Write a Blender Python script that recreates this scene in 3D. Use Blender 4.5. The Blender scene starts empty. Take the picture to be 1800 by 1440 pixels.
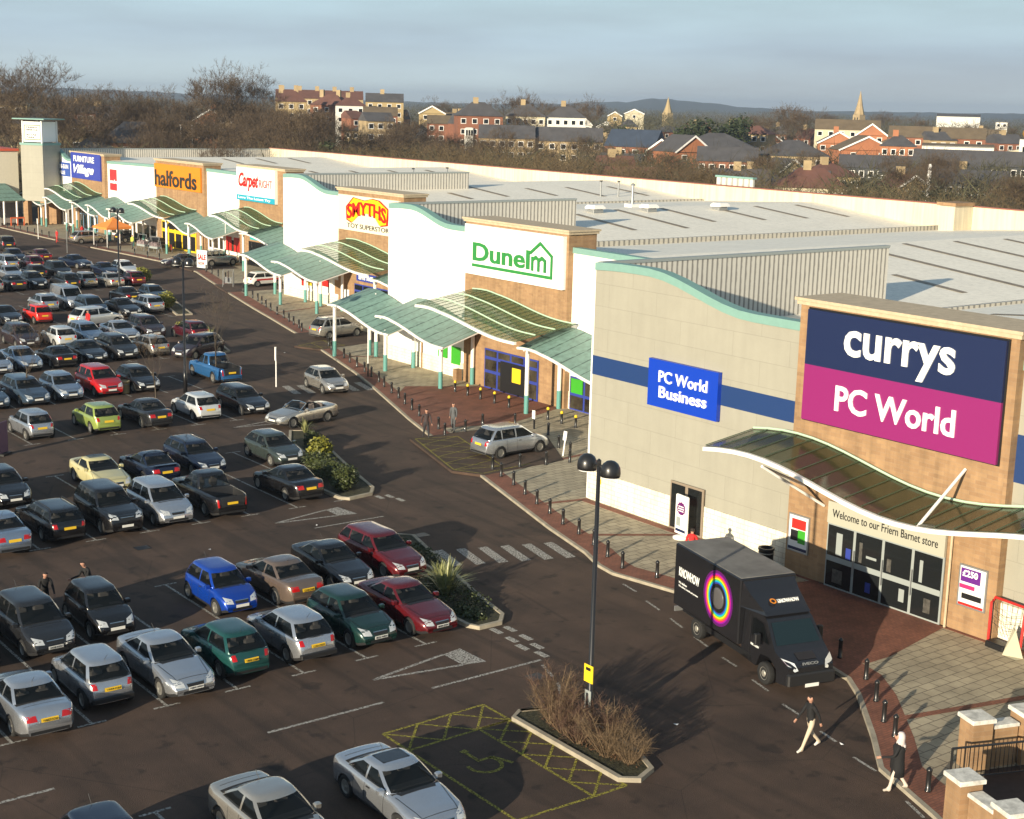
import bpy, bmesh, math, random
from mathutils import Vector, Matrix
from mathutils.bvhtree import BVHTree
PI = math.pi
R_ = math.radians
sc = bpy.context.scene
# ---------------------------------------------------------------- camera
cd = bpy.data.cameras.new('camera'); cam = bpy.data.objects.new('camera', cd)
sc.collection.objects.link(cam); sc.camera = cam
cr, cu, cf = Vector((.79620564, -.60449985, .02522902)), Vector((.10364136, .17735461, .97867452)), Vector((.59608309, .7766114, -.20386193))
cam.matrix_world = Matrix(((cr.x, cu.x, -cf.x, 0), (cr.y, cu.y, -cf.y, 0), (cr.z, cu.z, -cf.z, 18.652), (0, 0, 0, 1)))
cd.sensor_width = 36; cd.lens = 51.9; cd.clip_start = .5; cd.clip_end = 30000
# ---------------------------------------------------------------- sun and sky
SUN_AZ, SUN_EL = 20.0, 13.0        # direction the shadows fall (deg from +X), sun height
sd = bpy.data.lights.new('sun', 'SUN'); sun = bpy.data.objects.new('sun', sd); sc.collection.objects.link(sun)
sd.energy = 5.0; sd.angle = R_(.53); sd.color = (1, .87, .66)
to_sun = Vector((-math.cos(R_(SUN_AZ)) * math.cos(R_(SUN_EL)), -math.sin(R_(SUN_AZ)) * math.cos(R_(SUN_EL)), math.sin(R_(SUN_EL))))
sun.rotation_euler = to_sun.to_track_quat('Z', 'Y').to_euler(); sun.location = to_sun * 60
w = bpy.data.worlds.new('World'); sc.world = w; w.use_nodes = True
nt = w.node_tree; nt.nodes.clear(); N = nt.nodes.new; L = nt.links.new
sky = N('ShaderNodeTexSky'); sky.sky_type = 'NISHITA'; sky.sun_disc = False
sky.sun_elevation = R_(SUN_EL); sky.sun_rotation = math.atan2(to_sun.x, to_sun.y)
sky.air_density = 1.0; sky.dust_density = .6; sky.ozone_density = 2.0
bg1 = N('ShaderNodeBackground'); bg1.inputs[1].default_value = .065; L(sky.outputs[0], bg1.inputs[0])
# low winter stratus, banked along the horizon and thinning upward
tc = N('ShaderNodeTexCoord'); mp = N('ShaderNodeMapping'); mp.inputs['Scale'].default_value = (2.2, 2.2, 16)
nz = N('ShaderNodeTexNoise'); nz.inputs['Scale'].default_value = 1.6; nz.inputs['Detail'].default_value = 7; nz.inputs['Roughness'].default_value = .5
L(tc.outputs['Generated'], mp.inputs[0]); L(mp.outputs[0], nz.inputs[0])
rp = N('ShaderNodeValToRGB'); e = rp.color_ramp.elements
e[0].position = .36; e[0].color = (.36, .425, .485, 1); e[1].position = .66; e[1].color = (.47, .585, .65, 1)
L(nz.outputs[0], rp.inputs[0])
sz = N('ShaderNodeSeparateXYZ'); L(tc.outputs['Generated'], sz.inputs[0]); er = N('ShaderNodeValToRGB'); mz = N('ShaderNodeMapRange'); mz.inputs[2].default_value = .075; L(sz.outputs[2], mz.inputs[0]); L(mz.outputs[0], er.inputs[0])
e = er.color_ramp.elements; e[0].position = 0; e[0].color = (1.18, 1.12, 1.02, 1); e[1].position = .45; e[1].color = (.93, .95, .98, 1); q_ = e.new(.85); q_.color = (1.0, 1.1, 1.16, 1); q_ = e.new(1); q_.color = (1.0, 1.12, 1.18, 1)
mc = N('ShaderNodeMix'); mc.data_type = 'RGBA'; mc.blend_type = 'MULTIPLY'; mc.inputs[0].default_value = 1; L(rp.outputs[0], mc.inputs[6]); L(er.outputs[0], mc.inputs[7])
bg2 = N('ShaderNodeBackground'); bg2.inputs[1].default_value = .8; L(mc.outputs[2], bg2.inputs[0])
sx = N('ShaderNodeSeparateXYZ'); L(tc.outputs['Generated'], sx.inputs[0])
mr = N('ShaderNodeMapRange'); mr.inputs[1].default_value = .04; mr.inputs[2].default_value = .12; mr.inputs[3].default_value = .93; mr.inputs[4].default_value = .25
L(sx.outputs[2], mr.inputs[0])
mx = N('ShaderNodeMixShader'); L(mr.outputs[0], mx.inputs[0]); L(bg1.outputs[0], mx.inputs[1]); L(bg2.outputs[0], mx.inputs[2])
wo = N('ShaderNodeOutputWorld'); L(mx.outputs[0], wo.inputs[0])
sc.view_settings.view_transform = 'Standard'; sc.view_settings.look = 'None'; sc.view_settings.exposure = 0.68; sc.view_settings.gamma = 1
sc.cycles.max_bounces = 6; sc.cycles.transparent_max_bounces = 12; sc.cycles.volume_bounces = 0
sc.cycles.use_denoising = True
# ---------------------------------------------------------------- helpers
COL = sc.collection
_m = {}
def mat(name, col, rough=.7, metal=0, spec=.5, var=0, vs=3.0, bump=0, bs=8.0, coat=0, col2=None, alpha=1, kind='noise'):
    if name in _m: return _m[name]
    m = bpy.data.materials.new(name); m.use_nodes = True; t = m.node_tree; b = t.nodes['Principled BSDF']
    b.inputs['Base Color'].default_value = (*col, 1); b.inputs['Roughness'].default_value = rough
    b.inputs['Metallic'].default_value = metal; b.inputs['Specular IOR Level'].default_value = spec
    if coat: b.inputs['Coat Weight'].default_value = coat; b.inputs['Coat Roughness'].default_value = .06
    if alpha < 1: b.inputs['Alpha'].default_value = alpha
    if var or bump:
        g = t.nodes.new('ShaderNodeNewGeometry')
        src = g.outputs['Position']
        if var:
            n = t.nodes.new('ShaderNodeTexNoise'); n.inputs['Scale'].default_value = vs; n.inputs['Detail'].default_value = 8; n.inputs['Roughness'].default_value = .65
            t.links.new(src, n.inputs['Vector'])
            r = t.nodes.new('ShaderNodeValToRGB'); r.color_ramp.elements[0].position = .3; r.color_ramp.elements[1].position = .7
            c2 = col2 or tuple(min(1, c * (1 + var)) for c in col)
            r.color_ramp.elements[0].color = (*[c * (1 - var) for c in col], 1); r.color_ramp.elements[1].color = (*c2, 1)
            t.links.new(n.outputs[0], r.inputs[0]); t.links.new(r.outputs[0], b.inputs['Base Color'])
        if bump:
            n2 = t.nodes.new('ShaderNodeTexNoise'); n2.inputs['Scale'].default_value = bs; n2.inputs['Detail'].default_value = 6
            t.links.new(src, n2.inputs['Vector'])
            bp = t.nodes.new('ShaderNodeBump'); bp.inputs['Strength'].default_value = bump; bp.inputs['Distance'].default_value = .05
            t.links.new(n2.outputs[0], bp.inputs['Height']); t.links.new(bp.outputs[0], b.inputs['Normal'])
    _m[name] = m; return m
def brickmat(name, c1, c2, mortar, bw, bh, plane='YZ', rough=.85, msize=.012, var=.25, squash=1, rot=0):
    if name in _m: return _m[name]
    m = bpy.data.materials.new(name); m.use_nodes = True; t = m.node_tree; b = t.nodes['Principled BSDF']; b.inputs['Roughness'].default_value = rough
    g = t.nodes.new('ShaderNodeNewGeometry'); s = t.nodes.new('ShaderNodeSeparateXYZ'); c = t.nodes.new('ShaderNodeCombineXYZ')
    t.links.new(g.outputs['Position'], s.inputs[0])
    if plane == 'YZ':   # walls: run both X and Y into the course direction
        a = t.nodes.new('ShaderNodeMath'); a.operation = 'ADD'; t.links.new(s.outputs[0], a.inputs[0]); t.links.new(s.outputs[1], a.inputs[1])
        t.links.new(a.outputs[0], c.inputs[0]); t.links.new(s.outputs[2], c.inputs[1])
    else:
        t.links.new(s.outputs[0], c.inputs[0]); t.links.new(s.outputs[1], c.inputs[1])
    k = t.nodes.new('ShaderNodeTexBrick'); k.inputs['Color1'].default_value = (*c1, 1); k.inputs['Color2'].default_value = (*c2, 1); k.inputs['Mortar'].default_value = (*mortar, 1)
    k.inputs['Scale'].default_value = 1; k.inputs['Brick Width'].default_value = bw; k.inputs['Row Height'].default_value = bh; k.inputs['Mortar Size'].default_value = msize; k.inputs['Mortar Smooth'].default_value = .3
    mpn = t.nodes.new('ShaderNodeMapping'); mpn.inputs['Rotation'].default_value[2] = rot
    t.links.new(c.outputs[0], mpn.inputs[0]); t.links.new(mpn.outputs[0], k.inputs['Vector'])
    n = t.nodes.new('ShaderNodeTexNoise'); n.inputs['Scale'].default_value = .7; n.inputs['Detail'].default_value = 8; n.inputs['Roughness'].default_value = .7; t.links.new(g.outputs['Position'], n.inputs['Vector'])
    mrn = t.nodes.new('ShaderNodeMapRange'); mrn.inputs[1].default_value = .3; mrn.inputs[2].default_value = .7; mrn.inputs[3].default_value = 1 - var; mrn.inputs[4].default_value = 1 + var * .5
    t.links.new(n.outputs[0], mrn.inputs[0])
    mu = t.nodes.new('ShaderNodeMix'); mu.data_type = 'RGBA'; mu.blend_type = 'MULTIPLY'; mu.inputs[0].default_value = 1
    t.links.new(k.outputs[0], mu.inputs[6]); t.links.new(mrn.outputs[0], mu.inputs[7]); t.links.new(mu.outputs[2], b.inputs['Base Color'])
    bp = t.nodes.new('ShaderNodeBump'); bp.inputs['Strength'].default_value = .25; bp.inputs['Distance'].default_value = .02; bp.invert = True
    t.links.new(k.outputs[1], bp.inputs['Height']); t.links.new(bp.outputs[0], b.inputs['Normal'])
    _m[name] = m; return m
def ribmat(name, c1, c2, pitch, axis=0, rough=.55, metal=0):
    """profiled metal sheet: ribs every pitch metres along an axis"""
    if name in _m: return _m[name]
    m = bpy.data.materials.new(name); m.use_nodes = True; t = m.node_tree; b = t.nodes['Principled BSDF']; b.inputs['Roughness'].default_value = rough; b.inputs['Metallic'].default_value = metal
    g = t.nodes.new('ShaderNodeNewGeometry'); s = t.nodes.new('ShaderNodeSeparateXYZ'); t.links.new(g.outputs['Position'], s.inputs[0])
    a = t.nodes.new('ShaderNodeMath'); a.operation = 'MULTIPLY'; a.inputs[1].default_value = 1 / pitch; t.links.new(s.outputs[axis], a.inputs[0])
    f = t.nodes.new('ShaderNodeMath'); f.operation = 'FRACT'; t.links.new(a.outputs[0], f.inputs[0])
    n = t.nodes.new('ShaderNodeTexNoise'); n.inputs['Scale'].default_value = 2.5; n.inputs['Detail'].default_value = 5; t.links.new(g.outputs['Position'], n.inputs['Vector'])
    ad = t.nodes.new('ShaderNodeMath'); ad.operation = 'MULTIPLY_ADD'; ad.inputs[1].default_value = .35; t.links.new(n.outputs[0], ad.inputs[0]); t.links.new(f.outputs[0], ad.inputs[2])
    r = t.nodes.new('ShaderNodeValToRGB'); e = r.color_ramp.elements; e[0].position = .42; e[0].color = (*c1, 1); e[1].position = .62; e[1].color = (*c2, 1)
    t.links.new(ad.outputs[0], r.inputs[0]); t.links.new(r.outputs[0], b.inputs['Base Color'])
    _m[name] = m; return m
def tag(o, label=None, cat=None, group=None, kind=None):
    if label: o['label'] = label
    if cat: o['category'] = cat
    if group: o['group'] = group
    if kind: o['kind'] = kind
    return o
def empty(name, loc=(0, 0, 0), rz=0, label=None, cat=None, group=None):
    o = bpy.data.objects.new(name, None); COL.objects.link(o); o.location = loc; o.rotation_euler = (0, 0, rz); o.empty_display_size = .2
    return tag(o, label, cat, group)
class MB:
    def __init__(s): s.v = []; s.f = []; s.mi = []; s.k = 0
    def add(s, V, F):
        b = len(s.v); s.v += [tuple(q) for q in V]; s.f += [tuple(b + i for i in f) for f in F]; s.mi += [s.k] * len(F); return s
    def box(s, x0, x1, y0, y1, z0, z1):
        return s.add([(x0, y0, z0), (x1, y0, z0), (x1, y1, z0), (x0, y1, z0), (x0, y0, z1), (x1, y0, z1), (x1, y1, z1), (x0, y1, z1)],
                     [(0, 3, 2, 1), (4, 5, 6, 7), (0, 1, 5, 4), (1, 2, 6, 5), (2, 3, 7, 6), (3, 0, 4, 7)])
    def bbox(s, x0, x1, y0, y1, z0, z1, r=.02):   # box with chamfered vertical and top edges
        V = []
        for z, q in ((z0, 0), (z1 - r, 0), (z1, r)):
            a, b, c, d = x0 + q, x1 - q, y0 + q, y1 - q
            V += [(a + r, c, z), (b - r, c, z), (b, c + r, z), (b, d - r, z), (b - r, d, z), (a + r, d, z), (a, d - r, z), (a, c + r, z)]
        F = [tuple(range(7, -1, -1)), tuple(range(16, 24))]
        for l in (0, 8):
            F += [(l + i, l + (i + 1) % 8, l + 8 + (i + 1) % 8, l + 8 + i) for i in range(8)]
        return s.add(V, F)
    def tube(s, pts, r, n=8, cap=True):
        pts = [Vector(q) for q in pts]; rs = r if isinstance(r, (list, tuple)) else [r] * len(pts); V = []; F = []
        for i, q in enumerate(pts):
            d = (pts[min(i + 1, len(pts) - 1)] - pts[max(i - 1, 0)]).normalized()
            a = d.cross(Vector((0, 0, 1)) if abs(d.z) < .95 else Vector((1, 0, 0))).normalized(); b = d.cross(a)
            V += [tuple(q + (a * math.cos(2 * PI * j / n) + b * math.sin(2 * PI * j / n)) * rs[i]) for j in range(n)]
        for i in range(len(pts) - 1):
            F += [(i * n + j, i * n + j + n, i * n + (j + 1) % n + n, i * n + (j + 1) % n) for j in range(n)]
        if cap: F += [tuple(range(n)), tuple(range((len(pts) - 1) * n + n - 1, (len(pts) - 1) * n - 1, -1))]
        return s.add(V, F)
    def lathe(s, prof, n=12, c=(0, 0, 0), axis='z'):
        V = []; F = []
        for r, z in prof:
            for j in range(n):
                a = 2 * PI * j / n
                q = (r * math.cos(a), r * math.sin(a), z) if axis == 'z' else (r * math.cos(a), z, r * math.sin(a))
                V.append((q[0] + c[0], q[1] + c[1], q[2] + c[2]))
        for i in range(len(prof) - 1):
            for j in range(n):
                q = (i * n + j, i * n + (j + 1) % n, (i + 1) * n + (j + 1) % n, (i + 1) * n + j)
                F.append(q if axis == 'z' else q[::-1])
        F += [tuple(range(n - 1, -1, -1)), tuple(range((len(prof) - 1) * n, len(prof) * n))]
        return s.add(V, F)
    def prism(s, poly, z0, z1):       # plan polygon (ccw)
        n = len(poly); V = [(x, y, z0) for x, y in poly] + [(x, y, z1) for x, y in poly]
        return s.add(V, [tuple(range(n - 1, -1, -1)), tuple(range(n, 2 * n))] + [(i, (i + 1) % n, n + (i + 1) % n, n + i) for i in range(n)])
    def wall(s, prof, x0, x1, z0):    # prof: (y,z) top outline; a wall of thickness x0..x1 standing on z0
        n = len(prof); V = []
        for y, z in prof: V += [(x0, y, z0), (x0, y, z), (x1, y, z), (x1, y, z0)]
        F = []
        for i in range(n - 1):
            a, b = i * 4, i * 4 + 4
            F += [(a, b, b + 1, a + 1), (a + 1, b + 1, b + 2, a + 2), (a + 2, b + 2, b + 3, a + 3)]
        F += [(0, 1, 2, 3), (n * 4 - 1, n * 4 - 2, n * 4 - 3, n * 4 - 4)]
        return s.add(V, F)
    def strip(s, pts, wd, z):         # painted line along a plan polyline
        for (x0, y0), (x1, y1) in zip(pts, pts[1:]):
            d = Vector((x1 - x0, y1 - y0)).normalized(); q = Vector((-d.y, d.x)) * wd / 2
            s.add([(x0 - q.x, y0 - q.y, z), (x1 - q.x, y1 - q.y, z), (x1 + q.x, y1 + q.y, z), (x0 + q.x, y0 + q.y, z)], [(0, 1, 2, 3)])
        return s
    def poly(s, pts, z): return s.add([(x, y, z) for x, y in pts], [tuple(range(len(pts)))])
    def mesh(s, name, mats, smooth=False):
        me = bpy.data.meshes.new(name); me.from_pydata(s.v, [], s.f)
        for m in (mats if isinstance(mats, (list, tuple)) else [mats] if mats else []): me.materials.append(m)
        if any(s.mi): me.polygons.foreach_set('material_index', s.mi)
        if smooth: me.polygons.foreach_set('use_smooth', [True] * len(s.f))
        me.update(); return me
    def build(s, name, mats, parent=None, smooth=False, fix=True):
        me = s.mesh(name, mats, smooth)
        if fix:
            bm = bmesh.new(); bm.from_mesh(me); bmesh.ops.recalc_face_normals(bm, faces=bm.faces); bm.to_mesh(me); bm.free()
        return link(name, me, parent)
def link(name, me, parent=None, loc=None, rot=None):
    o = bpy.data.objects.new(name, me); COL.objects.link(o)
    if parent: o.parent = parent
    if loc is not None: o.location = loc
    if rot is not None: o.rotation_euler = rot
    return o
def copy_tree(o, parent=None):
    c = o.copy(); COL.objects.link(c); c.parent = parent
    for ch in list(o.children): copy_tree(ch, c)
    return c
_tx = {}
def textmesh(body, bold=0, res=3, shear=0):
    k = (body, bold, shear)
    if k in _tx: return _tx[k]
    c = bpy.data.curves.new('t', 'FONT'); c.body = body; c.offset = bold; c.resolution_u = res; c.shear = shear; c.align_x = 'LEFT'; c.space_line = .95
    o = bpy.data.objects.new('t', c); COL.objects.link(o); dg = bpy.context.evaluated_depsgraph_get()
    me = bpy.data.meshes.new_from_object(o.evaluated_get(dg)); bpy.data.objects.remove(o)
    V = [tuple(v.co) for v in me.vertices]; F = [tuple(f.vertices) for f in me.polygons]
    x0 = min(v[0] for v in V); x1 = max(v[0] for v in V); y0 = min(v[1] for v in V); y1 = max(v[1] for v in V)
    _tx[k] = ([((v[0] - x0) / (x1 - x0), (v[1] - y0) / (y1 - y0)) for v in V], F, (x1 - x0) / (y1 - y0)); return _tx[k]
def text(name, body, org, right, up, wd, ht, m, parent=None, depth=.04, bold=.02, shear=0, fn=None):
    """lettering: lower-left corner org, axes right/up, exact width and height; depth stands proud along right x up"""
    P, F, _ = textmesh(body, bold, 3, shear); org, right, up = Vector(org), Vector(right), Vector(up); nrm = right.cross(up)
    n = len(P); V = []
    for d in (depth, 0):
        for u, v in P:
            uu, vv = (u * wd, v * ht) if not fn else fn(u, v, wd, ht)
            V.append(tuple(org + right * uu + up * vv + nrm * d))
    b = MB(); b.add(V[:n], F)
    ed = {}
    for f in F:
        for i in range(len(f)):
            a, c = f[i], f[(i + 1) % len(f)]; ed[(a, c)] = ed.get((a, c), 0) + 1
    S = [(a, c) for (a, c) in ed if (c, a) not in ed]
    b.v += V[n:]; b.f += [(c, a, a + n, c + n) for a, c in S]; b.mi += [0] * len(S)
    return b.build(name, m, parent, fix=False)
def lerp(a, b, t): return a + (b - a) * t
def smooth01(t): t = max(0, min(1, t)); return .5 - .5 * math.cos(PI * t)
ORD = 'first second third fourth fifth sixth seventh eighth ninth tenth eleventh twelfth thirteenth fourteenth fifteenth sixteenth seventeenth eighteenth nineteenth twentieth'.split()
def ordw(i):
    if i < 20: return ORD[i]
    if i > 98: return 'hundredth' if i == 99 else 'hundred and ' + ordw(i - 100)
    t, u = divmod(i + 1, 10); T = {8: 'eighty', 9: 'ninety', 2: 'twenty', 3: 'thirty', 4: 'forty', 5: 'fifty', 6: 'sixty', 7: 'seventy'}
    return (T[t] + '-' + ORD[u - 1]) if u else {2: 'twentieth', 3: 'thirtieth', 4: 'fortieth', 5: 'fiftieth', 6: 'sixtieth', 7: 'seventieth', 8: 'eightieth', 9: 'ninetieth'}[t]
# ---------------------------------------------------------------- materials
M_asph = mat('asphalt', (.066, .040, .027), .9, var=.3, vs=.5, bump=.5, bs=45)
def _asph():
    t = M_asph.node_tree; b = t.nodes['Principled BSDF']; src = b.inputs['Base Color'].links[0].from_socket
    g = t.nodes.new('ShaderNodeNewGeometry')
    n = t.nodes.new('ShaderNodeTexNoise'); n.inputs['Scale'].default_value = 22; n.inputs['Detail'].default_value = 4; t.links.new(g.outputs['Position'], n.inputs['Vector'])
    mp = t.nodes.new('ShaderNodeMapping'); mp.inputs['Scale'].default_value = (.5, .06, 1); t.links.new(g.outputs['Position'], mp.inputs[0])
    n2 = t.nodes.new('ShaderNodeTexNoise'); n2.inputs['Scale'].default_value = 1.4; n2.inputs['Detail'].default_value = 5; t.links.new(mp.outputs[0], n2.inputs['Vector'])
    ad = t.nodes.new('ShaderNodeMath'); ad.operation = 'ADD'; t.links.new(n.outputs[0], ad.inputs[0]); t.links.new(n2.outputs[0], ad.inputs[1])
    r = t.nodes.new('ShaderNodeMapRange'); r.inputs[1].default_value = .6; r.inputs[2].default_value = 1.4; r.inputs[3].default_value = .62; r.inputs[4].default_value = 1.35; t.links.new(ad.outputs[0], r.inputs[0])
    mu = t.nodes.new('ShaderNodeMix'); mu.data_type = 'RGBA'; mu.blend_type = 'MULTIPLY'; mu.inputs[0].default_value = 1
    t.links.new(src, mu.inputs[6]); t.links.new(r.outputs[0], mu.inputs[7]); last = mu.outputs[2]
    def stain(scale, lo, hi, amt, det=3, vec=None, kind='noise'):
        nonlocal last
        if kind == 'noise': q = t.nodes.new('ShaderNodeTexNoise'); q.inputs['Detail'].default_value = det; out = q.outputs[0]
        else: q = t.nodes.new('ShaderNodeTexVoronoi'); q.feature = 'DISTANCE_TO_EDGE'; out = q.outputs[0]
        q.inputs['Scale'].default_value = scale; t.links.new(vec or g.outputs['Position'], q.inputs['Vector'])
        k = t.nodes.new('ShaderNodeMapRange'); k.inputs[1].default_value = lo; k.inputs[2].default_value = hi; k.inputs[3].default_value = 1; k.inputs[4].default_value = amt; t.links.new(out, k.inputs[0])
        x = t.nodes.new('ShaderNodeMix'); x.data_type = 'RGBA'; x.blend_type = 'MULTIPLY'; x.inputs[0].default_value = 1; t.links.new(last, x.inputs[6]); t.links.new(k.outputs[0], x.inputs[7]); last = x.outputs[2]
    stain(1.1, .61, .69, .5); stain(.23, .60, .63, .8, 1); stain(7, .70, .74, 1.5, 2)
    m3 = t.nodes.new('ShaderNodeMapping'); m3.inputs['Scale'].default_value = (.9, .05, 1); m3.inputs['Rotation'].default_value[2] = .32; t.links.new(g.outputs['Position'], m3.inputs[0]); stain(1.6, .52, .66, .66, 2, m3.outputs[0])
    stain(.16, .004, .0, .6, kind='v')
    t.links.new(last, b.inputs['Base Color'])
_asph()
M_ground = mat('grass earth', (.06, .06, .025), .95, var=.5, vs=.02, col2=(.13, .09, .05))
M_pave = brickmat('pale pavers', (.43, .37, .26), (.36, .31, .22), (.17, .14, .1), .62, .42, 'XY', msize=.022, var=.35)
def streaks(m, amt=.12):
    t = m.node_tree; b = t.nodes['Principled BSDF']; src = b.inputs['Base Color'].links[0].from_socket; g = t.nodes.new('ShaderNodeNewGeometry'); mp = t.nodes.new('ShaderNodeMapping'); mp.inputs['Scale'].default_value = (2.2, 2.2, .12); t.links.new(g.outputs['Position'], mp.inputs[0])
    n = t.nodes.new('ShaderNodeTexNoise'); n.inputs['Scale'].default_value = 1.5; n.inputs['Detail'].default_value = 6; t.links.new(mp.outputs[0], n.inputs['Vector']); k = t.nodes.new('ShaderNodeMapRange'); k.inputs[1].default_value = .4; k.inputs[2].default_value = .72; k.inputs[3].default_value = 1; k.inputs[4].default_value = 1 - amt; t.links.new(n.outputs[0], k.inputs[0])
    x = t.nodes.new('ShaderNodeMix'); x.data_type = 'RGBA'; x.blend_type = 'MULTIPLY'; x.inputs[0].default_value = 1; t.links.new(src, x.inputs[6]); t.links.new(k.outputs[0], x.inputs[7]); t.links.new(x.outputs[2], b.inputs['Base Color'])
M_redpave = brickmat('red block paving', (.27, .10, .06), (.21, .08, .048), (.1, .05, .035), .22, .11, 'XY', msize=.008, var=.4)
M_kerb = mat('concrete kerb', (.33, .29, .22), .9, var=.25, vs=2)
M_white = mat('white road paint', (.42, .40, .36), .8, var=.35, vs=9, col2=(.52, .5, .45))
def _worn(m):
    t = m.node_tree; b = t.nodes['Principled BSDF']; g = t.nodes.new('ShaderNodeNewGeometry')
    n = t.nodes.new('ShaderNodeTexNoise'); n.inputs['Scale'].default_value = 14; n.inputs['Detail'].default_value = 8; n.inputs['Roughness'].default_value = .75; t.links.new(g.outputs['Position'], n.inputs['Vector'])
    r = t.nodes.new('ShaderNodeValToRGB'); r.color_ramp.elements[0].position = .42; r.color_ramp.elements[1].position = .52; t.links.new(n.outputs[0], r.inputs[0]); t.links.new(r.outputs[0], b.inputs['Alpha'])
_worn(M_white)
M_yel = mat('yellow road paint', (.30, .26, .035), .8, var=.35, vs=8); _worn(M_yel)
M_wallw = mat('white render wall', (.9, .89, .84), .75, var=.03, vs=.5)
M_wallb = brickmat('beige cladding panels', (.335, .322, .265), (.325, .312, .256), (.265, .255, .21), 3.2, 1.05, 'YZ', rough=.55, msize=.012, var=.07)
M_stone = brickmat('cream stone blocks', (.83, .8, .66), (.76, .72, .58), (.5, .45, .35), .45, .22, 'YZ', msize=.012, var=.16)
M_brick = brickmat('buff brick', (.38, .235, .12), (.31, .185, .095), (.33, .22, .13), .45, .15, 'YZ', msize=.009, var=.22)
M_teal = mat('teal trim', (.19, .34, .30), .5, var=.06)
M_seam = ribmat('standing seam copper green', (.035, .07, .06), (.165, .275, .235), .9, 1, .5)
for _e in [x for x in M_seam.node_tree.nodes if x.type == 'VALTORGB']: _e.color_ramp.elements[0].position = .22; _e.color_ramp.elements[1].position = .30
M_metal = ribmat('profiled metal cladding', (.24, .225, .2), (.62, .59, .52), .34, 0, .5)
M_roofw = mat('roof membrane', (.93, .87, .74), .6, var=.05, vs=.3)
M_roofl = mat('dirty rooflight', (.26, .2, .13), .5, var=.3, vs=2)
M_cap = mat('stone coping', (.5, .4, .27), .8, var=.15)
M_dark = mat('dark metal', (.012, .012, .013), .45)
M_black = mat('black paint', (.014, .014, .015), .35, coat=.3)
M_wht = mat('white paint', (.82, .8, .76), .45)
M_wsign = mat('white sign face', (.86, .87, .84), .4)
M_navy = mat('navy band', (.012, .04, .14), .5)
streaks(M_wallb, .05); streaks(M_brick, .22); streaks(M_stone, .2); streaks(M_seam, .3); streaks(M_wallw, .08)
M_cream = mat('cream parapet wall', (.62, .56, .42), .75, var=.06, vs=.2)
streaks(M_cream, .25); streaks(M_roofw, .14)
M_glass = mat('dark glass', (.012, .014, .015), .06, spec=.6)
M_galv = mat('galvanised steel', (.36, .37, .37), .4, metal=.6)
M_grey = mat('grey frame', (.30, .33, .32), .5)
M_grn = mat('bright green panel', (.04, .32, .02), .5)
M_blue = mat('blue frame', (.03, .05, .28), .45)
M_redp = mat('red paint', (.5, .02, .015), .5)
M_yelp = mat('yellow paint', (.8, .55, .02), .5)
M_orng = mat('orange sign', (.68, .22, .01), .5)
"""glass canopy sheet: half see-through green-tinted panes"""
M_gc = bpy.data.materials.new('canopy glass'); M_gc.use_nodes = True
_t = M_gc.node_tree; _b = _t.nodes['Principled BSDF']; _b.inputs['Base Color'].default_value = (.11, .19, .075, 1); _b.inputs['Roughness'].default_value = .15; _b.inputs['Alpha'].default_value = .45
def YZ(name, y0, y1, z0, z1, x, m, parent, th=.05):   # panel on a wall facing -X
    return MB().box(x - th, x, y0, y1, z0, z1).build(name, m, parent)
LR, UP = Vector((0, -1, 0)), Vector((0, 0, 1))
# ---------------------------------------------------------------- ground, car park, pavement
def struct(o): return tag(o, kind='structure')
struct(MB().box(-900, 6800, -900, 6900, -1.2, -.08).build('ground', M_ground))
struct(MB().poly([(-90, -20), (60, -20), (125, 230), (-90, 260)], 0).build('car_park', M_asph))
KERB = [(24, 4), (29.8, 18), (31.8, 22.1), (32.9, 24.8), (34.5, 26.4), (36.7, 28.8), (37.5, 29.9), (38.2, 32.5), (38.8, 36), (38.9, 39.5), (38.6, 41.2), (38.3, 42.8), (38.5, 43.9), (39.2, 45.6), (40.2, 49.3), (43.1, 58.4), (45.9, 67), (47.4, 71.6), (50.6, 80.5), (52.6, 86.4), (55.3, 95.7), (57.5, 103.5), (59.7, 112), (61, 117.2), (63.6, 127), (67.2, 140), (68.7, 145.3), (69.6, 155), (69.1, 163.4), (68.5, 172.2), (67.8, 185.8), (67.4, 206)]
PV = .11
def xk(y):
    for (x0, y0), (x1, y1) in zip(KERB, KERB[1:]):
        if y0 <= y <= y1: return x0 + (x1 - x0) * (y - y0) / (y1 - y0)
    return KERB[-1][0]
b = MB(); n = len(KERB)
V = [(x, y, PV) for x, y in KERB] + [(90, y, PV) for x, y in KERB]
b.add(V, [(i, n + i, n + i + 1, i + 1) for i in range(n - 1)])
struct(b.build('pavement', M_pave))
def offs(pts, d):
    out = []
    for i, p in enumerate(pts):
        a = Vector(pts[max(i - 1, 0)]); c = Vector(pts[min(i + 1, len(pts) - 1)]); t = (c - a).normalized(); out.append((p[0] + t.y * d, p[1] - t.x * d))
    return out
def band(pts, d0, d1, z0, z1, name, m):
    A, B = offs(pts, d0), offs(pts, d1); b = MB(); n = len(pts)
    V = [(x, y, z0) for x, y in A] + [(x, y, z1) for x, y in A] + [(x, y, z1) for x, y in B] + [(x, y, z0) for x, y in B]
    F = []
    for i in range(n - 1):
        for k in range(3): F.append((k * n + i, k * n + i + 1, (k + 1) * n + i + 1, (k + 1) * n + i))
    b.add(V, F); return b.build(name, m)
struct(band(KERB, -.14, .02, 0, PV + .008, 'kerb', M_kerb))
struct(band(KERB, .02, 1.15, PV - .01, PV + .004, 'red_paving_edge', M_redpave))
b = MB(); z = PV + .008
b.poly([(39.9, 38.6), (38.95, 36), (38.5, 32.2), (38.9, 30.4), (40.2, 30.4), (44.3, 31.2), (44.4, 37.6)], z)
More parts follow.
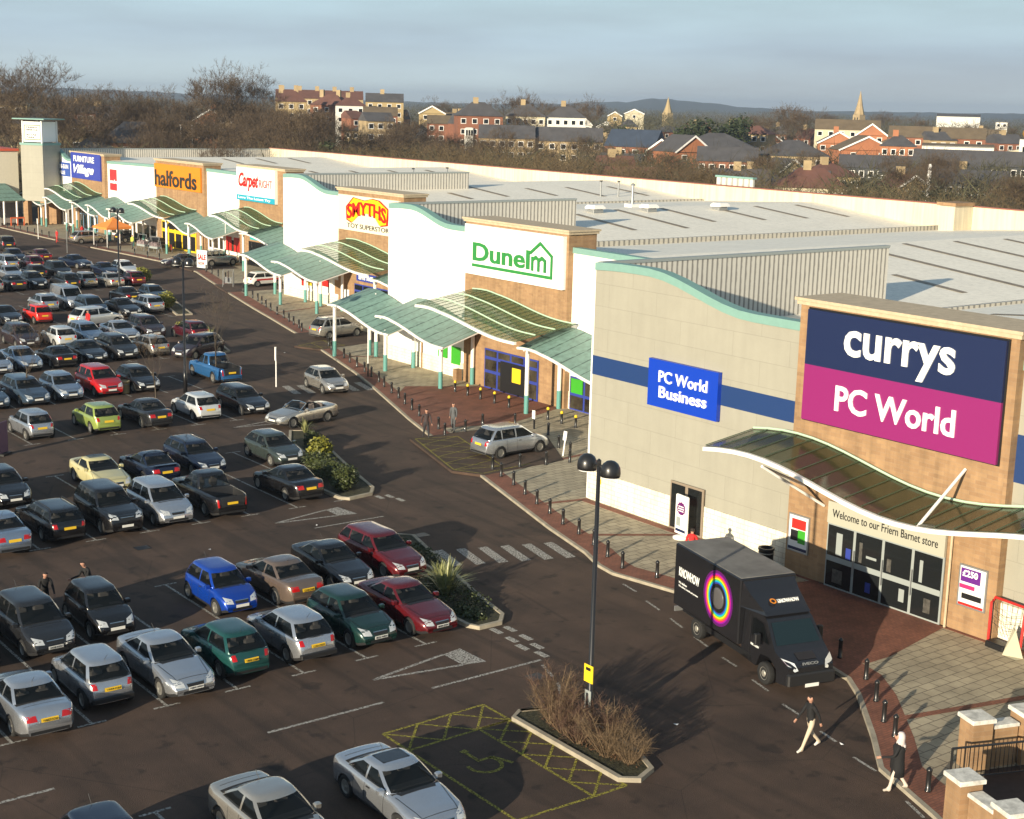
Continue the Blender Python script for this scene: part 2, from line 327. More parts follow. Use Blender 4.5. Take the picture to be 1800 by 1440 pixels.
b.poly([(47.2, 68.6), (51.6, 67.4), (57.1, 69.5), (57.1, 77.6), (52.6, 80.2), (50.6, 78)], z + .002)
for q in [[(35.6, 26.9), (44.7, 24.6)], [(41.7, 52.6), (44.7, 52.0)], [(40.3, 47.7), (44.7, 44.9)], [(45.6, 58.6), (57.3, 60)], [(55.4, 92), (57.4, 90.2)], [(61, 114), (68, 116)]]: b.strip(q, .28, z + .004)
b.box(44.2, 44.62, 20, 52.2, PV, z + .002)
struct(b.build('red_paving_bands', M_redpave))
# parking inlets cut into the pavement
b = MB(); z = PV + .018
INL = [[(42.2, 59.9), (43.1, 58.3), (48.6, 58.7), (51.4, 63.6), (50.6, 67.0), (44.4, 67.15)], [(54.1, 97.8), (55.2, 95.4), (61, 96.6), (63, 100), (62, 103.3), (57.1, 103.2)], [(63.7, 128.3), (71, 128.3), (72, 134), (65.3, 134.3)], [(68.4, 146), (74, 146), (75, 153), (69.1, 153.5)], [(68.0, 174), (74, 174), (74, 184), (67.6, 184)]]
for q in INL: b.prism(q, .002, z)
struct(b.build('parking_inlets', M_asph))
# ---------------------------------------------------------------- painted markings
w_ = MB(); y_ = MB(); z = .006
def tees(xs, y, ln, up=1):
    for x in xs:
        w_.strip([(x, y), (x, y + ln * up)], .1, z); w_.strip([(x - .45, y), (x + .45, y)], .1, z + .001)
for (x0, n, y, ln, up) in [(.93, 12, 40.5, 5.4, 1), (.93, 12, 51.35, 5.4, -1), (8.2, 12, 58.35, 5.6, 1), (8.2, 12, 69.7, 5.6, -1), (9.6, 13, 76.8, 5.2, 1), (12, 13, 91.5, 5.2, -1), (17, 12, 98, 5, 1), (17, 12, 110, 5, -1), (19, 15, 116.8, 5, 1), (22, 14, 128.7, 5, -1), (25, 15, 135.8, 5, 1), (27, 14, 150, 5, -1), (5, 6, 34.2, 5, -1), (-60, 24, 40.5, 10.8, 1), (-60, 27, 58.3, 11.3, 1), (-60, 28, 76.8, 14.7, 1)]:
    tees([x0 + 2.42 * i for i in range(n)], y, ln, up)
def arrow(tip, heads, tail):   # long road arrow: thin double shaft and a flag head
    w_.strip([tail, heads[0]], .13, z); w_.strip([tail, heads[2]], .13, z); w_.poly([heads[0], heads[2], tip, heads[1]], z + .001)
arrow((28.35, 38.0), [(27.5, 39.35), (28.3, 39.5), (27.5, 38.2)], (24.3, 38.75))
arrow((34.2, 56.0), [(33.3, 57.3), (34.0, 57.45), (33.3, 56.2)], (30.3, 56.6))
arrow((41.7, 74.5), [(40.9, 75.8), (41.5, 75.9), (40.9, 74.7)], (37.6, 75.1))
w_.strip([(19.5, 37), (23.6, 37)], .12, z); w_.strip([(25.5, 37.1), (30.0, 37.1)], .12, z); w_.strip([(31.4, 55), (35, 55)], .1, z); w_.strip([(9, 37), (13, 37)], .12, z)
for x, y in [(30.95, 40.1), (30.9, 39.1), (30.7, 38.2), (30.4, 40.2), (30.35, 39.2), (30.2, 38.4), (30.35, 37.5)]: w_.box(x - .12, x + .12, y - .3, y + .3, .001, z)
for x, y in [(37.1, 57.8), (36.6, 57.9), (37.2, 57.0)]: w_.box(x - .12, x + .12, y - .3, y + .3, .001, z)
w_.strip([(29.75, 36.7), (29.4, 35.7)], .12, z); w_.strip([(29.2, 35.2), (28.7, 34.4)], .12, z)
for a, c in [((37.8, 41.7), (37.6, 40.7)), ((37.2, 39.7), (36.9, 38.6)), ((36.6, 37.7), (36.3, 36.7)), ((36.0, 35.8), (35.7, 34.8)), ((35.4, 33.8), (35.2, 32.9)), ((34.8, 31.8), (34.5, 30.8)), ((34.1, 29.8), (33.9, 28.9)), ((33.5, 27.7), (33.3, 26.9)), ((32.9, 25.9), (32.7, 24.9)), ((31.9, 23.2), (31.5, 22.3))]: w_.strip([a, c], .1, z)
for i in range(6):            # zebra crossings
    x = 33.9 + i * .93; y = 48.3 - i * .33; w_.add([(x, y + 1.1, z), (x + .45, y + 1.05, z), (x - .05, y - 1.15, z), (x - .5, y - 1.1, z)], [(0, 1, 2, 3)])
for i in range(6):
    x = 45.9 + i * .95; y = 83.4 - i * .25; w_.add([(x, y + 1.3, z), (x + .5, y + 1.25, z), (x - .1, y - 1.5, z), (x - .6, y - 1.4, z)], [(0, 1, 2, 3)])
w_.strip([(50, 68), (52, 74), (55, 84)], .001, z)
struct(w_.build('white_road_markings', M_white))
def hatch(P0, P1, P2, P3, n, wd=.1, z=z):
    P = [Vector(q) for q in (P0, P1, P2, P3)]
    y_.strip([P0, P1, P2, P3, P0], wd, z)
    for i in range(n):
        a, c = P[0].lerp(P[3], i / n), P[0].lerp(P[3], (i + 1) / n); d, e = P[1].lerp(P[2], i / n), P[1].lerp(P[2], (i + 1) / n)
        y_.strip([tuple(a), tuple(e)], wd * .8, z + .001); y_.strip([tuple(c), tuple(d)], wd * .8, z + .002)
hatch((22.3, 33.6), (22.3, 35.0), (26.1, 35.1), (26.1, 33.7), 3)
hatch((24.9, 33.7), (26.1, 33.7), (26.1, 28.3), (24.9, 28.3), 5)
y_.strip([(22.3, 33.6), (22.3, 28.4), (24.9, 28.3)], .1, z)
def wheelchair(x, y, s, z, rot=0):
    pts = [(x + s * .5 * math.cos(a), y + s * .5 * math.sin(a)) for a in [R_(q + rot) for q in range(-200, 60, 20)]]
    y_.strip(pts, .12, z); y_.strip([(x, y + s * .3), (x, y + s * .9)], .12, z); y_.strip([(x - .05, y + s * .3), (x + s * .5, y + s * .3), (x + s * .75, y - s * .35)], .12, z)
    y_.strip([(x - .1, y + s * 1.0), (x + .12, y + s * 1.05)], .2, z)
wheelchair(23.6, 31.6, 1.0, z)
zi = PV + .03
hatch((44.6, 66.9), (47.0, 66.2), (45.0, 59.3), (42.4, 60), 5, .08, zi)
y_.strip([(42.4, 60), (43.2, 58.6), (46.6, 59)], .08, zi); wheelchair(47.6, 64.2, .8, zi)
hatch((54.4, 97.7), (55.4, 95.8), (57.6, 96.2), (57.3, 99), 2, .08, zi)
hatch((26.5, 20.2), (32, 20.8), (32, 17), (26.5, 17), 2, .12)
struct(y_.build('yellow_road_markings', M_yel))
# ---------------------------------------------------------------- retail stores
ROOF = [(-20, 8.0), (18, 7.9), (34, 9.5), (50, 7.95), (67, 9.6), (83, 8.35), (98, 9.8), (113.7, 8.9), (129, 10.2), (145, 8.9), (161, 10.1), (177, 8.9), (193, 10), (210, 8.9)]
def zr(y):
    for (a, p), (c, q) in zip(ROOF, ROOF[1:]):
        if a <= y <= c: return p + (q - p) * (y - a) / (c - a)
    return 8.9
def stations(y0, y1): return [y0] + [a for a, _ in ROOF if y0 < a < y1] + [y1]
def wave(y0, y1, zlo, zhi, n=14):       # S-shaped parapet: high at the far corner y1, low at y0
    out = []
    for i in range(n + 1):
        t = i / n; s = (t - .22) / .52; out.append((y0 + (y1 - y0) * t, zlo + (zhi - zlo) * smooth01(s) - .1 * (max(0, t - .8) / .2) ** 2))
    return out
def store(label, X, y0, y1, Xr):
    r = empty('retail_store', (0, 0, 0), 0, label, 'shop', 'stores of the retail park terrace')
    st = stations(y0, y1); b = MB()
    for a, c in zip(st, st[1:]):
        b.add([(X + .4, a, zr(a)), (Xr, a, zr(a)), (Xr, c, zr(c)), (X + .4, c, zr(c))], [(0, 1, 2, 3)])
    rf = b.build('roof', M_roofw, r)
    g = MB()
    for a, p in ROOF:
        if y0 - .5 <= a <= y1 + .5 and p < 9: g.box(X + .6, Xr - .2, a - .35, a - .05, p - .25, p + .42 if a == 83 else p + .2)
    if g.v: g.build('gutter', ribmat('gutter metal', (.2, .19, .17), (.5, .47, .4), .5, 0), rf)
    MB().box(Xr, Xr + .3, y0, y1, 0, 10.6 if X > 45 else 10.55).build('rear_parapet', M_cream, r)
    MB().box(Xr - .05, Xr + .4, y0, y1, 10.6, 10.7).build('parapet_coping', mat('red brown flashing', (.25, .09, .06), .6), r)
    return r, rf
def frontwall(r, X, prof, m, base=1.55, basem=None, cope=True):
    MB().wall(prof, X, X + .4, base).build('front_wall', m, r)
    y0, y1 = prof[0][0], prof[-1][0]
    MB().box(X - .06, X + .36, y0, y1, 0, base).build('stone_base', basem or M_stone, r)
    if cope:
        b = MB(); n = len(prof); V = []
        for y, z in prof: V += [(X - .08, y, z - .3), (X - .08, y, z + .05), (X + .5, y, z + .05), (X + .5, y, z - .02)]
        F = []
        for i in range(n - 1):
            for k in range(3): F.append((i * 4 + k, i * 4 + 4 + k, i * 4 + 5 + k, i * 4 + 1 + k))
        F += [(0, 1, 2, 3), (n * 4 - 1, n * 4 - 2, n * 4 - 3, n * 4 - 4)]
        b.add(V, F); b.build('wall_coping', M_teal, r)
def portal(r, X, y0, y1, top, depth=2.2):
    MB().box(X, X + depth, y0, y1, 0, top - .28).build('brick_portal', M_brick, r)
    b = MB(); b.box(X - .12, X + depth + .1, y0 - .12, y1 + .12, top - .28, top - .12); b.box(X - .2, X + depth + .18, y0 - .2, y1 + .2, top - .12, top); b.build('portal_coping', M_cap, r)
def screen(r, X0, X1, y, z, m=None, zend=None):
    zend = zend or z; yl = y; b = MB()
    b.add([(X0, yl, 0), (X1, yl, 0), (X1, yl, zend), (X0, yl, z), (X0, yl + .25, 0), (X1, yl + .25, 0), (X1, yl + .25, zend), (X0, yl + .25, z)], [(0, 1, 2, 3), (7, 6, 5, 4), (0, 3, 7, 4), (1, 5, 6, 2), (3, 2, 6, 7)])
    s = b.build('screen_wall', m or M_metal, r)
    b = MB(); b.add([(X0, yl - .05, z), (X1, yl - .05, zend), (X1, yl + .3, zend), (X0, yl + .3, z), (X0, yl - .05, z + .14), (X1 + .05, yl - .05, zend + .14), (X1 + .05, yl + .3, zend + .14), (X0, yl + .3, z + .14)], [(0, 3, 2, 1), (4, 5, 6, 7), (0, 1, 5, 4), (1, 2, 6, 5), (2, 3, 7, 6), (3, 0, 4, 7)])
    b.build('screen_flashing', M_grey, s)
def sidewall(r, X0, X1, y, m): MB().box(X0, X1, y, y + .2, 0, 9.9).build('side_wall', m, r)
def sign(r, X, y0, y1, z0, z1, m, th=.25, name='sign_panel'): return MB().box(X - th, X - .002, y0, y1, z0, z1).build(name, m, r)
def ltxt(par, s, X, yl, yr, z0, z1, m, bold=.03, depth=.05, shear=0, fn=None): return text('lettering', s, (X, yl, z0), LR, UP, yl - yr, z1 - z0, m, par, depth, bold, shear, fn)
def strips(rf, L):
    for x, ya, yb in L:
        b = MB(); V = [(x - .3, yb, zr(yb) + .03), (x + .3, yb, zr(yb) + .03), (x + .3, ya, zr(ya) + .03), (x - .3, ya, zr(ya) + .03)]
        b.add(V, [(0, 1, 2, 3)]); b.build('rooflight', M_roofl, rf)
M_winA = mat('shop window interior', (.022, .02, .018), .1, var=.6, vs=.7, col2=(.09, .075, .05))
def glazing(r, X, y0, y1, z0, z1, n, frame, name='entrance_doors', rails=(), gl=None, fw=.09):
    g = MB().box(X - .08, X - .02, y0, y1, z0, z1).build(name, frame, r)
    wd = (y1 - y0) / n
    for i in range(n):
        zs = [z0] + list(rails) + [z1]
        for a, c in zip(zs, zs[1:]):
            YZ('glass_pane', y0 + i * wd + fw, y0 + (i + 1) * wd - fw, a + fw, c - fw, X - .085, gl or M_glass, g, .02)
    return g
# nearest store: beige clad, navy band, brick entrance portal
s1, rf = store('beige panelled electrical shop with navy band and brick entrance block, nearest of the terrace', 44.8, 2, 52.2, 109)
frontwall(s1, 44.8, wave(39.2, 52.2, 10.28, 11.5), M_wallb); frontwall(s1, 44.8, [(2, 10.3), (29.3, 10.3)], M_wallb, 1.55)
portal(s1, 44.4, 29.25, 39.2, 11.4, 2.4); screen(s1, 44.9, 65.6, 51.9, 11.35); MB().box(44.82, 57.5, 52.15, 52.35, 0, 11.2).build('end_wall', M_wallw, s1)
YZ('navy_band', 39.2, 52.2, 6.18, 7.08, 44.797, M_navy, s1, .02); YZ('navy_band', 2, 29.25, 6.0, 7.72, 44.797, M_navy, s1, .02)
M_bsign = mat('royal blue sign', (.005, .045, .42), .4); M_mag = mat('magenta sign', (.235, .015, .125), .45); M_nv2 = mat('dark navy sign', (.008, .017, .065), .45)
p = sign(s1, 44.78, 43.7, 48.07, 5.47, 7.6, M_bsign, .22); ltxt(p, 'PC World', 44.56, 47.35, 44.3, 6.62, 7.15, M_wsign, .014); ltxt(p, 'Business', 44.56, 47.3, 44.3, 5.93, 6.45, M_wsign, .014)
p = sign(s1, 44.4, 29.66, 38.68, 8.82, 11.0, M_nv2, .18); ltxt(p, 'currys', 44.22, 36.75, 31.66, 9.0, 10.45, M_wsign, .02)
p = sign(s1, 44.4, 29.66, 38.68, 6.6, 8.82, M_mag, .18); ltxt(p, 'PC World', 44.22, 37.0, 31.45, 7.22, 8.24, M_wsign, .02)
YZ('shadow_gap', 29.6, 38.74, 6.54, 11.06, 44.399, M_dark, s1, .06)
MB().box(44.3, 44.46, 31.1, 37.3, 0, .12).build('door_threshold', M_grey, s1)
p = YZ('welcome_fascia', 31.45, 37.0, 2.72, 3.6, 44.36, mat('warm grey fascia', (.42, .41, .33), .5), s1, .12); ltxt(p, 'Welcome to our Friern Barnet store', 44.24, 36.75, 31.75, 3.0, 3.32, M_dark, .004, .015)
p = glazing(s1, 44.38, 31.45, 37.0, .12, 2.72, 4, M_grey, rails=(1.3,), fw=.07)
for i, (ya, yb, za, zb, c) in enumerate([(36.2, 36.5, 1.5, 2.4, 'w'), (35.75, 36.0, 1.45, 1.9, 'b'), (35.2, 35.35, 1.5, 2.3, 'g'), (34.5, 35.0, 1.75, 1.85, 'w'), (33.8, 34.0, 1.5, 2.0, 'g'), (33.1, 33.35, .5, 1.0, 'w'), (32.35, 32.5, 1.5, 2.35, 'w'), (31.9, 32.2, .4, .95, 'g'), (36.1, 36.6, .35, .9, 'g'), (34.7, 34.95, .4, .8, 'b')]): YZ('window_display', ya, yb, za, zb, 44.276, {'w': M_grey, 'b': M_blue, 'g': mat('dim display', (.09, .085, .075), .3, var=.6, vs=6)}[c], p, .004)
for y_ in (35.67, 34.28, 32.9): MB().tube([(44.22, y_ - .1, .9), (44.22, y_ - .1, 1.9)], .02, 6).build('door_handle', M_galv, p)
YZ('manifestation_band', 31.5, 36.95, 1.2, 1.42, 44.27, M_grey, p, .01)
M_pst = mat('poster white', (.75, .75, .74), .4)
def poster(r, X, y0, y1, z0, z1, blocks, frame=M_galv):
    p = YZ('poster', y0, y1, z0, z1, X, frame, r, .06); YZ('poster_sheet', y0 + .06, y1 - .06, z0 + .06, z1 - .06, X - .06, M_pst, p, .01)
    for (u0, u1, v0, v1, m) in blocks: YZ('printed_block', y1 - (y1 - y0) * u1, y1 - (y1 - y0) * u0, z0 + (z1 - z0) * v0, z0 + (z1 - z0) * v1, X - .072, m, p, .004)
    return p
M_pur = mat('purple print', (.12, .02, .22), .4)
poster(s1, 44.4, 37.98, 39.08, 1.05, 2.62, [(.18, .86, .62, .88, M_redp), (.15, .5, .3, .58, M_dark), (.5, .85, .25, .6, M_grn), (.06, .94, .05, .13, M_nv2)])
p = poster(s1, 44.4, 29.62, 30.82, 1.1, 2.68, [(.08, .78, .6, .92, M_pur), (.06, .6, .44, .54, mat('pink print', (.7, .03, .15), .4)), (.16, .86, .2, .33, M_dark), (.06, .94, .04, .1, M_redp)]); ltxt(p, '£250', 44.32, 30.65, 30.0, 2.25, 2.5, M_wsign, .03, .008)
glazing(s1, 44.74, 44.3, 46.4, .1, 2.3, 2, mat('bronze door frame', (.25, .2, .15), .5), 'side_doors', fw=.1)
MB().tube([(44.28, 31.2, .1), (44.28, 31.2, 3.9)], .05).build('downpipe', M_cap, s1)
YZ('yellow_notice', 51.2, 51.4, 1.0, 1.25, 44.74, M_yelp, s1, .02)
strips(rf, [(39 + 5.6 * i, 36, 46) for i in range(3, 12)])
# second store: white, brick portal, green house-shaped logo
s2, rf = store('white rendered shop with green house-outline sign on its brick block', 57.5, 52.2, 89.9, 112)
frontwall(s2, 57.5, wave(79.9, 89.9, 10.4, 11.4), M_wallw, 1.2); frontwall(s2, 57.5, [(52.4, 10.0), (60, 10), (69.2, 10.05)], M_wallw, 1.2)
portal(s2, 57.1, 69.15, 79.9, 11.15); screen(s2, 57.6, 74.6, 89.6, 11.25); MB().box(57.52, 68.2, 89.85, 90.05, 0, 11.1).build('end_wall', M_wallw, s2)
p = sign(s2, 57.1, 69.35, 79.6, 7.5, 10.75, M_wsign, .3); M_dg = mat('logo green', (.03, .23, .05), .45)
ltxt(p, 'Dunel', 56.78, 78.6, 72.55, 8.42, 9.62, M_dg, .022, .05)
b = MB(); X = 56.74        # the m under a house outline, underline running below the word
def stroke(pts, wd):
    global X
    for (ya, za), (yb, zb) in zip(pts, pts[1:]):
        d = Vector((yb - ya, zb - za)).normalized(); q = Vector((-d.y, d.x)) * wd / 2; e = d * wd * .35
        X -= .003; b.add([(X, ya - q.x - e.x, za - q.y - e.y), (X, yb - q.x + e.x, zb - q.y + e.y), (X, yb + q.x + e.x, zb + q.y + e.y), (X, ya + q.x - e.x, za + q.y - e.y)], [(0, 1, 2, 3)])
stroke([(78.6, 8.13), (70.35, 8.13), (70.35, 9.45), (71.5, 10.15), (72.45, 9.5)], .2)
stroke([(72.25, 8.46), (72.25, 9.2)], .22); stroke([(72.25, 9.08), (71.9, 9.26), (71.62, 9.1), (71.62, 8.46)], .22); stroke([(71.62, 9.08), (71.28, 9.26), (70.98, 9.1), (70.98, 8.46)], .22)
b.build('house_logo', M_dg, p)
d = glazing(s2, 57.1, 71.7, 77.4, .12, 2.75, 4, M_blue, rails=(1.25, 2.15), gl=M_winA, fw=.1); YZ('dark_entrance', 73.0, 75.6, .15, 2.15, 57.0, M_dark, d, .02); YZ('yellow_poster', 73.4, 74.3, .95, 1.9, 56.97, M_yelp, d, .02)
glazing(s2, 57.5, 62, 69.0, .12, 2.2, 5, M_blue, 'shop_window', rails=(1.1,), gl=M_winA)
for a, c, lo, hi in ((82.3, 83.4, 1.25, 2.1), (80.75, 81.8, 1.0, 2.2), (67.7, 68.8, 1.2, 2.1)): YZ('green_window_panel', a, c, lo, hi, 57.44 if a > 70 else 57.38, M_grn, s2, .04)
MB().tube([(57.4, 85.4, .1), (57.4, 85.4, 3.4)], .06).build('downpipe', M_brick, s2)
MB().box(56.6, 57.05, 80.0, 80.4, PV, .9).build('litter_bin', M_brick, s2)
strips(rf, [(74.3, 58.3, 53), (80.3, 64.5, 52.6), (85.5, 66.4, 54), (91.1, 66.2, 54), (96.9, 66, 54), (102.6, 66, 54), (79.7, 95.7, 88.3), (74.1, 95.7, 90.2), (85.4, 97.2, 88.2)])
# third store: toy shop
s3, rf3 = store('white rendered toy shop with red-on-yellow lettering on its cream sign', 68, 89.9, 124.8, 112)
frontwall(s3, 68, wave(114.1, 124.8, 10.4, 11.55), M_wallw, 1.0); frontwall(s3, 68, [(90.2, 10.1), (103.5, 10.15)], M_wallw, 1.0)
portal(s3, 67.6, 103.5, 114.1, 10.95); screen(s3, 68.1, 89.2, 124.5, 11.4, zend=11.4); MB().box(68.02, 77, 124.75, 124.95, 0, 11.2).build('end_wall', M_wallw, s3)
p = sign(s3, 67.6, 104.0, 113.8, 7.3, 10.35, mat('cream sign', (.74, .69, .54), .5), .2)
M_sy = mat('logo yellow', (.85, .62, .01), .4); M_sr = mat('logo red', (.62, .015, .01), .4)
b = MB(); pts = [(112.4, 9.35), (111.2, 10.22), (109.3, 10.05), (108.0, 10.28), (106.9, 10.2), (105.4, 9.5), (105.6, 8.15), (106.7, 8.0), (107.6, 8.75), (109.0, 8.95), (110.3, 8.7), (111.5, 7.98), (112.3, 8.2)]
def zshape(pts, X, m, par, name, s=1, cy=108.9, cz=9.2):
    b = MB(); Q = [(cy + (y - cy) * s, cz + (z - cz) * s) for y, z in pts]
    b.add([(X, y, z) for y, z in Q] + [(X + .04, y, z) for y, z in Q], [tuple(range(len(Q)))] + [(i, (i + 1) % len(Q), len(Q) + (i + 1) % len(Q), len(Q) + i) for i in range(len(Q))]); return b.build(name, m, par)
zshape(pts, 67.34, M_sr, p, 'logo_border'); zshape(pts, 67.31, M_sy, p, 'logo_shape', .93)
def arch(u, v, W, Hh): return (u * W, v * Hh * (.82 + .1 * abs(2 * u - 1)) + .5 * (1 - (2 * u - 1) ** 2) - .05)
ltxt(p, 'SMYTHS', 67.27, 112.0, 105.75, 8.3, 9.7, M_sr, .022, .05, fn=arch)
ltxt(p, 'TOY SUPERSTORE', 67.38, 112.2, 105.0, 7.55, 7.95, M_dark, .0, .02)
poster(s3, 68.0, 116.0, 118.4, 1.2, 2.7, [(.1, .9, .35, .9, M_sr)], M_wht); poster(s3, 68.0, 119.2, 121.6, 1.2, 2.7, [(.1, .45, .1, .9, M_sr), (.6, .9, .2, .6, M_yelp)], M_wht); poster(s3, 68.0, 114.3, 115.7, 1.2, 2.7, [(.3, .8, .05, .9, M_brick)], M_wht)
glazing(s3, 67.6, 105.5, 111.2, .12, 2.7, 4, M_blue, rails=(2.1,)); p = YZ('entrance_sign', 107.6, 110.8, 3.0, 3.7, 67.6, M_blue, s3, .12); ltxt(p, 'SMYTHS', 67.47, 110.4, 108.0, 3.15, 3.55, M_wsign, .05, .02)
YZ('small_notice', 112.2, 113.0, 1.2, 2.0, 67.6, M_wht, s3, .05)
strips(rf3, [(90.7, 97.2, 88.4 + 2), (96.8, 96.7, 90.3), (102.3, 96.8, 90.3), (107.9, 96.8, 90.3), (90.1, 126.9, 119), (85, 122, 118), (96.3, 124, 118.9), (101.9, 124.2, 117.8), (107.8, 124.2, 117.6)])
# fourth building: flooring, car parts and furniture shops under one roof
s4, rf4 = store('long white shop building with orange, blue and white signs on three brick blocks', 77, 124.8, 210.2, 112)
frontwall(s4, 77, wave(201.2, 210.2, 9.3, 10.5), M_wallw, .8)
for ya, yb, za, zb in ((173.2, 189.4, 9.9, 9.65), (150.9, 159.8, 10.1, 10.15), (125.1, 140.3, 10.1, 10.1)): frontwall(s4, 77, [(ya, za), (yb, zb)], M_wallw, .8)
portal(s4, 76.6, 189.4, 201.2, 10.55); portal(s4, 76.6, 159.8, 173.2, 10.8); portal(s4, 76.6, 140.2, 150.9, 11.1)
screen(s4, 77.1, 112, 209.9, 10.4)
p = sign(s4, 76.6, 190.4, 200.8, 6.95, 10.4, mat('sign violet blue', (.03, .05, .33), .45), .2); ltxt(p, 'FURNITURE', 76.38, 199.7, 192.4, 9.2, 10.0, M_wsign, .02, .03); ltxt(p, 'Village', 76.38, 199.8, 192.6, 7.3, 8.85, M_wsign, .03, .03, .35)
p = sign(s4, 76.6, 160.3, 173.2, 7.35, 10.2, M_orng, .2); ltxt(p, 'halfords', 76.38, 173.4 - .4, 161.3, 7.55, 9.5, M_black, .022, .04)
p = sign(s4, 76.6, 141.95, 150.8, 7.25, 10.85, M_wsign, .35); ltxt(p, 'Carpet', 76.24, 150.3, 145.6, 8.3, 10.3, M_sr, .03, .03, .3); ltxt(p, 'RIGHT', 76.24, 145.4, 142.5, 8.85, 9.7, M_sr, .0, .03)
q = YZ('slogan_strip', 141.95, 150.8, 7.25, 7.85, 76.245, mat('turquoise strip', (.02, .33, .46), .45), p, .03); ltxt(q, 'Love The Latest Try', 76.2, 150.3, 142.8, 7.38, 7.7, M_wsign, .03, .02)
p = sign(s4, 77, 202.6, 208.4, 6.9, 8.8, mat('mid blue', (.04, .09, .36), .5), .15, 'notice_sign'); ltxt(p, 'OPEN-SUN', 76.83, 208.1, 203.0, 7.95, 8.55, M_wsign, .02, .02); ltxt(p, 'SALE', 76.83, 207.0, 204.2, 7.15, 7.65, M_wsign, .02, .02)
p = sign(s4, 77, 184.8, 188.4, 5.9, 8.8, M_pst, .2, 'banner_frame'); YZ('red_banner', 185.9, 188.2, 6.0, 8.7, 76.8, mat('sale red', (.5, .03, .035), .5), p, .02); ltxt(p, 'sale', 76.76, 188.0, 185.6, 6.9, 7.4, M_wsign, .04, .02)
M_glow = mat('shop interior glow', (.35, .2, .07), .4, var=.5, vs=1)
glazing(s4, 77, 202, 209.5, .1, 3, 4, M_wht, 'shop_window', gl=M_winA, fw=.3); glazing(s4, 76.6, 192.2, 198.4, .1, 3.6, 5, mat('pale blue frame', (.25, .42, .6), .4), rails=(2.2,))
glazing(s4, 77, 174, 188.6, .1, 2.6, 7, M_wht, 'shop_window', gl=M_winA, fw=.3); g4 = glazing(s4, 76.6, 162, 171.6, .1, 3.4, 5, M_yelp, rails=(2.2,), gl=M_dark, fw=.2)
ltxt(g4, 'HALFORDS', 76.48, 171.2, 162.4, 2.5, 3.2, M_dark, .03, .02)
glazing(s4, 77, 151.3, 159.5, .9, 2.7, 3, M_wht, 'shop_window', gl=M_winA, fw=.25)
p = YZ('turquoise_sign', 143.5, 148.2, 3.0, 3.8, 76.6, mat('turquoise', (.01, .35, .38), .4), s4, .12); glazing(s4, 76.6, 142.5, 148.6, .1, 2.8, 4, M_dark)
for a in (152.2, 154.2): YZ('sale_poster', a - .7, a + .7, 1.2, 2.8, 76.9, M_redp, s4, .04)
strips(rf4, [(99.7, 190.9, 185.2), (105.1, 191.3, 185.2), (89, 190, 184), (94.5, 191, 185)] + [(84 + 5.6 * i, 158, 149) for i in range(5)])
# vents and flue on the roofs
def vent(x, y, label):
    r = empty('roof_vent', (x, y, zr(y)), 0, label, 'vent', 'vents on the white roof')
    MB().bbox(-.9, .9, -.7, .7, -.05, .35, .05).build('curb', M_galv, r); MB().bbox(-1.25, 1.25, -1.0, 1.0, .42, .85, .25).build('cowl', M_wht, r); MB().box(-.8, .8, -.6, .6, .3, .45).build('louvre', M_grey, r); r.scale = (.62, .62, .75)
vent(82.3, 96.3, 'white roof vent just behind the corrugated screen wall, leftmost of three'); vent(88.2, 96.0, 'white roof vent standing beside the tall flue pipe'); vent(96.5, 95.6, 'white roof vent farthest right, near the rear parapet')
r = empty('flue_pipe', (88.9, 99, zr(99)), 0, 'tall thin metal flue pipe rising from the white roof behind a vent', 'flue'); MB().tube([(0, 0, 0), (0, 0, 1.9)], .12, 10).build('pipe', M_galv, r); MB().lathe([(.22, 1.9), (.22, 2.0), (.05, 2.12)], 10).build('cowl', M_galv, r); MB().bbox(-.5, .5, -.5, .5, 0, .3).build('base', M_wht, r)
for x, y, lb in ((103.5, 117.5, 'thin grey soil pipe near the rear parapet, right one of two'), (101.5, 118, 'thin grey soil pipe near the rear parapet, left one of two'), (88, 133, 'short dark pipe above the toy shop screen wall'), (91, 131, 'lower grey pipe above the toy shop screen wall, right of a taller one')):
    r = empty('vent_pipe', (x, y, zr(y)), 0, lb, 'pipe', 'thin pipes on the roofs'); MB().tube([(0, 0, 0), (0, 0, 1.5)], .09, 8).build('pipe', M_galv, r); MB().lathe([(.16, 1.5), (.16, 1.62)], 8).build('cap', M_dark, r)
r = empty('rear_upstand', (0, 0, 0), 0, 'ribbed metal screen box on top of the rear parapet', 'roof screen'); MB().box(112.35, 112.6, 106.8, 112, 10.72, 11.5).build('screen_sheet', ribmat('ribbed upstand', (.3, .3, .27), (.6, .58, .52), .8, 1), r); MB().box(112.2, 112.8, 106.7, 112.1, 11.5, 11.68).build('screen_cap', M_teal, r)
r = empty('parapet_pier', (0, 0, 0), 0, 'pale masonry pier where the rear parapet steps back', 'pier'); MB().box(109.4, 111.95, 79.8, 81.4, 0, 10.7).build('pier_body', M_cream, r); MB().box(109.2, 111.98, 79.6, 81.6, 10.72, 11.0).build('pier_cap', M_brick, r)
M_gc2 = M_gc.copy(); _b = M_gc2.node_tree.nodes['Principled BSDF']; _b.inputs['Base Color'].default_value = (.05, .055, .022, 1); _b.inputs['Alpha'].default_value = .74
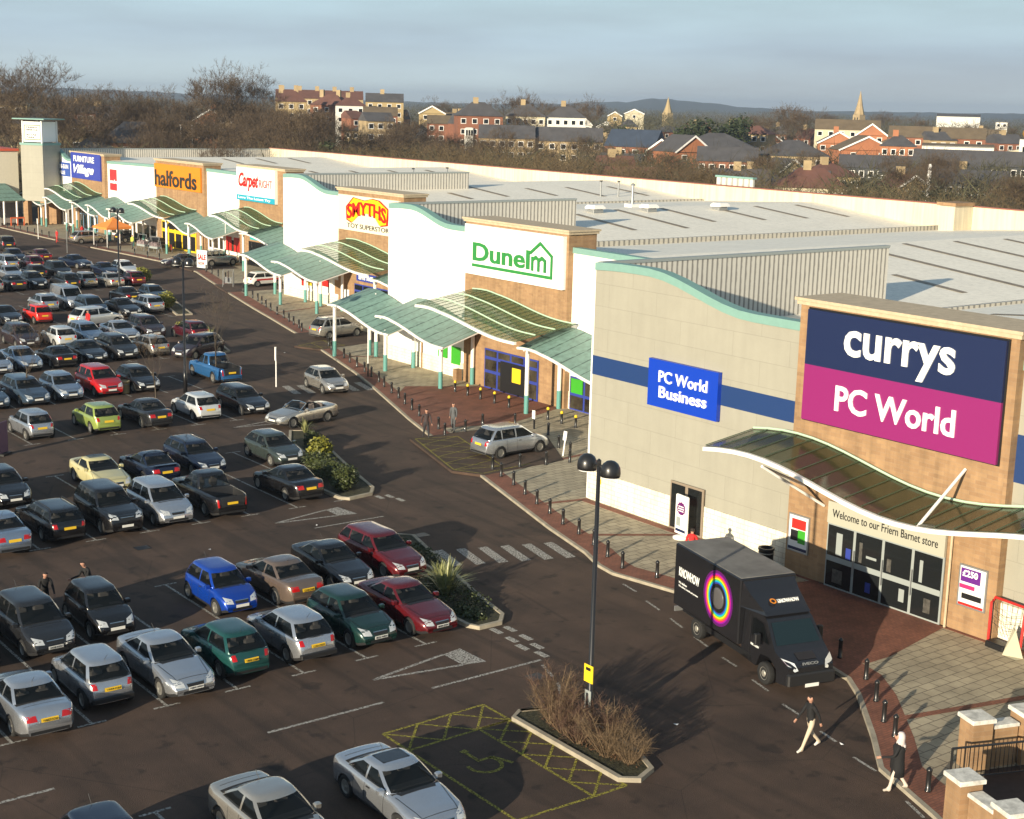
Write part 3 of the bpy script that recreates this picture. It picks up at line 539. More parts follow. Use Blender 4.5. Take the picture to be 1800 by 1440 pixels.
# ---------------------------------------------------------------- canopies
def sheetS(x0, x1, ya, yb, zf0, zf1, rise, n=16):   # S-wave roof: far end ya high (zf0) to near end yb low (zf1); back edge raised by rise
    pr = []
    for i in range(n + 1):
        t = i / n; pr.append((lerp(ya, yb, t), lerp(zf0, zf1, smooth01((t - .12) / .8)) + .06 * math.sin(PI * min(1, t / .25)) * (t < .25)))
    return pr
def canopy_sheet(name, pr, x0, x1, rise, th, m, par):
    b = MB(); n = len(pr); V = []
    for y, z in pr: V += [(x0, y, z), (x1, y, z + rise), (x1, y, z + rise - th), (x0, y, z - th)]
    F = []
    for i in range(n - 1):
        for k in range(4): F.append((i * 4 + k, i * 4 + 4 + k, i * 4 + 4 + (k + 1) % 4, i * 4 + (k + 1) % 4))
    F += [(0, 1, 2, 3), (n * 4 - 1, n * 4 - 2, n * 4 - 3, n * 4 - 4)]
    b.add(V, F); return b.build(name, m, par)
def walkway_canopy(x0, x1, ya, yb, z0, z1, rise, cols, label, first_col=True):
    r = empty('walkway_canopy', (x0, (ya + yb) / 2, 0), 0, label, 'canopy', 'green metal walkway canopies'); o = r.location
    pr = sheetS(x0, x1, ya, yb, z0, z1, rise); loc = [(y - o.y, z) for y, z in pr]
    s = canopy_sheet('roof_sheet', loc, 0, x1 - x0, rise, .1, M_wht, r)
    canopy_sheet('green_covering', [(y, z + .03) for y, z in loc], .05, x1 - x0, rise, .03, M_seam, s)
    b = MB(); b.tube([(-.03, y, z - .05) for y, z in loc], .09, 6); b.build('edge_beam', M_wht, r)
    b = MB()
    for t in (.08, .5, .96):
        i = int(t * 16); y, z = loc[i]; b.tube([(0, y, z - .16), (x1 - x0, y, z + rise - .16)], .07, 6)
    b.build('rafters', M_wht, r)
    for cx, cy in cols:
        y = cy - o.y; i = min(range(len(loc)), key=lambda k: abs(loc[k][0] - y)); zt = loc[i][1] + rise * (cx - x0) / (x1 - x0) - .1
        c = MB().lathe([(.13, PV), (.13, zt)], 12, (cx - x0, y, 0)).build('column', M_wht, r)
        MB().lathe([(.145, PV), (.145, 1.25)], 12, (cx - x0, y, 0)).build('painted_sleeve', mat('sleeve teal', (.11, .30, .27), .4), c)
        MB().tube([(cx - x0, y, zt - .5), (cx - x0 - .25, y - .3, zt + .02)], .05, 6).build('bracket', M_wht, c)
    return r
def glass_canopy(x0, x1, ya, yb, z0, z1, rise, label, ribs=3, strut=None, pr=None, gm=None):
    r = empty('glass_canopy', (x0, (ya + yb) / 2, 0), 0, label, 'glass canopy', 'wavy glass canopies over the shop entrances'); o = r.location
    pr = pr or sheetS(x0, x1, ya, yb, z0, z1, rise, 20); loc = [(y - o.y, z) for y, z in pr]
    canopy_sheet('glass_sheet', loc, 0, x1 - x0, rise, .03, gm or M_gc, r)
    canopy_sheet('front_beam', [(y, z - .03) for y, z in loc], -.16, .02, 0, .16, M_wht, r)
    for k in range(1, ribs + 1):
        t = k / ribs; f = M_gc; b = MB(); b.tube([((x1 - x0) * t - .08, y, z + rise * t + .06) for y, z in loc], .05, 6); b.build('rib_tube', mat('pale green tube', (.45, .62, .45), .35), r)
    b = MB()
    for i in range(0, len(loc)): y, z = loc[i]; b.tube([(0, y, z + .03), (x1 - x0, y, z + rise + .03)], .02, 4)
    b.build('glazing_bars', mat('dark green bar', (.05, .09, .05), .5), r)
    if strut:
        for (a, c) in strut: MB().tube([tuple(Vector(a) - o), tuple(Vector(c) - o)], .06, 8).build('tie_rod', M_wht, r)
    return r
glass_canopy(41.5, 44.3, 41.0, 22.5, 5.45, 4.35, .38, 'wavy glass canopy on white beam over the grey-framed doors of the nearest shop', 1, [((41.5, 30.7, 4.5), (44.35, 30.95, 6.15)), ((41.5, 38.1, 5.1), (44.35, 37.3, 3.3)), ((41.5, 38.1, 5.1), (44.35, 38.4, 3.9)), ((41.5, 30.7, 4.5), (44.3, 31.6, 4.2))], pr=[(lerp(41.2, 22, i / 24), 5.03 + .5 * math.cos(2 * PI * (38.9 - lerp(41.2, 22, i / 24)) / 14.5)) for i in range(25)], gm=M_gc2)
walkway_canopy(53.9, 57.3, 92.4, 84.3, 4.0, 2.9, .95, [(54.5, 92.5), (57.0, 90.8), (57.0, 93.3 - 1.6), (54.5, 85.6)][:4:1], 'green wavy canopy left of the green-logo shop, its far end beside a silver people carrier')
walkway_canopy(53.9, 57.3, 85.9, 77.7, 4.0, 2.95, 1.0, [(54.2, 78.4), (56.9, 85.7), (56.9, 78.6)], 'green wavy canopy over the green window panels beside the glass entrance canopy')
glass_canopy(52.6, 57.1, 78.9, 68.3, 5.75, 4.8, .7, 'wavy glass canopy below the green house-outline sign', 3)
walkway_canopy(53.9, 57.3, 69.8, 60.6, 4.15, 3.0, 1.0, [(54.2, 69.2), (56.9, 69.4), (54.2, 62.0), (56.9, 64)], 'green wavy canopy half hidden behind the corner of the beige shop')
walkway_canopy(64, 67.8, 126.2, 118.0, 3.95, 2.85, .95, [(64.2, 125.3), (67.2, 125.2), (64.2, 118.6), (67.0, 119)], 'green wavy canopy above the red and white small car')
walkway_canopy(64, 67.8, 119.8, 111.5, 3.95, 2.95, .95, [(64.2, 112), (66.9, 116), (67.0, 112.4)], 'green wavy canopy over the poster windows left of the toy shop entrance')
glass_canopy(63, 67.6, 112.6, 101.6, 5.75, 4.75, .7, 'wavy glass canopy below the toy shop sign', 3)
walkway_canopy(64, 67.8, 103, 94.5, 4.1, 3.0, .95, [(64.2, 102.5), (66.9, 99)], 'green wavy canopy behind the white wall, right of the toy shop entrance')
for ya, yb, lb in ((212, 204, 'first green canopy right of the tower'), (203, 194.5, 'low green canopy beneath the blue furniture sign'), (193, 184.5, 'green canopy left of the orange gazebo'), (187.5, 180, 'green canopy below the red banner'), (180.5, 172.5, 'green canopy left of the orange shop doors'), (163.5, 156.5, 'green canopy right of the orange sign'), (157.5, 150.5, 'green canopy below the turquoise slogan sign'), (144, 133, 'green canopy left of the blank white wall, behind the toy shop corner')):
    walkway_canopy(73.1, 76.8, ya, yb, 4.15, 3.0, .95, [(73.3, ya - .4), (73.3, yb + .4), (76.2, (ya + yb) / 2)], lb)
glass_canopy(72.4, 76.6, 200, 190.5, 5.6, 4.6, .7, 'glass canopy below the blue furniture sign', 3)
glass_canopy(72.4, 76.6, 171.8, 161.8, 5.5, 4.5, .7, 'glass canopy below the big orange sign', 3)
glass_canopy(72.4, 76.6, 149.6, 140.8, 5.7, 4.6, .7, 'glass canopy below the white and turquoise sign', 3)
# ---------------------------------------------------------------- corner tower and far wing
r = empty('sign_tower', (74.2, 206.9, 0), R_(-60), 'square beige tower topped by a white lantern sign and flat green roof', 'tower')
MB().box(-1.9, 1.9, -1.5, 2.2, 3.4, 11.1).build('tower_shaft', M_wallb, r); MB().box(-2.0, 2.0, -1.6, 2.3, 11.1, 11.4).build('tower_coping', M_teal, r)
for dx in (-1.5, 1.5):
    MB().box(dx - .4, dx + .4, -1.45, -.65, 0, 3.4).build('brick_pier', M_brick, r)
MB().box(-1.8, 1.8, 1.4, 2.1, 0, 3.4).build('brick_wall', M_brick, r)
ln = MB().box(-1.6, 1.6, -1.2, 1.8, 11.55, 14.3).build('lantern_sign', M_wsign, r)
for dx in (-1.65, 1.65):
    for dy in (-1.25, 1.85): MB().box(dx - .09, dx + .09, dy - .09, dy + .09, 11.4, 14.4).build('corner_post', M_wht, ln)
f = MB(); f.box(-1.4, 1.4, -1.24, -1.2, 11.8, 11.95); f.box(-1.4, 1.4, -1.24, -1.2, 13.75, 13.9); f.box(-1.4, -1.28, -1.24, -1.2, 11.95, 13.75); f.box(1.28, 1.4, -1.24, -1.2, 11.95, 13.75); f.build('sign_frame', mat('olive frame', (.2, .24, .16), .5), ln)
text('lettering', 'FRIERN\nBRIDGE\n\nRETAIL\nPARK', (-1.0, -1.24, 12.05), Vector((1, 0, 0)), UP, 2.0, 1.6, M_dark, ln, .02, .0)
f = MB(); f.box(-1.66, -1.62, -1.0, 1.6, 11.8, 11.9); f.box(-1.66, -1.62, -1.0, 1.6, 13.8, 13.9); f.build('sign_frame', M_grey, ln)
MB().box(-2.9, 2.6, -1.9, 2.5, 14.6, 14.75).build('flat_roof', M_teal, r)
r = empty('wing_building', (0, 0, 0), 0, 'beige wing with red coping left of the sign tower', 'building')
MB().box(40, 72.6, 211, 225, 2.9, 10.1).build('upper_wall', mat('pale beige wall', (.66, .6, .47), .7, var=.05), r); MB().box(40, 72.4, 211.4, 224, 0, 2.9).build('shopfront', mat('dim grey shopfront', (.32, .28, .25), .6, var=.2), r); MB().box(39.8, 72.7, 210.8, 225.2, 10.1, 10.45).build('red_coping', mat('red coping', (.55, .1, .05), .5), r)
r = empty('lean_to_canopy', (66, 209, 0), 0, 'plain green lean-to canopy along the wing left of the tower', 'canopy')
b = MB(); b.add([(-14, -1.6, 3.5), (6.2, -1.6, 3.5), (4.6, 2, 5.6), (-14, 2, 5.6), (-14, -1.6, 3.38), (6.2, -1.6, 3.38), (4.6, 2, 5.48), (-14, 2, 5.48)], [(0, 1, 2, 3), (7, 6, 5, 4), (0, 4, 5, 1), (1, 5, 6, 2)]); b.build('roof_sheet', M_seam, r)
for x in (-8, -2, 3.2, 5): MB().lathe([(.14, PV), (.14, 3.4)], 8, (x, -1.4, 0)).build('column', M_wht, r)
for x, y, lb, nx in ((70.2, 205.2, 'orange railing at the foot of the tower', 1), (66.5, 205.8, 'pale low wall panel under the lean-to canopy', 0)):
    r = empty('barrier', (x, y, 0), 0, lb, 'barrier')
    b = MB()
    if nx:
        for q in (-.9, 0, .9): b.box(q - .07, q + .07, -.07, .07, PV, 1.3)
        b.box(-.9, .9, -.05, .05, 1.1, 1.3); b.build('railing', mat('orange red paint', (.6, .12, .04), .5), r)
    else: b.bbox(-1.6, 1.6, -.15, .15, PV, 1.3); b.build('panel', M_wallb, r)
# ---------------------------------------------------------------- cars
def paint(name, col, metal=.35, rough=.24):
    m = mat('car paint ' + name, col, rough, metal, coat=.7, var=.06, vs=2); return m
PAINT = {'silver': ((.52, .54, .57), .8), 'blue silver': ((.34, .41, .50), .8), 'champagne': ((.50, .47, .42), .75), 'white silver': ((.66, .68, .68), .4), 'black': ((.006, .006, .007), .0), 'dark grey': ((.022, .023, .026), .3),
 'dark green': ((.008, .035, .03), .3), 'teal green': ((.012, .07, .065), .3), 'dark red': ((.11, .008, .012), .3), 'maroon': ((.08, .012, .02), .3), 'red': ((.42, .01, .012), .1), 'bright red': ((.6, .02, .01), .05), 'blue': ((.005, .05, .36), .35), 'pickup blue': ((.03, .13, .32), .35),
 'bronze': ((.20, .15, .12), .55), 'pale yellow': ((.55, .50, .26), .1), 'lime green': ((.30, .38, .09), .3), 'navy': ((.008, .014, .035), .25), 'plum grey': ((.035, .024, .03), .3), 'grey green': ((.05, .065, .06), .4), 'slate blue': ((.05, .08, .12), .4), 'white': ((.72, .7, .66), .0)}
M_tyre = mat('tyre rubber', (.014, .014, .014), .85); M_rim = mat('alloy rim', (.42, .41, .38), .35, metal=.7); M_trim = mat('car black trim', (.015, .015, .016), .5)
M_cglass = mat('car glass', (.004, .006, .007), .04, spec=.4, alpha=.6)
M_inr = mat('car interior', (.012, .012, .013), .9); M_head = mat('headlight lens', (.62, .64, .64), .12, metal=.3, coat=.6); M_tail = mat('tail light', (.42, .006, .006), .2, coat=.5); M_plw = mat('white number plate', (.72, .72, .68), .5); M_ply = mat('yellow number plate', (.72, .46, .02), .5); M_chr = mat('chrome', (.6, .6, .58), .15, metal=1); M_seat = mat('seat cloth', (.12, .1, .09), .9); M_seat2 = mat('grey seat cloth', (.2, .19, .18), .9, var=.4, vs=.3); M_dash = mat('dashboard', (.05, .05, .05), .7)
def interp(P, x):
    if x <= P[0][0]: return P[0][1]
    for (a, p), (c, q) in zip(P, P[1:]):
        if x <= c:
            t = (x - a) / (c - a); return p + (q - p) * (t * t * (3 - 2 * t) * .35 + t * .65)
    return P[-1][1]
# type: L, W, top profile (x from nose as metres back -> z), cabin (windscreen base, windscreen top, rear top, rear base measured back from nose), belt z, roof z
TYPES = {
 'hatchback': dict(L=4.0, W=1.72, prof=[(0, .55), (.12, .70), (.5, .82), (1.05, .95), (3.5, .98), (3.85, .95), (3.96, .75), (4.0, .6)], cab=(1.0, 1.75, 3.35, 3.88), belt=.93, roof=1.47, wb=(.78, 3.28), bp=2.35),
 'small hatchback': dict(L=3.55, W=1.6, prof=[(0, .52), (.1, .70), (.4, .84), (.8, .96), (3.2, .98), (3.45, .95), (3.53, .7), (3.55, .6)], cab=(.75, 1.4, 3.08, 3.46), belt=.93, roof=1.5, wb=(.66, 2.98), bp=2.05),
 'saloon': dict(L=4.55, W=1.76, prof=[(0, .52), (.1, .66), (.5, .78), (1.35, .93), (3.4, .99), (4.3, .99), (4.48, .85), (4.55, .6)], cab=(1.28, 2.1, 3.1, 3.86), belt=.93, roof=1.41, wb=(.85, 3.55), bp=2.6),
 'coupe': dict(L=4.5, W=1.74, prof=[(0, .5), (.1, .64), (.5, .76), (1.45, .9), (3.6, .96), (4.3, .97), (4.45, .85), (4.5, .6)], cab=(1.4, 2.2, 3.05, 3.95), belt=.9, roof=1.35, wb=(.85, 3.5), bp=3.0),
 'estate': dict(L=4.6, W=1.76, prof=[(0, .52), (.1, .66), (.5, .78), (1.3, .94), (4.1, .99), (4.5, .97), (4.58, .75), (4.6, .6)], cab=(1.25, 2.0, 4.1, 4.5), belt=.93, roof=1.45, wb=(.85, 3.55), bp=2.55, dp=3.5),
 'people carrier': dict(L=4.35, W=1.8, prof=[(0, .55), (.1, .74), (.45, .88), (.95, 1.04), (3.9, 1.05), (4.25, 1.02), (4.33, .8), (4.35, .6)], cab=(.85, 1.75, 3.75, 4.24), belt=1.0, roof=1.63, wb=(.8, 3.5), bp=2.4, dp=3.35),
 'off-roader': dict(L=4.5, W=1.84, prof=[(0, .65), (.08, .88), (.5, 1.0), (1.2, 1.1), (4.1, 1.12), (4.42, 1.08), (4.48, .85), (4.5, .7)], cab=(1.15, 1.85, 4.0, 4.4), belt=1.07, roof=1.72, wb=(.85, 3.5), bp=2.45, dp=3.4),
 'panel van': dict(L=4.8, W=1.9, prof=[(0, .6), (.1, .85), (.4, 1.0), (.9, 1.15), (4.6, 1.2), (4.76, 1.18), (4.8, .6)], cab=(.75, 1.55, 4.66, 4.76), belt=1.12, roof=1.95, wb=(.85, 3.85), bp=2.0, van=1),
 'pickup': dict(L=5.2, W=1.85, prof=[(0, .62), (.08, .86), (.5, .98), (1.35, 1.08), (3.3, 1.1), (5.1, 1.08), (5.18, .95), (5.2, .6)], cab=(1.3, 2.05, 3.1, 3.45), belt=1.05, roof=1.74, wb=(.9, 4.1), bp=2.5, bed=(3.55, 5.08)),
 'convertible': dict(L=4.55, W=1.74, prof=[(0, .5), (.1, .64), (.5, .76), (1.5, .9), (3.6, .95), (4.3, .95), (4.48, .82), (4.55, .6)], cab=(1.45, 2.05, 3.0, 3.3), belt=.9, roof=1.3, wb=(.85, 3.5), bp=2.4, open=(1.95, 3.45)),
}
_ct = {}
def cartype(ty):
    if ty in _ct: return _ct[ty]
    T = TYPES[ty]; L, W = T['L'], T['W']; hl = L / 2; wh = W / 2; X = lambda b: hl - b     # b: metres back from the nose
    fw, rw = T['wb']; wr = .33 if ty not in ('off-roader', 'panel van', 'pickup') else .37; ar = wr + .07
    bs = sorted(set([round(q, 3) for q in [0, .03, .08, .16, .28] + [L - q for q in (0, .03, .08, .16, .28)] + [i * .22 for i in range(2, int(L / .22))] +
        [c + ar * s for c in (fw, rw) for s in (-1.001, -.999, -.92, -.75, -.5, -.25, 0, .25, .5, .75, .92, .999, 1.001)]]))
    bs = [q for i, q in enumerate(bs) if 0 <= q <= L]
    def hw(b):
        e = max(0, (.7 - min(b, L - b)) / .7); return wh * (1 - .26 * e ** 2.4)
    def arch(b):
        for c in (fw, rw):
            if abs(b - c) < ar: return wr - .02 + math.sqrt(ar * ar - (b - c) ** 2)
        return 0
    sec = []
    for q in bs:
        top = interp(T['prof'], q); w = hw(q); lo = .2 + .08 * (max(0, (.25 - min(q, L - q)) / .25)); a = max(lo, arch(q)); h = top - lo
        mx = lambda z: max(z, a)
        pts = [(0, a), (.7 * w, a), (.95 * w, mx(lo + .02)), (.985 * w, mx(lo + .12)), (w, mx(lo + .33 * h)), (w, mx(lo + .55 * h)), (.985 * w, mx(lo + .75 * h)), (.955 * w, mx(top - .07)), (.90 * w, mx(top - .015)), (.80 * w, top + .005), (.45 * w, top + .03), (0, top + .04)]
        o = T.get('bed') or T.get('open')
        if o and o[0] < q < o[1]: zz = .62 if 'bed' in T else .55; pts[9] = (.82 * w, top); pts[10] = (.80 * w, zz); pts[11] = (0, zz)
        sec.append([(X(q), y, z) for y, z in pts])
    n = len(sec); k = 12; V = []; F = []; mi = []
    for s in sec: V += s
    V += [(x, -y, z) for s in sec for x, y, z in s]
    half = n * k
    for i in range(n - 1):
        mid = (bs[i] + bs[i + 1]) / 2; o = T.get('bed') or T.get('open')
        for j in range(k - 1):
            dk = 1 if (j == 0 or (o and j >= 9 and o[0] - .2 < mid < o[1] + .15) or (j <= 2 and arch(mid) == 0)) else 0
            F.append((i * k + j, i * k + j + 1, (i + 1) * k + j + 1, (i + 1) * k + j)); mi.append(dk)
            F.append((half + (i + 1) * k + j, half + (i + 1) * k + j + 1, half + i * k + j + 1, half + i * k + j)); mi.append(dk)
    for i, flip in ((0, 0), (n - 1, 1)):
        for j in range(k - 1):
            f = (i * k + j, half + i * k + j, half + i * k + j + 1, i * k + j + 1); F.append(f[::-1] if flip else f); mi.append(0)
    me = bpy.data.meshes.new('car_body'); me.from_pydata(V, [], F); me.materials.append(PAINTSLOT); me.materials.append(M_trim)
    me.polygons.foreach_set('material_index', mi); me.polygons.foreach_set('use_smooth', [True] * len(F))
    bm = bmesh.new(); bm.from_mesh(me); bmesh.ops.remove_doubles(bm, verts=bm.verts, dist=.0008); bmesh.ops.recalc_face_normals(bm, faces=bm.faces)
    bvh = BVHTree.FromBMesh(bm)
    for e in bm.edges:
        if len(e.link_faces) == 2 and e.calc_face_angle(0) > .75: e.smooth = False
    bm.to_mesh(me); bm.free()
    parts = [('body', me, 1)]
    # cabin
    c0, c1, c2, c3 = T['cab']; zb, zt = T['belt'], T['roof'] - .05; van = T.get('van')
    wb, wt = wh * .90, wh * (.70 if not van else .80)
    def ring(s):
        z = zb + (zt - zb) * s; se = max(s, 0); xf = X(c0 + (c1 - c0) * se ** .92); xr = X(c3 + (c2 - c3) * se ** (1.15 if ty in ('saloon', 'coupe', 'convertible') else 1.3)); w = wb + (wt - wb) * (se ** 1.35 if s > 0 else 0)
        if s < 0: w = wb
        bpx = X(T['bp']); dpx = X(T['dp']) if 'dp' in T else None; ya = .93
        P = [(xf, 0), (xf - .02, .4 * w), (xf - .07, .75 * w), (xf - .13, .90 * w), (xf - .24, .985 * w)]
        fx = xf - .24; rx = xr + .24; P += [(lerp(fx, bpx, .5), w), (bpx + .03, w), (bpx - .05, w)]
        if dpx: P += [(lerp(bpx, dpx, .5), w), (dpx + .04, w), (dpx - .04, w)]
        P += [(lerp(dpx or bpx, rx, .5), w), (rx, .985 * w), (xr + .12, .90 * w), (xr + .05, .7 * w), (xr + .01, .38 * w), (xr, 0)]
        return [(x, y, z) for x, y in P]
    lv = [-.12, .07, .35, .62, .86, 1.0]; rings = [ring(s) for s in lv]; m_ = len(rings[0])
    top = rings[-1]; cx = (top[0][0] + top[-1][0]) / 2
    for sc_, dz in ((.93, .025), (.75, .045), (.4, .055)): rings.append([(cx + (x - cx) * sc_, y * sc_, top[0][2] + dz) for x, y, z in top])
    nl = len(rings); groups = {}
    def cls(i, j):
        if not (1 <= i <= 3): return 'cabin'
        if j <= 2: return 'windscreen'
        if j == 3: return 'cabin'
        if j <= 5: return 'door_window' + ('_l')
        if j == 6: return 'cabin'
        if van: return 'cabin'
        if 'dp' in T:
            if j <= 8: return 'rear_door_window'
            if j == 9: return 'cabin'
            if j <= 11: return 'quarter_window'
            if j == 12: return 'cabin'
        else:
            if j <= 8: return 'rear_side_window'
            if j == 9: return 'cabin'
        return 'rear_window'
    for sd in (1, -1):
        for i in range(nl - 1):
            for j in range(m_ - 1):
                q = [rings[i][j], rings[i][j + 1], rings[i + 1][j + 1], rings[i + 1][j]]; q = [(x, y * sd, z) for x, y, z in q]
                if sd < 0: q = q[::-1]
                c = cls(i, j)
                if c not in ('cabin', 'windscreen', 'rear_window'): c += str(sd)
                groups.setdefault(c, []).append(q)
    if 'open' not in T:
        for j in range(m_ - 1): groups['cabin'].append([rings[-1][j], rings[-1][j + 1], (rings[-1][j + 1][0], -rings[-1][j + 1][1], rings[-1][j + 1][2]), (rings[-1][j][0], -rings[-1][j][1], rings[-1][j][2])][::1])
    else: groups = {'windscreen': groups['windscreen']}
    for c, qs in groups.items():
        b = MB()
        for q in qs: b.add(q, [(0, 1, 2, 3)])
        nm = 'cabin' if c == 'cabin' else 'windscreen' if c == 'windscreen' else 'rear_window' if c == 'rear_window' else 'side_window'
        me = b.mesh(nm, PAINTSLOT if nm == 'cabin' else M_cglass, True); bm = bmesh.new(); bm.from_mesh(me); bmesh.ops.remove_doubles(bm, verts=bm.verts, dist=.0005); bmesh.ops.recalc_face_normals(bm, faces=bm.faces)
        if nm == 'windscreen':
            f = max(bm.faces, key=lambda f: f.calc_area())
            if f.normal.x < 0: bmesh.ops.reverse_faces(bm, faces=bm.faces)
        for e in bm.edges:
            if len(e.link_faces) == 2 and e.calc_face_angle(0) > .8: e.smooth = False
        bm.to_mesh(me); bm.free(); parts.append((nm, me, 1 if nm == 'cabin' else 0))
    if 'open' in T:
        for sx_ in (2.35, 3.0):
            for sy in (-.38, .38): b = MB(); b.bbox(X(sx_ + .25), X(sx_ - .25), sy - .24, sy + .24, .55, .72, .04); b.bbox(X(sx_ + .38), X(sx_ + .22), sy - .22, sy + .22, .6, 1.12, .05); parts.append(('seat', b.mesh('seat', M_seat), 0))
        b = MB(); b.tube([(X(1.45), .72, .92), (X(2.05), .58, 1.27), (X(2.07), 0, 1.31), (X(2.05), -.58, 1.27), (X(1.45), -.72, .92)], .035, 6); parts.append(('windscreen_frame', b.mesh('windscreen_frame', M_chr), 0))
    # panels thrown onto the body surface
    def panel(nm, m, ax, quad, nu=5, nv=3, off=.008):
        V = []; ok = True
        for j in range(nv + 1):
            for i in range(nu + 1):
                u, v = i / nu, j / nv; a = Vector(quad[0]).lerp(Vector(quad[1]), u); c = Vector(quad[3]).lerp(Vector(quad[2]), u); q = a.lerp(c, v)
                if ax in ('f', 'r'): s = 1 if ax == 'f' else -1; o = Vector((s * 6, q.x, q.y)); d = Vector((-s, 0, 0))
                else: s = 1 if ax == 'l' else -1; o = Vector((q.x, s * 3, q.y)); d = Vector((0, -s, 0))
                h = bvh.ray_cast(o, d)
                if h[0] is None: return
                V.append(tuple(h[0] - d * off))
        b = MB(); b.add(V, [(j * (nu + 1) + i, j * (nu + 1) + i + 1, (j + 1) * (nu + 1) + i + 1, (j + 1) * (nu + 1) + i) for j in range(nv) for i in range(nu)])
        me = b.mesh(nm, m, True); bm = bmesh.new(); bm.from_mesh(me); bmesh.ops.recalc_face_normals(bm, faces=bm.faces); fn = sum((f.normal for f in bm.faces), Vector())
        dd = {'f': Vector((1, 0, 0)), 'r': Vector((-1, 0, 0)), 'l': Vector((0, 1, 0)), 'x': Vector((0, -1, 0))}[ax]
        if fn.dot(dd) < 0: bmesh.ops.reverse_faces(bm, faces=bm.faces)
        bm.to_mesh(me); bm.free(); parts.append((nm, me, 0))
    hz = T['prof'][1][1]; e = wh * .74
    big = ty in ('off-roader', 'pickup', 'panel van'); z0, z1 = (hz - .14, hz + .05) if not big else (hz - .12, hz + .08)
    for s in (1, -1):
        panel('headlight', M_head, 'f', [(s * e * .55, z0), (s * e * 1.02, z0 + .03), (s * e * 1.10, z1 + .05), (s * e * .62, z1 - .03)], 6, 4)
        if ty in ('saloon', 'coupe', 'convertible', 'bed'): tz0, tz1, y0, y1 = .70, .88, .55, 1.02
        elif ty == 'pickup': tz0, tz1, y0, y1 = .62, .98, .9, 1.03
        else: tz0, tz1, y0, y1 = .74, T['belt'] - .0, .78, 1.04
        panel('tail_light', M_tail, 'r', [(s * e * y0, tz0), (s * e * y1, tz0), (s * e * (y1 + .04), tz1), (s * e * (y0 + .06), tz1)], 4, 4)
    panel('front_grille', M_trim, 'f', [(-e * .42, hz - .14), (e * .42, hz - .14), (e * .46, hz - .04), (-e * .46, hz - .04)])
    panel('lower_intake', M_trim, 'f', [(-e * .7, .30), (e * .7, .30), (e * .62, .40), (-e * .62, .40)])
    panel('grille_bar', M_chr, 'f', [(-e * .44, hz - .045), (e * .44, hz - .045), (e * .44, hz - .02), (-e * .44, hz - .02)], off=.012)
    panel('front_plate', M_plw, 'f', [(-.26, .42), (.26, .42), (.26, .53), (-.26, .53)], 2, 1, .03)
    pz = .66 if ty in ('saloon', 'coupe', 'hatchback', 'small hatchback', 'estate') else .72
    panel('rear_plate', M_ply, 'r', [(-.26, pz), (.26, pz), (.26, pz + .115), (-.26, pz + .115)], 2, 1, .03)
    panel('rear_bumper_trim', M_trim, 'r', [(-e * .9, .30), (e * .9, .30), (e * .9, .40), (-e * .9, .40)])
    for s in ('l', 'x'):
        for xq in ([T['bp'] - .02, c0 + .35] + ([X(0) and rw - .15] if ty not in ('coupe', 'convertible', 'panel van', 'pickup') else [])):
            xx = X(xq)
            if abs(xq - fw) < ar or abs(xq - rw) < ar: xx = X(rw - ar - .02) if xq > 2 else X(fw + ar + .02)
            panel('door_seam', M_trim, s, [(xx, .3), (xx + .014, .3), (xx + .014, T['belt'] - .06), (xx, T['belt'] - .06)], 1, 4, .004)
        panel('door_handle', M_trim, s, [(X(T['bp'] - .12), T['belt'] - .14), (X(T['bp'] - .3), T['belt'] - .14), (X(T['bp'] - .3), T['belt'] - .105), (X(T['bp'] - .12), T['belt'] - .105)], 1, 1, .018)
        panel('side_rub_strip', M_trim, s, [(X(fw + ar + .05), .47), (X(rw - ar - .05), .47), (X(rw - ar - .05), .53), (X(fw + ar + .05), .53)], 8, 1, .008)
    def top(nm, m, quad, nu=6, nv=2, off=.006):
        V = []
        for j in range(nv + 1):
            for i in range(nu + 1):
                u, v = i / nu, j / nv; q = Vector(quad[0]).lerp(Vector(quad[1]), u).lerp(Vector(quad[3]).lerp(Vector(quad[2]), u), v); h = bvh.ray_cast(Vector((q.x, q.y, 4)), Vector((0, 0, -1)))
                if h[0] is None: return
                V.append(tuple(h[0] + Vector((0, 0, off))))
        b = MB(); b.add(V, [(j * (nu + 1) + i, j * (nu + 1) + i + 1, (j + 1) * (nu + 1) + i + 1, (j + 1) * (nu + 1) + i) for j in range(nv) for i in range(nu)])
        me = b.mesh(nm, m, True); bm = bmesh.new(); bm.from_mesh(me)
        if sum(f.normal.z for f in bm.faces) < 0: bmesh.ops.reverse_faces(bm, faces=bm.faces)
        bm.to_mesh(me); bm.free(); parts.append((nm, me, 0))
    top('interior_trim', M_inr, [(X(c0 + .12), -wb * .93), (X(c0 + .12), wb * .93), (X(c3 - .1), wb * .93), (X(c3 - .1), -wb * .93)], 8, 10, .012) if 'open' not in T and 'bed' not in T else None
    if 'open' not in T:
        z9 = T['belt'] + .05; zh = min(z9 + .36, T['roof'] - .14)
        for fr in ([.44, .66 if ty == 'saloon' else .78] if not (van or 'bed' in T or ty == 'coupe') else [.52]):
            xs_ = X(c0 + (c3 - c0) * fr)
            for sy in (-.34, .34): b = MB(); b.bbox(xs_ - .09, xs_ + .05, sy * wh - .2, sy * wh + .2, z9 - .1, zh - .16, .05); b.bbox(xs_ - .08, xs_ + .02, sy * wh - .11, sy * wh + .11, zh - .17, zh, .04); parts.append(('seat', b.mesh('seat', M_seat2), 0))
        b = MB(); b.bbox(X(c0 + .5), X(c0 + .2), -wb * .85, wb * .85, z9 - .1, z9 + .03, .04); parts.append(('dashboard', b.mesh('dashboard', M_dash), 0))
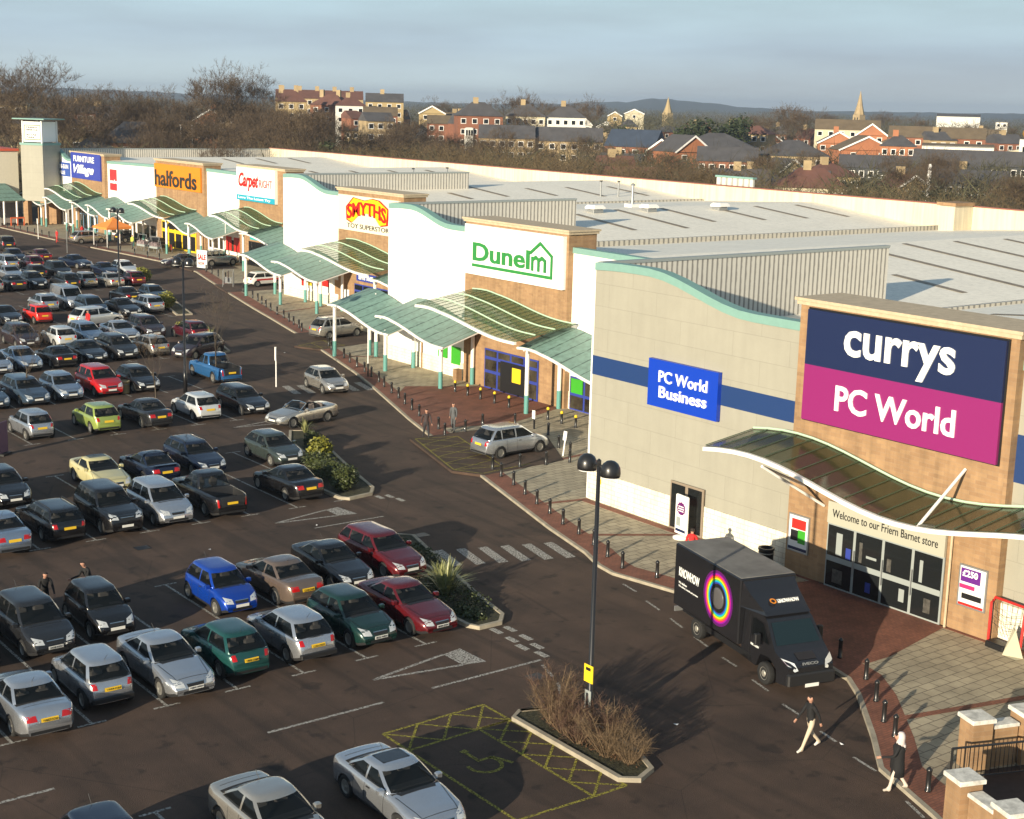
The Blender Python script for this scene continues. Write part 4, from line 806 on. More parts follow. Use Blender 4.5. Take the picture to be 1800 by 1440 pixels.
    xb = X(c0 + .07); top('scuttle', M_trim, [(xb + .10, -wh * .62), (xb + .10, wh * .62), (xb - .06, wh * .70), (xb - .06, -wh * .70)], 8, 1)
    if c0 > .9:
        for s in (1, -1): top('bonnet_seam', M_trim, [(X(.24), s * wh * .62), (X(.24), s * (wh * .62 + .016)), (xb + .08, s * (wh * .80 + .016)), (xb + .08, s * wh * .80)], 1, 8)
        top('bonnet_seam', M_trim, [(X(.24), -wh * .62), (X(.24), wh * .62), (X(.255), wh * .62), (X(.255), -wh * .62)], 8, 1)
    if ty in ('saloon', 'coupe'): top('boot_seam', M_trim, [(X(L - .55), -wh * .7), (X(L - .55), wh * .7), (X(L - .565), wh * .7), (X(L - .565), -wh * .7)], 8, 1); 
    tm = MB().lathe([(wr * .62, -.09), (wr * .9, -.105), (wr, -.07), (wr, .07), (wr * .9, .105), (wr * .66, .095), (wr * .64, .02)], 24, axis='y').mesh('tyre', M_tyre, True)
    rm = MB(); rr = wr * .64; rm.lathe([(rr, .06), (rr, .085), (rr * .88, .09), (rr * .84, .05)], 24, axis='y')
    rm.lathe([(rr * .2, .05), (rr * .2, .082), (.012, .09)], 12, axis='y')
    for q in range(5 if ty != 'panel van' else 8):
        a = 2 * PI * q / (5 if ty != 'panel van' else 8) + .3; d = Vector((math.cos(a), 0, math.sin(a))); t_ = Vector((-d.z, 0, d.x)) * rr * .13; p0 = d * rr * .15; p1 = d * rr * .92
        rm.add([tuple(p0 - t_ + Vector((0, .078, 0))), tuple(p1 - t_ * 1.4 + Vector((0, .072, 0))), tuple(p1 + t_ * 1.4 + Vector((0, .072, 0))), tuple(p0 + t_ + Vector((0, .078, 0)))], [(0, 1, 2, 3)])
    rm = rm.mesh('rim', M_rim); hub = MB().lathe([(rr, .0), (rr, .03), (rr * .1, .03)], 20, axis='y').mesh('hub', M_trim)
    wheels = [(X(b), s * (hw(b) - .105), s) for b in (fw, rw) for s in (1, -1)]
    mir = MB(); mir.bbox(-.07, .09, -.09, .12, -.06, .08, .03); mir.box(-.02, .05, -.16, -.08, -.05, 0); mir = mir.mesh('mirror', PAINTSLOT, False)
    mirrors = [(X(c0 + .42), s * (wh * .99 + .03), s) for s in (1, -1)]
    ant = MB().tube([(0, 0, 0), (-.22, 0, .2)], .008, 4).mesh('aerial', M_trim)
    _ct[ty] = (parts, (tm, rm, hub, wr, wheels), (mir, mirrors, T['belt'] + .05), (ant, (X(c2 - .15 if ty != 'saloon' else c2 - .1), 0, T['roof'] - .01)), T); return _ct[ty]
PAINTSLOT = bpy.data.materials.new('unpainted')
def car(ty, pc, x, y, h, label, z=0, group='parked cars', cat='car', plate=None, extras=()):
    parts, (tm, rm, hub, wr, wheels), (mir, mirrors, mz), (ant, ap), T = cartype(ty); far = y > 112
    name = {'panel van': 'panel_van', 'pickup': 'pickup_truck', 'people carrier': 'people_carrier'}.get(ty, 'parked_car')
    r = empty(name, (x, y, z), R_(h), label, {'panel van': 'van', 'pickup': 'pickup truck'}.get(ty, cat), group)
    pm = paint(pc, *[PAINT[pc][0], PAINT[pc][1]])
    q_ = random.Random(int(x * 97 + y * 31)); r.scale = (q_.uniform(.965, 1.03), q_.uniform(.98, 1.02), q_.uniform(.97, 1.03)); r.rotation_euler.z += R_(q_.uniform(-1.4, 1.4))
    def setm(o): o.material_slots[0].link = 'OBJECT'; o.material_slots[0].material = pm
    for nm, me, pn in parts:
        if far and nm in ('door_seam', 'door_handle', 'grille_bar', 'side_rub_strip', 'bonnet_seam', 'scuttle', 'boot_seam', 'seat', 'dashboard'): continue
        if nm == 'side_rub_strip' and not ('rub' in extras): continue
        o = link(nm, me, r)
        if pn: setm(o)
        if plate and nm in ('front_plate', 'rear_plate'):
            co = [v.co for v in me.vertices]; f = 1 if nm == 'front_plate' else -1; xm = max(c.x * f for c in co) * f; zs = [c.z for c in co]; y0 = max(c.y for c in co) if f > 0 else min(c.y for c in co)
            text('lettering', plate, (xm + .012 * f, (-.22 if f > 0 else .22), min(zs) + .02), Vector((0, f, 0)), UP, .44, max(zs) - min(zs) - .04, M_dark, o, .004, .01)
    for wx, wy, s in wheels:
        w = link('wheel', hub, r, (wx, wy, wr), (0, 0, 0 if s > 0 else PI)); link('tyre', tm, w); link('rim', rm, w)
    for mx_, my, s in mirrors:
        o = link('mirror', mir, r, (mx_, my, mz), (0, 0, 0)); o.scale = (1, s, 1); setm(o)
    if not far: link('aerial', ant, r, ap)
    if 'sunroof' in extras: MB().bbox(-.3, .28, -.42, .42, 0, .014, .006).build('sunroof', M_cglass, r).location = (T['L'] / 2 - T['cab'][1] - .5, 0, T['roof'] - .002)
    if 'rails' in extras:
        for s in (1, -1): c1, c2 = T['cab'][1], T['cab'][2]; MB().tube([(T['L'] / 2 - c1 - .1, s * T['W'] * .33, T['roof'] - .05), (T['L'] / 2 - c1 - .3, s * T['W'] * .33, T['roof'] + .05), (T['L'] / 2 - c2 + .3, s * T['W'] * .33, T['roof'] + .05), (T['L'] / 2 - c2 + .1, s * T['W'] * .33, T['roof'] - .05)], .02, 6).build('roof_rail', M_trim, r)
    if 'cladding' in extras: MB().bbox(-.09, .07, -T['W'] * .40, T['W'] * .40, .34, .5, .03).build('bumper_strip', M_trim, r).location = (-T['L'] / 2, 0, 0)
    if 'spoiler' in extras: MB().bbox(-.1, .1, -T['W'] * .34, T['W'] * .34, .0, .035, .015).build('spoiler', pm, r).location = (-T['L'] / 2 + .2, 0, T['prof'][-3][1] + .045)
    return r
A_, T_ = 90, -90        # A_: boot towards the camera, T_: nose towards it
ROWS = {
 0: ('bottom-edge row', [(12.4, 31.6, T_, 'hatchback', 'navy'), (16.5, 31.0, T_, 'saloon', 'champagne'), (20.1, 30.8, T_, 'saloon', 'silver', 'sunroof')]),
 1: ('nearest full row', [(11.7, 42.6, T_, 'hatchback', 'dark grey'), (14.05, 42.2, A_, 'saloon', 'silver', 'WG57 OOA'), (16.4, 42.9, A_, 'small hatchback', 'silver', 'V954 TJN', 'cladding'), (18.75, 42.6, T_, 'saloon', 'silver', 'HJ03 XBO'), (21.0, 42.9, A_, 'hatchback', 'teal green', 'VP52 UKM'), (23.5, 42.9, A_, 'hatchback', 'silver', 'LL56 ZKO', 'cladding'), (25.95, 42.9, T_, 'hatchback', 'dark green', 'EK52 WDV'), (28.35, 43.0, T_, 'saloon', 'dark red', 'MH04 ZNW')]),
 2: ('second row', [(13.9, 48.4, T_, 'estate', 'black'), (16.4, 48.2, T_, 'people carrier', 'dark grey', 'LR08 KEV'), (18.85, 48.4, T_, 'small hatchback', 'black'), (23.5, 48.2, T_, 'small hatchback', 'blue'), (25.95, 48.3, A_, 'saloon', 'bronze', 'S218 OKP'), (28.5, 48.6, T_, 'saloon', 'black'), (31.0, 48.9, T_, 'estate', 'dark red')]),
 3: ('third row', [(19.1, 60.1, A_, 'saloon', 'blue silver'), (21.6, 60.7, A_, 'estate', 'black', 'rails'), (24.1, 60.4, T_, 'off-roader', 'black'), (26.5, 60.4, T_, 'people carrier', 'silver'), (29.1, 60.8, A_, 'pickup', 'black'), (33.3, 60.9, A_, 'saloon', 'black')]),
 4: ('fourth row', [(19.2, 66.8, T_, 'saloon', 'navy'), (21.6, 66.8, T_, 'hatchback', 'black'), (26.4, 67.0, T_, 'coupe', 'pale yellow', 'sunroof'), (29.0, 67.2, A_, 'coupe', 'navy', 'spoiler'), (31.7, 67.8, T_, 'estate', 'navy', 'rails'), (35.9, 67.2, T_, 'hatchback', 'grey green')]),
 5: ('fifth row', [(27.3, 79.1, A_, 'small hatchback', 'silver'), (31.0, 79.0, A_, 'hatchback', 'lime green'), (33.9, 79.0, A_, 'saloon', 'dark grey'), (37.2, 79.2, A_, 'hatchback', 'white silver'), (40.3, 79.3, T_, 'estate', 'black')]),
 6: ('sixth row', [(27.8, 88.3, T_, 'saloon', 'slate blue'), (30.2, 88.3, T_, 'estate', 'slate blue'), (32.5, 88.4, T_, 'hatchback', 'blue silver'), (35.1, 88.8, T_, 'people carrier', 'red'), (37.6, 88.6, T_, 'hatchback', 'black'), (43.4, 89.3, A_, 'pickup', 'pickup blue')]),
 7: ('seventh row', [(31.6, 98.6, T_, 'hatchback', 'silver'), (33.9, 99.6, T_, 'saloon', 'blue silver'), (36.3, 99.6, A_, 'coupe', 'black'), (38.8, 100.3, T_, 'saloon', 'black'), (41.2, 100.6, T_, 'people carrier', 'dark grey'), (43.7, 100.6, A_, 'hatchback', 'champagne'), (46.2, 97.8, -155, 'people carrier', 'plum grey')]),
 8: ('eighth row', [(36.9, 108.3, T_, 'people carrier', 'plum grey'), (39.4, 107.3, A_, 'hatchback', 'white silver'), (41.9, 108.2, T_, 'estate', 'blue silver'), (44.4, 107.8, T_, 'saloon', 'silver'), (46.8, 108.4, T_, 'people carrier', 'plum grey'), (49.2, 105.5, A_, 'hatchback', 'maroon')]),
 9: ('ninth row', [(37.2, 119.8, T_, 'hatchback', 'black'), (39.6, 119.8, T_, 'saloon', 'black'), (42.0, 119.0, A_, 'small hatchback', 'bright red'), (47.2, 120.6, T_, 'people carrier', 'slate blue'), (49.6, 119.6, T_, 'saloon', 'black'), (52.3, 121.0, A_, 'estate', 'silver')]),
 10: ('tenth row', [(44.8, 125.4, A_, 'hatchback', 'silver'), (47.3, 126.2, T_, 'panel van', 'silver'), (53.1, 127.4, A_, 'saloon', 'black'), (55.5, 126.6, T_, 'hatchback', 'slate blue')]),
 11: ('eleventh row', [(44.8, 139.4, A_, 'hatchback', 'champagne'), (47.1, 140.2, A_, 'saloon', 'dark grey'), (49.4, 140.6, T_, 'hatchback', 'black'), (51.6, 138.2, A_, 'people carrier', 'dark grey'), (53.8, 139.2, A_, 'hatchback', 'champagne'), (56.1, 138.6, A_, 'saloon', 'champagne'), (58.5, 138.6, A_, 'hatchback', 'dark red')]),
 12: ('twelfth row', [(49.5, 147.6, T_, 'saloon', 'silver'), (51.9, 147.6, A_, 'hatchback', 'dark grey'), (54.3, 147.4, T_, 'people carrier', 'black'), (59.0, 146.6, T_, 'saloon', 'navy'), (61.2, 146.8, T_, 'hatchback', 'white silver')]),
 13: ('thirteenth row', [(52.0, 156.2, A_, 'people carrier', 'silver'), (54.4, 155.2, A_, 'hatchback', 'maroon')]),
 14: ('farthest row', [(52.5, 163, T_, 'hatchback', 'silver'), (55.0, 162.4, T_, 'hatchback', 'navy'), (57.8, 162.4, A_, 'saloon', 'maroon')]),
}
for ri, (rn, L_) in ROWS.items():
    if ri in (5, 6, 7, 8, 9, 11): # the far left end of the long rows, just outside or at the edge of the view
        pass
    for ci, e in enumerate(L_):
        x, y, h, ty, pc = e[:5]; ex = e[5:]; plate = next((q for q in ex if ' ' in q), None)
        face = 'boot towards us' if h == A_ else 'nose towards us' if h == T_ else 'parked askew'
        car(ty, pc, x, y, h, f'{pc} {ty}, {face}, {ordw(ci)} from the left in the {rn}', plate=plate, extras=[q for q in ex if ' ' not in q])
car('hatchback', 'champagne', 47.8, 82.2, -94, 'silver hatchback driving over the farther zebra crossing', cat='car', group='cars on the move')
car('convertible', 'champagne', 41.6, 74.3, 193, 'silver convertible with its roof down, turning in the lane', group='cars on the move', cat='convertible')
car('saloon', 'navy', 59.0, 154.8, -75, 'black car driving along the far lane below the shop canopies', group='cars on the move')
car('people carrier', 'white silver', 45.4, 115.0, 12, 'pale car crossing the lane beside a person in red', group='cars on the move')
car('off-roader', 'dark grey', 58.6, 175.8, 80, 'dark off-roader boot towards us, alone at the far left lane', group='cars on the move')
car('people carrier', 'silver', 47.2, 61.6, 3, 'silver compact people carrier in the kerb bay among black bollards', PV, 'cars in the kerbside bays')
car('people carrier', 'champagne', 59.2, 100.2, 8, 'silver people carrier side-on under the edge of the green canopy', PV, 'cars in the kerbside bays', extras=['rails'])
c = car('hatchback', 'white', 69.4, 131.6, 5, 'small white car with a broad red stripe in a kerb bay', PV, 'cars in the kerbside bays')
MB().box(-1.4, 1.3, -.882, -.872, .66, .82).build('red_stripe', M_redp, c)
car('off-roader', 'silver', 73.2, 149.6, 5, 'silver off-roader side-on behind the white sale board', PV, 'cars in the kerbside bays')
car('saloon', 'plum grey', 69.4, 150.6, 182, 'dark car nosed in behind the lamp head, left of the sale board', PV, 'cars in the kerbside bays')
car('people carrier', 'champagne', 69.8, 178.6, 5, 'silver people carrier side-on in the kerb bay by the orange gazebo', PV, 'cars in the kerbside bays')
car('hatchback', 'dark grey', 75.2, 178.2, 10, 'dark grey car half hidden behind a people carrier and the gazebo', PV, 'cars in the kerbside bays')
# ---------------------------------------------------------------- delivery truck
M_trk = mat('truck black', (.012, .012, .014), .25, coat=.6, var=.05)
tr = empty('delivery_truck', (36.35, 33.3, 0), R_(-104.5), 'black box delivery truck with a rainbow ring and white lettering on its side', 'truck')
MB().bbox(-3.75, .75, -1.1, 1.1, .85, 3.15, .04).build('cargo_box', M_trk, tr)
MB().box(-3.7, .7, -1.05, 1.05, 3.152, 3.17).build('box_roof', mat('truck roof grey', (.17, .165, .15), .7, var=.3, vs=1), tr)
b = MB()
V = []
for x, hw_, z in ((.7, 1.08, 2.2), (2.05, .86, 2.25), (1.9, .84, 2.35), (1.15, .95, 2.75), (.7, 1.02, 3.1)):
    V += [(x, -hw_, z), (x, hw_, z)]
b.add(V, [(0, 1, 3, 2), (2, 3, 5, 4), (4, 5, 7, 6), (6, 7, 9, 8), (0, 2, 4, 6, 8), (9, 7, 5, 3, 1), (8, 9, 1, 0)]); df = b.build('roof_deflector', M_trk, tr)
prof = [(.78, 2.25), (1.95, 2.22), (2.15, 2.1), (2.75, 1.42), (2.9, 1.3), (3.35, 1.08), (3.5, .95), (3.55, .6), (3.5, .35), (3.0, .33)]
V = []; F = []
for x, z in prof:
    wv = .98 if z < 1.3 else .98 - (z - 1.3) * .13; wv -= max(0, x - 3.0) * .25; V += [(x, -wv, z), (x, wv, z)]
for i in range(len(prof) - 1): F.append((2 * i, 2 * i + 1, 2 * i + 3, 2 * i + 2))
low = [(.78, .5), (1.75, .45), (2.0, .95), (2.55, 1.02), (2.98, .75)]
side = [2 * i for i in range(len(prof))]; n0 = len(V)
for x, z in low: V += [(x, -.98, z), (x, .98, z)]
F.append(tuple([n0 + 2 * i for i in range(5)][::-1] and side + [n0 + 2 * i for i in (4, 3, 2, 1, 0)])); F.append(tuple([q + 1 for q in side] + [n0 + 2 * i + 1 for i in (4, 3, 2, 1, 0)])[::-1])
for i in range(4): F.append((n0 + 2 * i, n0 + 2 * i + 2, n0 + 2 * i + 3, n0 + 2 * i + 1))
b = MB(); b.add(V, F); cab = b.build('cab', M_trk, tr)
def quadpart(name, pts, m, par): b = MB(); b.add(pts, [tuple(range(len(pts)))]); return b.build(name, m, par, fix=False)
quadpart('windscreen', [(2.20, -.76, 2.07), (2.73, -.84, 1.46), (2.73, .84, 1.46), (2.20, .76, 2.07)], mat('truck glass', (.01, .02, .024), .05, spec=.5), tr)
for s in (1, -1):
    q = [(1.35, s * .925, 2.02), (1.98, s * .925, 2.0), (2.5, s * .985, 1.42), (1.35, s * .985, 1.42)]; quadpart('door_window', q if s > 0 else q[::-1], M_cglass, tr)
    MB().bbox(2.05, 2.2, s * 1.22 - .11, s * 1.22 + .11, 1.35, 1.75, .03).build('mirror', M_dark, tr)
    q = [(3.12, s * .93, 1.2), (3.38, s * .86, 1.05), (3.52, s * .62, .82), (3.54, s * .5, .86), (3.4, s * .58, 1.08)]; quadpart('headlight', [(x + .02, y * 1.02, z + .01) for x, y, z in (q if s > 0 else q[::-1])], M_head, tr)
    MB().box(1.3, 1.31, s * .984 - .004, s * .984 + .004, .5, 2.1).build('door_seam', M_trim, tr)
    for wx in (2.3, -2.15):
        w = MB().lathe([(.22, -.1), (.36, -.12), (.38, -.08), (.38, .08), (.36, .12), (.22, .1)], 22, (0, 0, 0), 'y').build('wheel', M_tyre, tr, True); w.location = (wx, s * .9, .38); w.rotation_euler = (0, 0, 0 if s > 0 else PI)
        MB().lathe([(.22, .05), (.22, .105), (.14, .07), (.1, .12), (.02, .13)], 16, (0, 0, 0), 'y').build('rim', mat('steel rim', (.4, .38, .33), .4, metal=.5), w)
    MB().box(-1.6, 1.5, s * .95 - .03, s * .95 + .03, .5, .72).build('side_guard', M_dark, tr)
    MB().box(-3.0, -1.4, s * .98 - .14, s * .98 + .14, .78, .84).build('mudguard', M_dark, tr)
MB().box(-3.7, .7, -.45, .45, .5, .84).build('chassis', M_dark, tr)
MB().bbox(3.42, 3.62, -.9, .9, .38, .78, .05).build('front_bumper', M_trim, tr); MB().box(3.625, 3.635, -.26, .26, .3, .42).build('front_plate', M_plw, tr)
MB().box(-3.82, -3.76, -1.0, 1.0, .5, .68).build('rear_bumper', M_galv, tr); MB().box(-3.84, -3.825, .35, .95, .42, .6).build('rear_plate', M_plw, tr)
quadpart('bonnet_grille', [(3.0, -.35, 1.27), (3.3, -.35, 1.13), (3.3, .35, 1.13), (3.0, .35, 1.27)], M_trim, tr); text('lettering', 'IVECO', (3.47, -.3, 1.0), Vector((0, 1, 0)), Vector((-.3, 0, .95)).normalized(), .6, .09, M_galv, tr, .02, .02)
# the decorated sides
SX = None
for s in (1, -1):
    yy = s * 1.102; rg = Vector((-s, 0, 0)); dec = None
    def ringpart(cx, cz, r0, r1, m, name, par, off):
        b = MB(); V = []; n = 48
        for i in range(n): a = 2 * PI * i / n; V += [(cx + r0 * math.cos(a), yy + s * off, cz + r0 * math.sin(a)), (cx + r1 * math.cos(a), yy + s * off, cz + r1 * math.sin(a))]
        b.add(V, [(2 * i, 2 * i + 1, (2 * i + 3) % (2 * n), (2 * i + 2) % (2 * n)) for i in range(n)]); return b.build(name, m, par)
    cols = [(.25, .01, .3), (.62, .02, .12), (.8, .16, .01), (.8, .55, .01), (.08, .5, .06), (.01, .3, .6), (.03, .05, .3)]
    base = ringpart(-.65, 2.02, .0, .98, mat('ring 0', (.10, .01, .12), .35), 'rainbow_ring', tr, .002)
    for i, c in enumerate(cols): ringpart(-.65, 2.02, .88 - .052 * (i + 1), .88 - .052 * i, mat(f'ring {i+1}', c, .35), 'ring_colour', base, .004)
    ringpart(-.65, 2.02, 0, .51, M_black, 'speaker_surround', base, .004)
    sp = MB().lathe([(.40, .005), (.36, .03), (.25, .05), (.1, .06), (.01, .062)], 28, axis='y').build('speaker_cone', mat('speaker grey', (.09, .085, .085), .3), base, True); sp.location = (-.65, yy, 2.02); sp.rotation_euler = (0, 0, 0 if s > 0 else PI)
    org = (-1.95 if s > 0 else -3.4, yy, 2.0); text('lettering', 'KNOWHOW', org, rg, UP, 1.45, .34, M_wsign, tr, .006, .022)
    for zz, ln in ((1.72, .6), (1.58, 1.4)): text('lettering', 'We deliver' if ln < 1 else 'We deliver, install and protect', (-1.98 if s > 0 else -3.4, yy, zz), rg, UP, ln, .085, M_wsign, tr, .004, .015)
    text('lettering', 'KNOWHOW', (1.95 if s > 0 else 1.4, s * .986, 1.08), rg, UP, .5, .08, M_wsign, tr, .004, .03)
nrm = Vector((.4, 0, .75)).normalized(); upd = Vector((-.75, 0, .4)).normalized()
text('lettering', 'KNOWHOW', (1.62, -.15, 2.5), Vector((0, 1, 0)), upd, .85, .16, M_wsign, df, .02, .012)
b = MB(); V = []
for i in range(20):
    a = 2 * PI * i / 20
    for r in (.07, .12): q = Vector((1.60, -.35, 2.57)) + Vector((0, 1, 0)) * r * math.cos(a) + upd * r * math.sin(a) + nrm * .02; V.append(tuple(q))
b.add(V, [(2 * i, 2 * i + 1, (2 * i + 3) % 40, (2 * i + 2) % 40) for i in range(20)]); b.build('ring_emblem', M_orng, df)
# ---------------------------------------------------------------- bollards
rnd = random.Random(5)
def bollard_parts(cap):
    r = empty('bollard', (0, 0, PV))
    MB().lathe([(.095, 0), (.095, .05), (.075, .07), (.072, .60), (.088, .62), (.088, .66), (.07, .69), (.02, .74)], 12).build('post', M_black, r, True)
    if cap: MB().lathe([(.092, .60), (.092, .70), (.06, .75), (.01, .77)], 12).build('cap', M_yelp, r, True)
    return r
BP = None
KB = [(32.7, 23.1), (34.9, 26.0), (35.5, 26.9), (36.6, 28.1), (37.8, 29.5), (38.6, 31.3), (39.2, 33.9), (39.6, 36.4), (39.8, 38.9), (39.25, 41.3), (38.9, 43.0), (39.4, 44.5), (40.0, 46.1), (40.5, 47.7), (40.9, 49.3), (41.5, 51.0), (42.0, 52.6), (42.6, 54.3), (43.2, 56.0), (43.7, 57.7), (44.2, 59.1), (46.6, 66.9), (47.2, 68.4), (48.2, 71.9), (48.8, 73.6), (49.4, 75.3), (50.1, 77.1), (50.6, 78.7), (51.3, 80.7), (51.9, 82.3), (52.5, 84.2), (53.0, 85.9), (53.6, 87.9), (54.1, 89.7), (54.7, 91.5), (55.7, 95.0), (56.4, 96.6), (58.1, 103.8), (58.8, 105.5), (59.3, 107.3), (59.8, 109.0), (60.4, 111), (60.9, 113.1), (61.5, 115.4), (62.2, 117.6), (62.9, 119.7), (63.5, 121.6), (64.0, 123.6), (64.6, 126), (65.3, 128), (68.2, 137.6), (68.7, 140.3), (69.2, 142.8), (69.5, 144.8), (70.2, 154.5), (69.9, 157.6), (69.6, 160.2), (69.5, 163.6), (69.2, 167), (69.1, 170.5), (68.9, 173.5), (68.5, 185.8), (68.3, 188), (68.2, 190.3), (68.1, 192.7), (68.0, 195.1), (67.9, 197.5), (67.9, 199.9), (67.8, 202.4)]
IB = [(45.7, 58.75), (47.2, 58.45), (48.6, 58.2), (49.7, 59.5), (50.2, 61.1), (51.7, 63.9), (51.6, 66.9), (49.9, 67.8), (48.1, 67.0)]
CB = [(54.3, 64.6), (54.3, 65.9), (54.3, 67.2), (54.4, 71.2), (54.4, 72.7), (54.4, 74.2), (54.4, 75.6), (54.4, 77.0)]
def bollards(L, cap, fmt, group):
    src = bollard_parts(cap)
    for i, (x, y) in enumerate(L):
        o = src if i == 0 else copy_tree(src)
        o.location = (x, y, PV); tag(o, fmt % ordw(i), 'bollard', group)
bollards(KB, 0, 'black kerbside bollard, %s along the kerb counting from the lower right corner', 'black bollards along the kerb')
bollards(IB, 0, 'black bollard ringing the kerb bay, %s round from its near left corner', 'black bollards round the kerb bay')
bollards(CB, 1, 'black bollard with a yellow top, %s from the right outside the blue doors', 'yellow-topped bollards outside the blue doors')
# ---------------------------------------------------------------- lamps, posts, signs
def lamp(x, y, h, label, rot, heads=2, extra=True):
    r = empty('street_lamp', (x, y, 0), rot, label, 'street lamp', 'black double-headed lamps in the car park')
    MB().tube([(0, 0, 0), (0, 0, 1.3), (0, 0, 1.35), (0, 0, h)], [.13, .13, .085, .06], 12).build('pole', M_black, r, True)
    MB().lathe([(.07, h), (.07, h + .15), (.02, h + .2)], 10).build('finial', M_black, r)
    for s in ((1, -1) if heads == 2 else (1,)):
        a = MB().tube([(0, 0, h), (0, s * .15, h + .02), (0, s * .3, h - .12)], .035, 6).build('arm', M_black, r)
        MB().lathe([(.29, -.2), (.3, -.1), (.285, .05), (.23, .17), (.13, .25), (.02, .28)], 16, (0, s * .52, h - .02)).build('lamp_head', M_black, r, True)
        MB().lathe([(.26, -.23), (.26, -.205)], 16, (0, s * .52, h - .02)).build('lens', M_pst, r)
    return r
l1 = lamp(27.5, 31.6, 8.35, 'tall black lamp post with two domed heads and a yellow sign, rising from the shrubs', 0)
MB().box(-.1, -.08, -.2, .2, 1.65, 2.2).build('yellow_sign', M_yelp, l1); b = MB(); b.box(-.105, -.10, -.1, .12, 2.02, 2.12); b.build('camera_symbol', M_dark, l1); MB().box(-.11, -.09, -.15, .12, .75, 1.4).build('grey_plate', M_grey, l1)
lamp(39.65, 85.9, 8.35, 'tall black lamp post among the middle rows, beside the blue pickup', R_(20)); lamp(54.4, 131.8, 7.9, 'far black lamp post in front of the orange gazebo', R_(20))
def post(x, y, h, label, plate, pm, low=None, z=PV, ptm=M_wht, pw=.3, ph=.4, cat='sign post', rot=0):
    r = empty('sign_post', (x, y, z), rot, label, cat, 'sign posts'); c = MB().tube([(0, 0, 0), (0, 0, h)], .045, 8).build('pole', ptm, r)
    if low: MB().tube([(0, 0, 0), (0, 0, low)], .06, 8).build('sleeve', M_black, r)
    if plate: MB().bbox(-.07, -.045, -pw / 2, pw / 2, h - ph, h, .01).build('plate', pm, r)
    return r
post(45.5, 84.7, 2.65, 'thin white sign post at the left end of the farther zebra crossing', 1, M_wht, z=0, pw=.16, ph=.9); post(52.35, 84.4, 3.4, 'white pole with a black foot in the bollard line under the canopy edge', 0, M_wht, .9)
post(52.0, 65.6, 1.1, 'small white notice on a short dark post behind the silver people carrier', 1, M_pst, .6, ph=.5, pw=.28); post(49.2, 59.5, 1.35, 'small white notice on a leaning post in front of the silver car bonnet', 1, M_pst, ph=.5, pw=.28).rotation_euler = (0, R_(8), 0)
post(66.5, 186.9, 2.6, 'white bus-stop style sign post at the far left kerb', 1, M_wht, z=0, pw=.3, ph=.7); post(63.6, 169.3, 2.7, 'grey pole standing in the lane near the far people carrier', 0, M_wht, z=0, ptm=M_galv); post(74.9, 151, 6.8, 'tall white pole with a dark foot below the flooring sign', 0, M_wht, 1.6)
r = empty('sale_board', (70.1, 147.0, PV), R_(20), 'white pavement board with red lettering beside a silver off-roader', 'sign board')
MB().bbox(-.05, .05, -.75, .75, .15, 2.05, .02).build('board', M_pst, r); MB().box(-.3, .3, -.6, .6, 0, .15).build('foot', M_dark, r); text('lettering', 'SALE', (-.06, .6, 1.0), LR, UP, 1.2, .6, M_redp, r, .01, .04); text('lettering', 'NOW', (-.06, .5, .45), LR, UP, .9, .35, M_redp, r, .01, .02)
r = empty('pavement_sign', (43.9, 44.8, PV), R_(-6), 'white poster stand with a purple disc on a round base by the bronze doors', 'sign board')
MB().lathe([(.36, 0), (.36, .08), (.2, .14), (.1, .16)], 20).build('base', M_wht, r, True); MB().bbox(-.06, .06, -.42, .42, .2, 1.95, .03).build('poster_case', M_wht, r)
b = MB(); V = []
for i in range(24): a = 2 * PI * i / 24; q = .27 if i % 2 else .31; V.append((-.066, q * math.cos(a), 1.35 + q * math.sin(a)))
b.add(V, [tuple(range(24))]); b.build('purple_disc', mat('deep purple', (.13, .015, .13), .4), r, fix=False)
for zz, ln in ((1.42, .36), (1.32, .42), (1.22, .36)): MB().box(-.072, -.068, -ln / 2, ln / 2, zz, zz + .045).build('printed_line', M_wsign, r)
MB().box(-.068, -.062, -.34, .34, .3, .42).build('navy_strip', M_nv2, r); MB().box(-.068, -.062, .02, .3, .55, .95).build('picture', M_grey, r)
r = empty('purple_banner', (24.6, 75.4, 0), R_(-50), 'purple banner on a black base at the left edge', 'banner'); MB().bbox(-.04, .04, -.55, .3, .12, 1.75, .02).build('banner_panel', mat('mauve', (.16, .08, .13), .6), r); MB().box(-.25, .25, -.5, .25, 0, .1).build('foot', M_dark, r); b = MB(); b.lathe([(.2, -.045), (.2, -.041)], 20, (0, 0, 0), 'y'); q = b.build('ring_mark', M_pst, r); q.rotation_euler = (0, 0, R_(-90)); q.location = (0, -.1, 1.1)
for x, y, hh, lb in ((43.75, 39.65, .95, 'round dark litter bin beside the red poster'), (36.3, 87.6, .8, 'pale wooden litter bin at the foot of a sapling')):
    r = empty('litter_bin', (x, y, PV if x > 40 else 0), 0, lb, 'bin', 'litter bins'); mm = M_dark if x > 40 else mat('pale wood bin', (.4, .3, .15), .7)
    MB().lathe([(.3, 0), (.31, .06), (.31, hh - .1), (.34, hh - .08), (.34, hh), (.26, hh), (.24, hh - .3)], 18).build('bin_body', mm, r, True); MB().lathe([(.325, hh - .22), (.325, hh - .18)], 18).build('bin_band', M_galv, r)
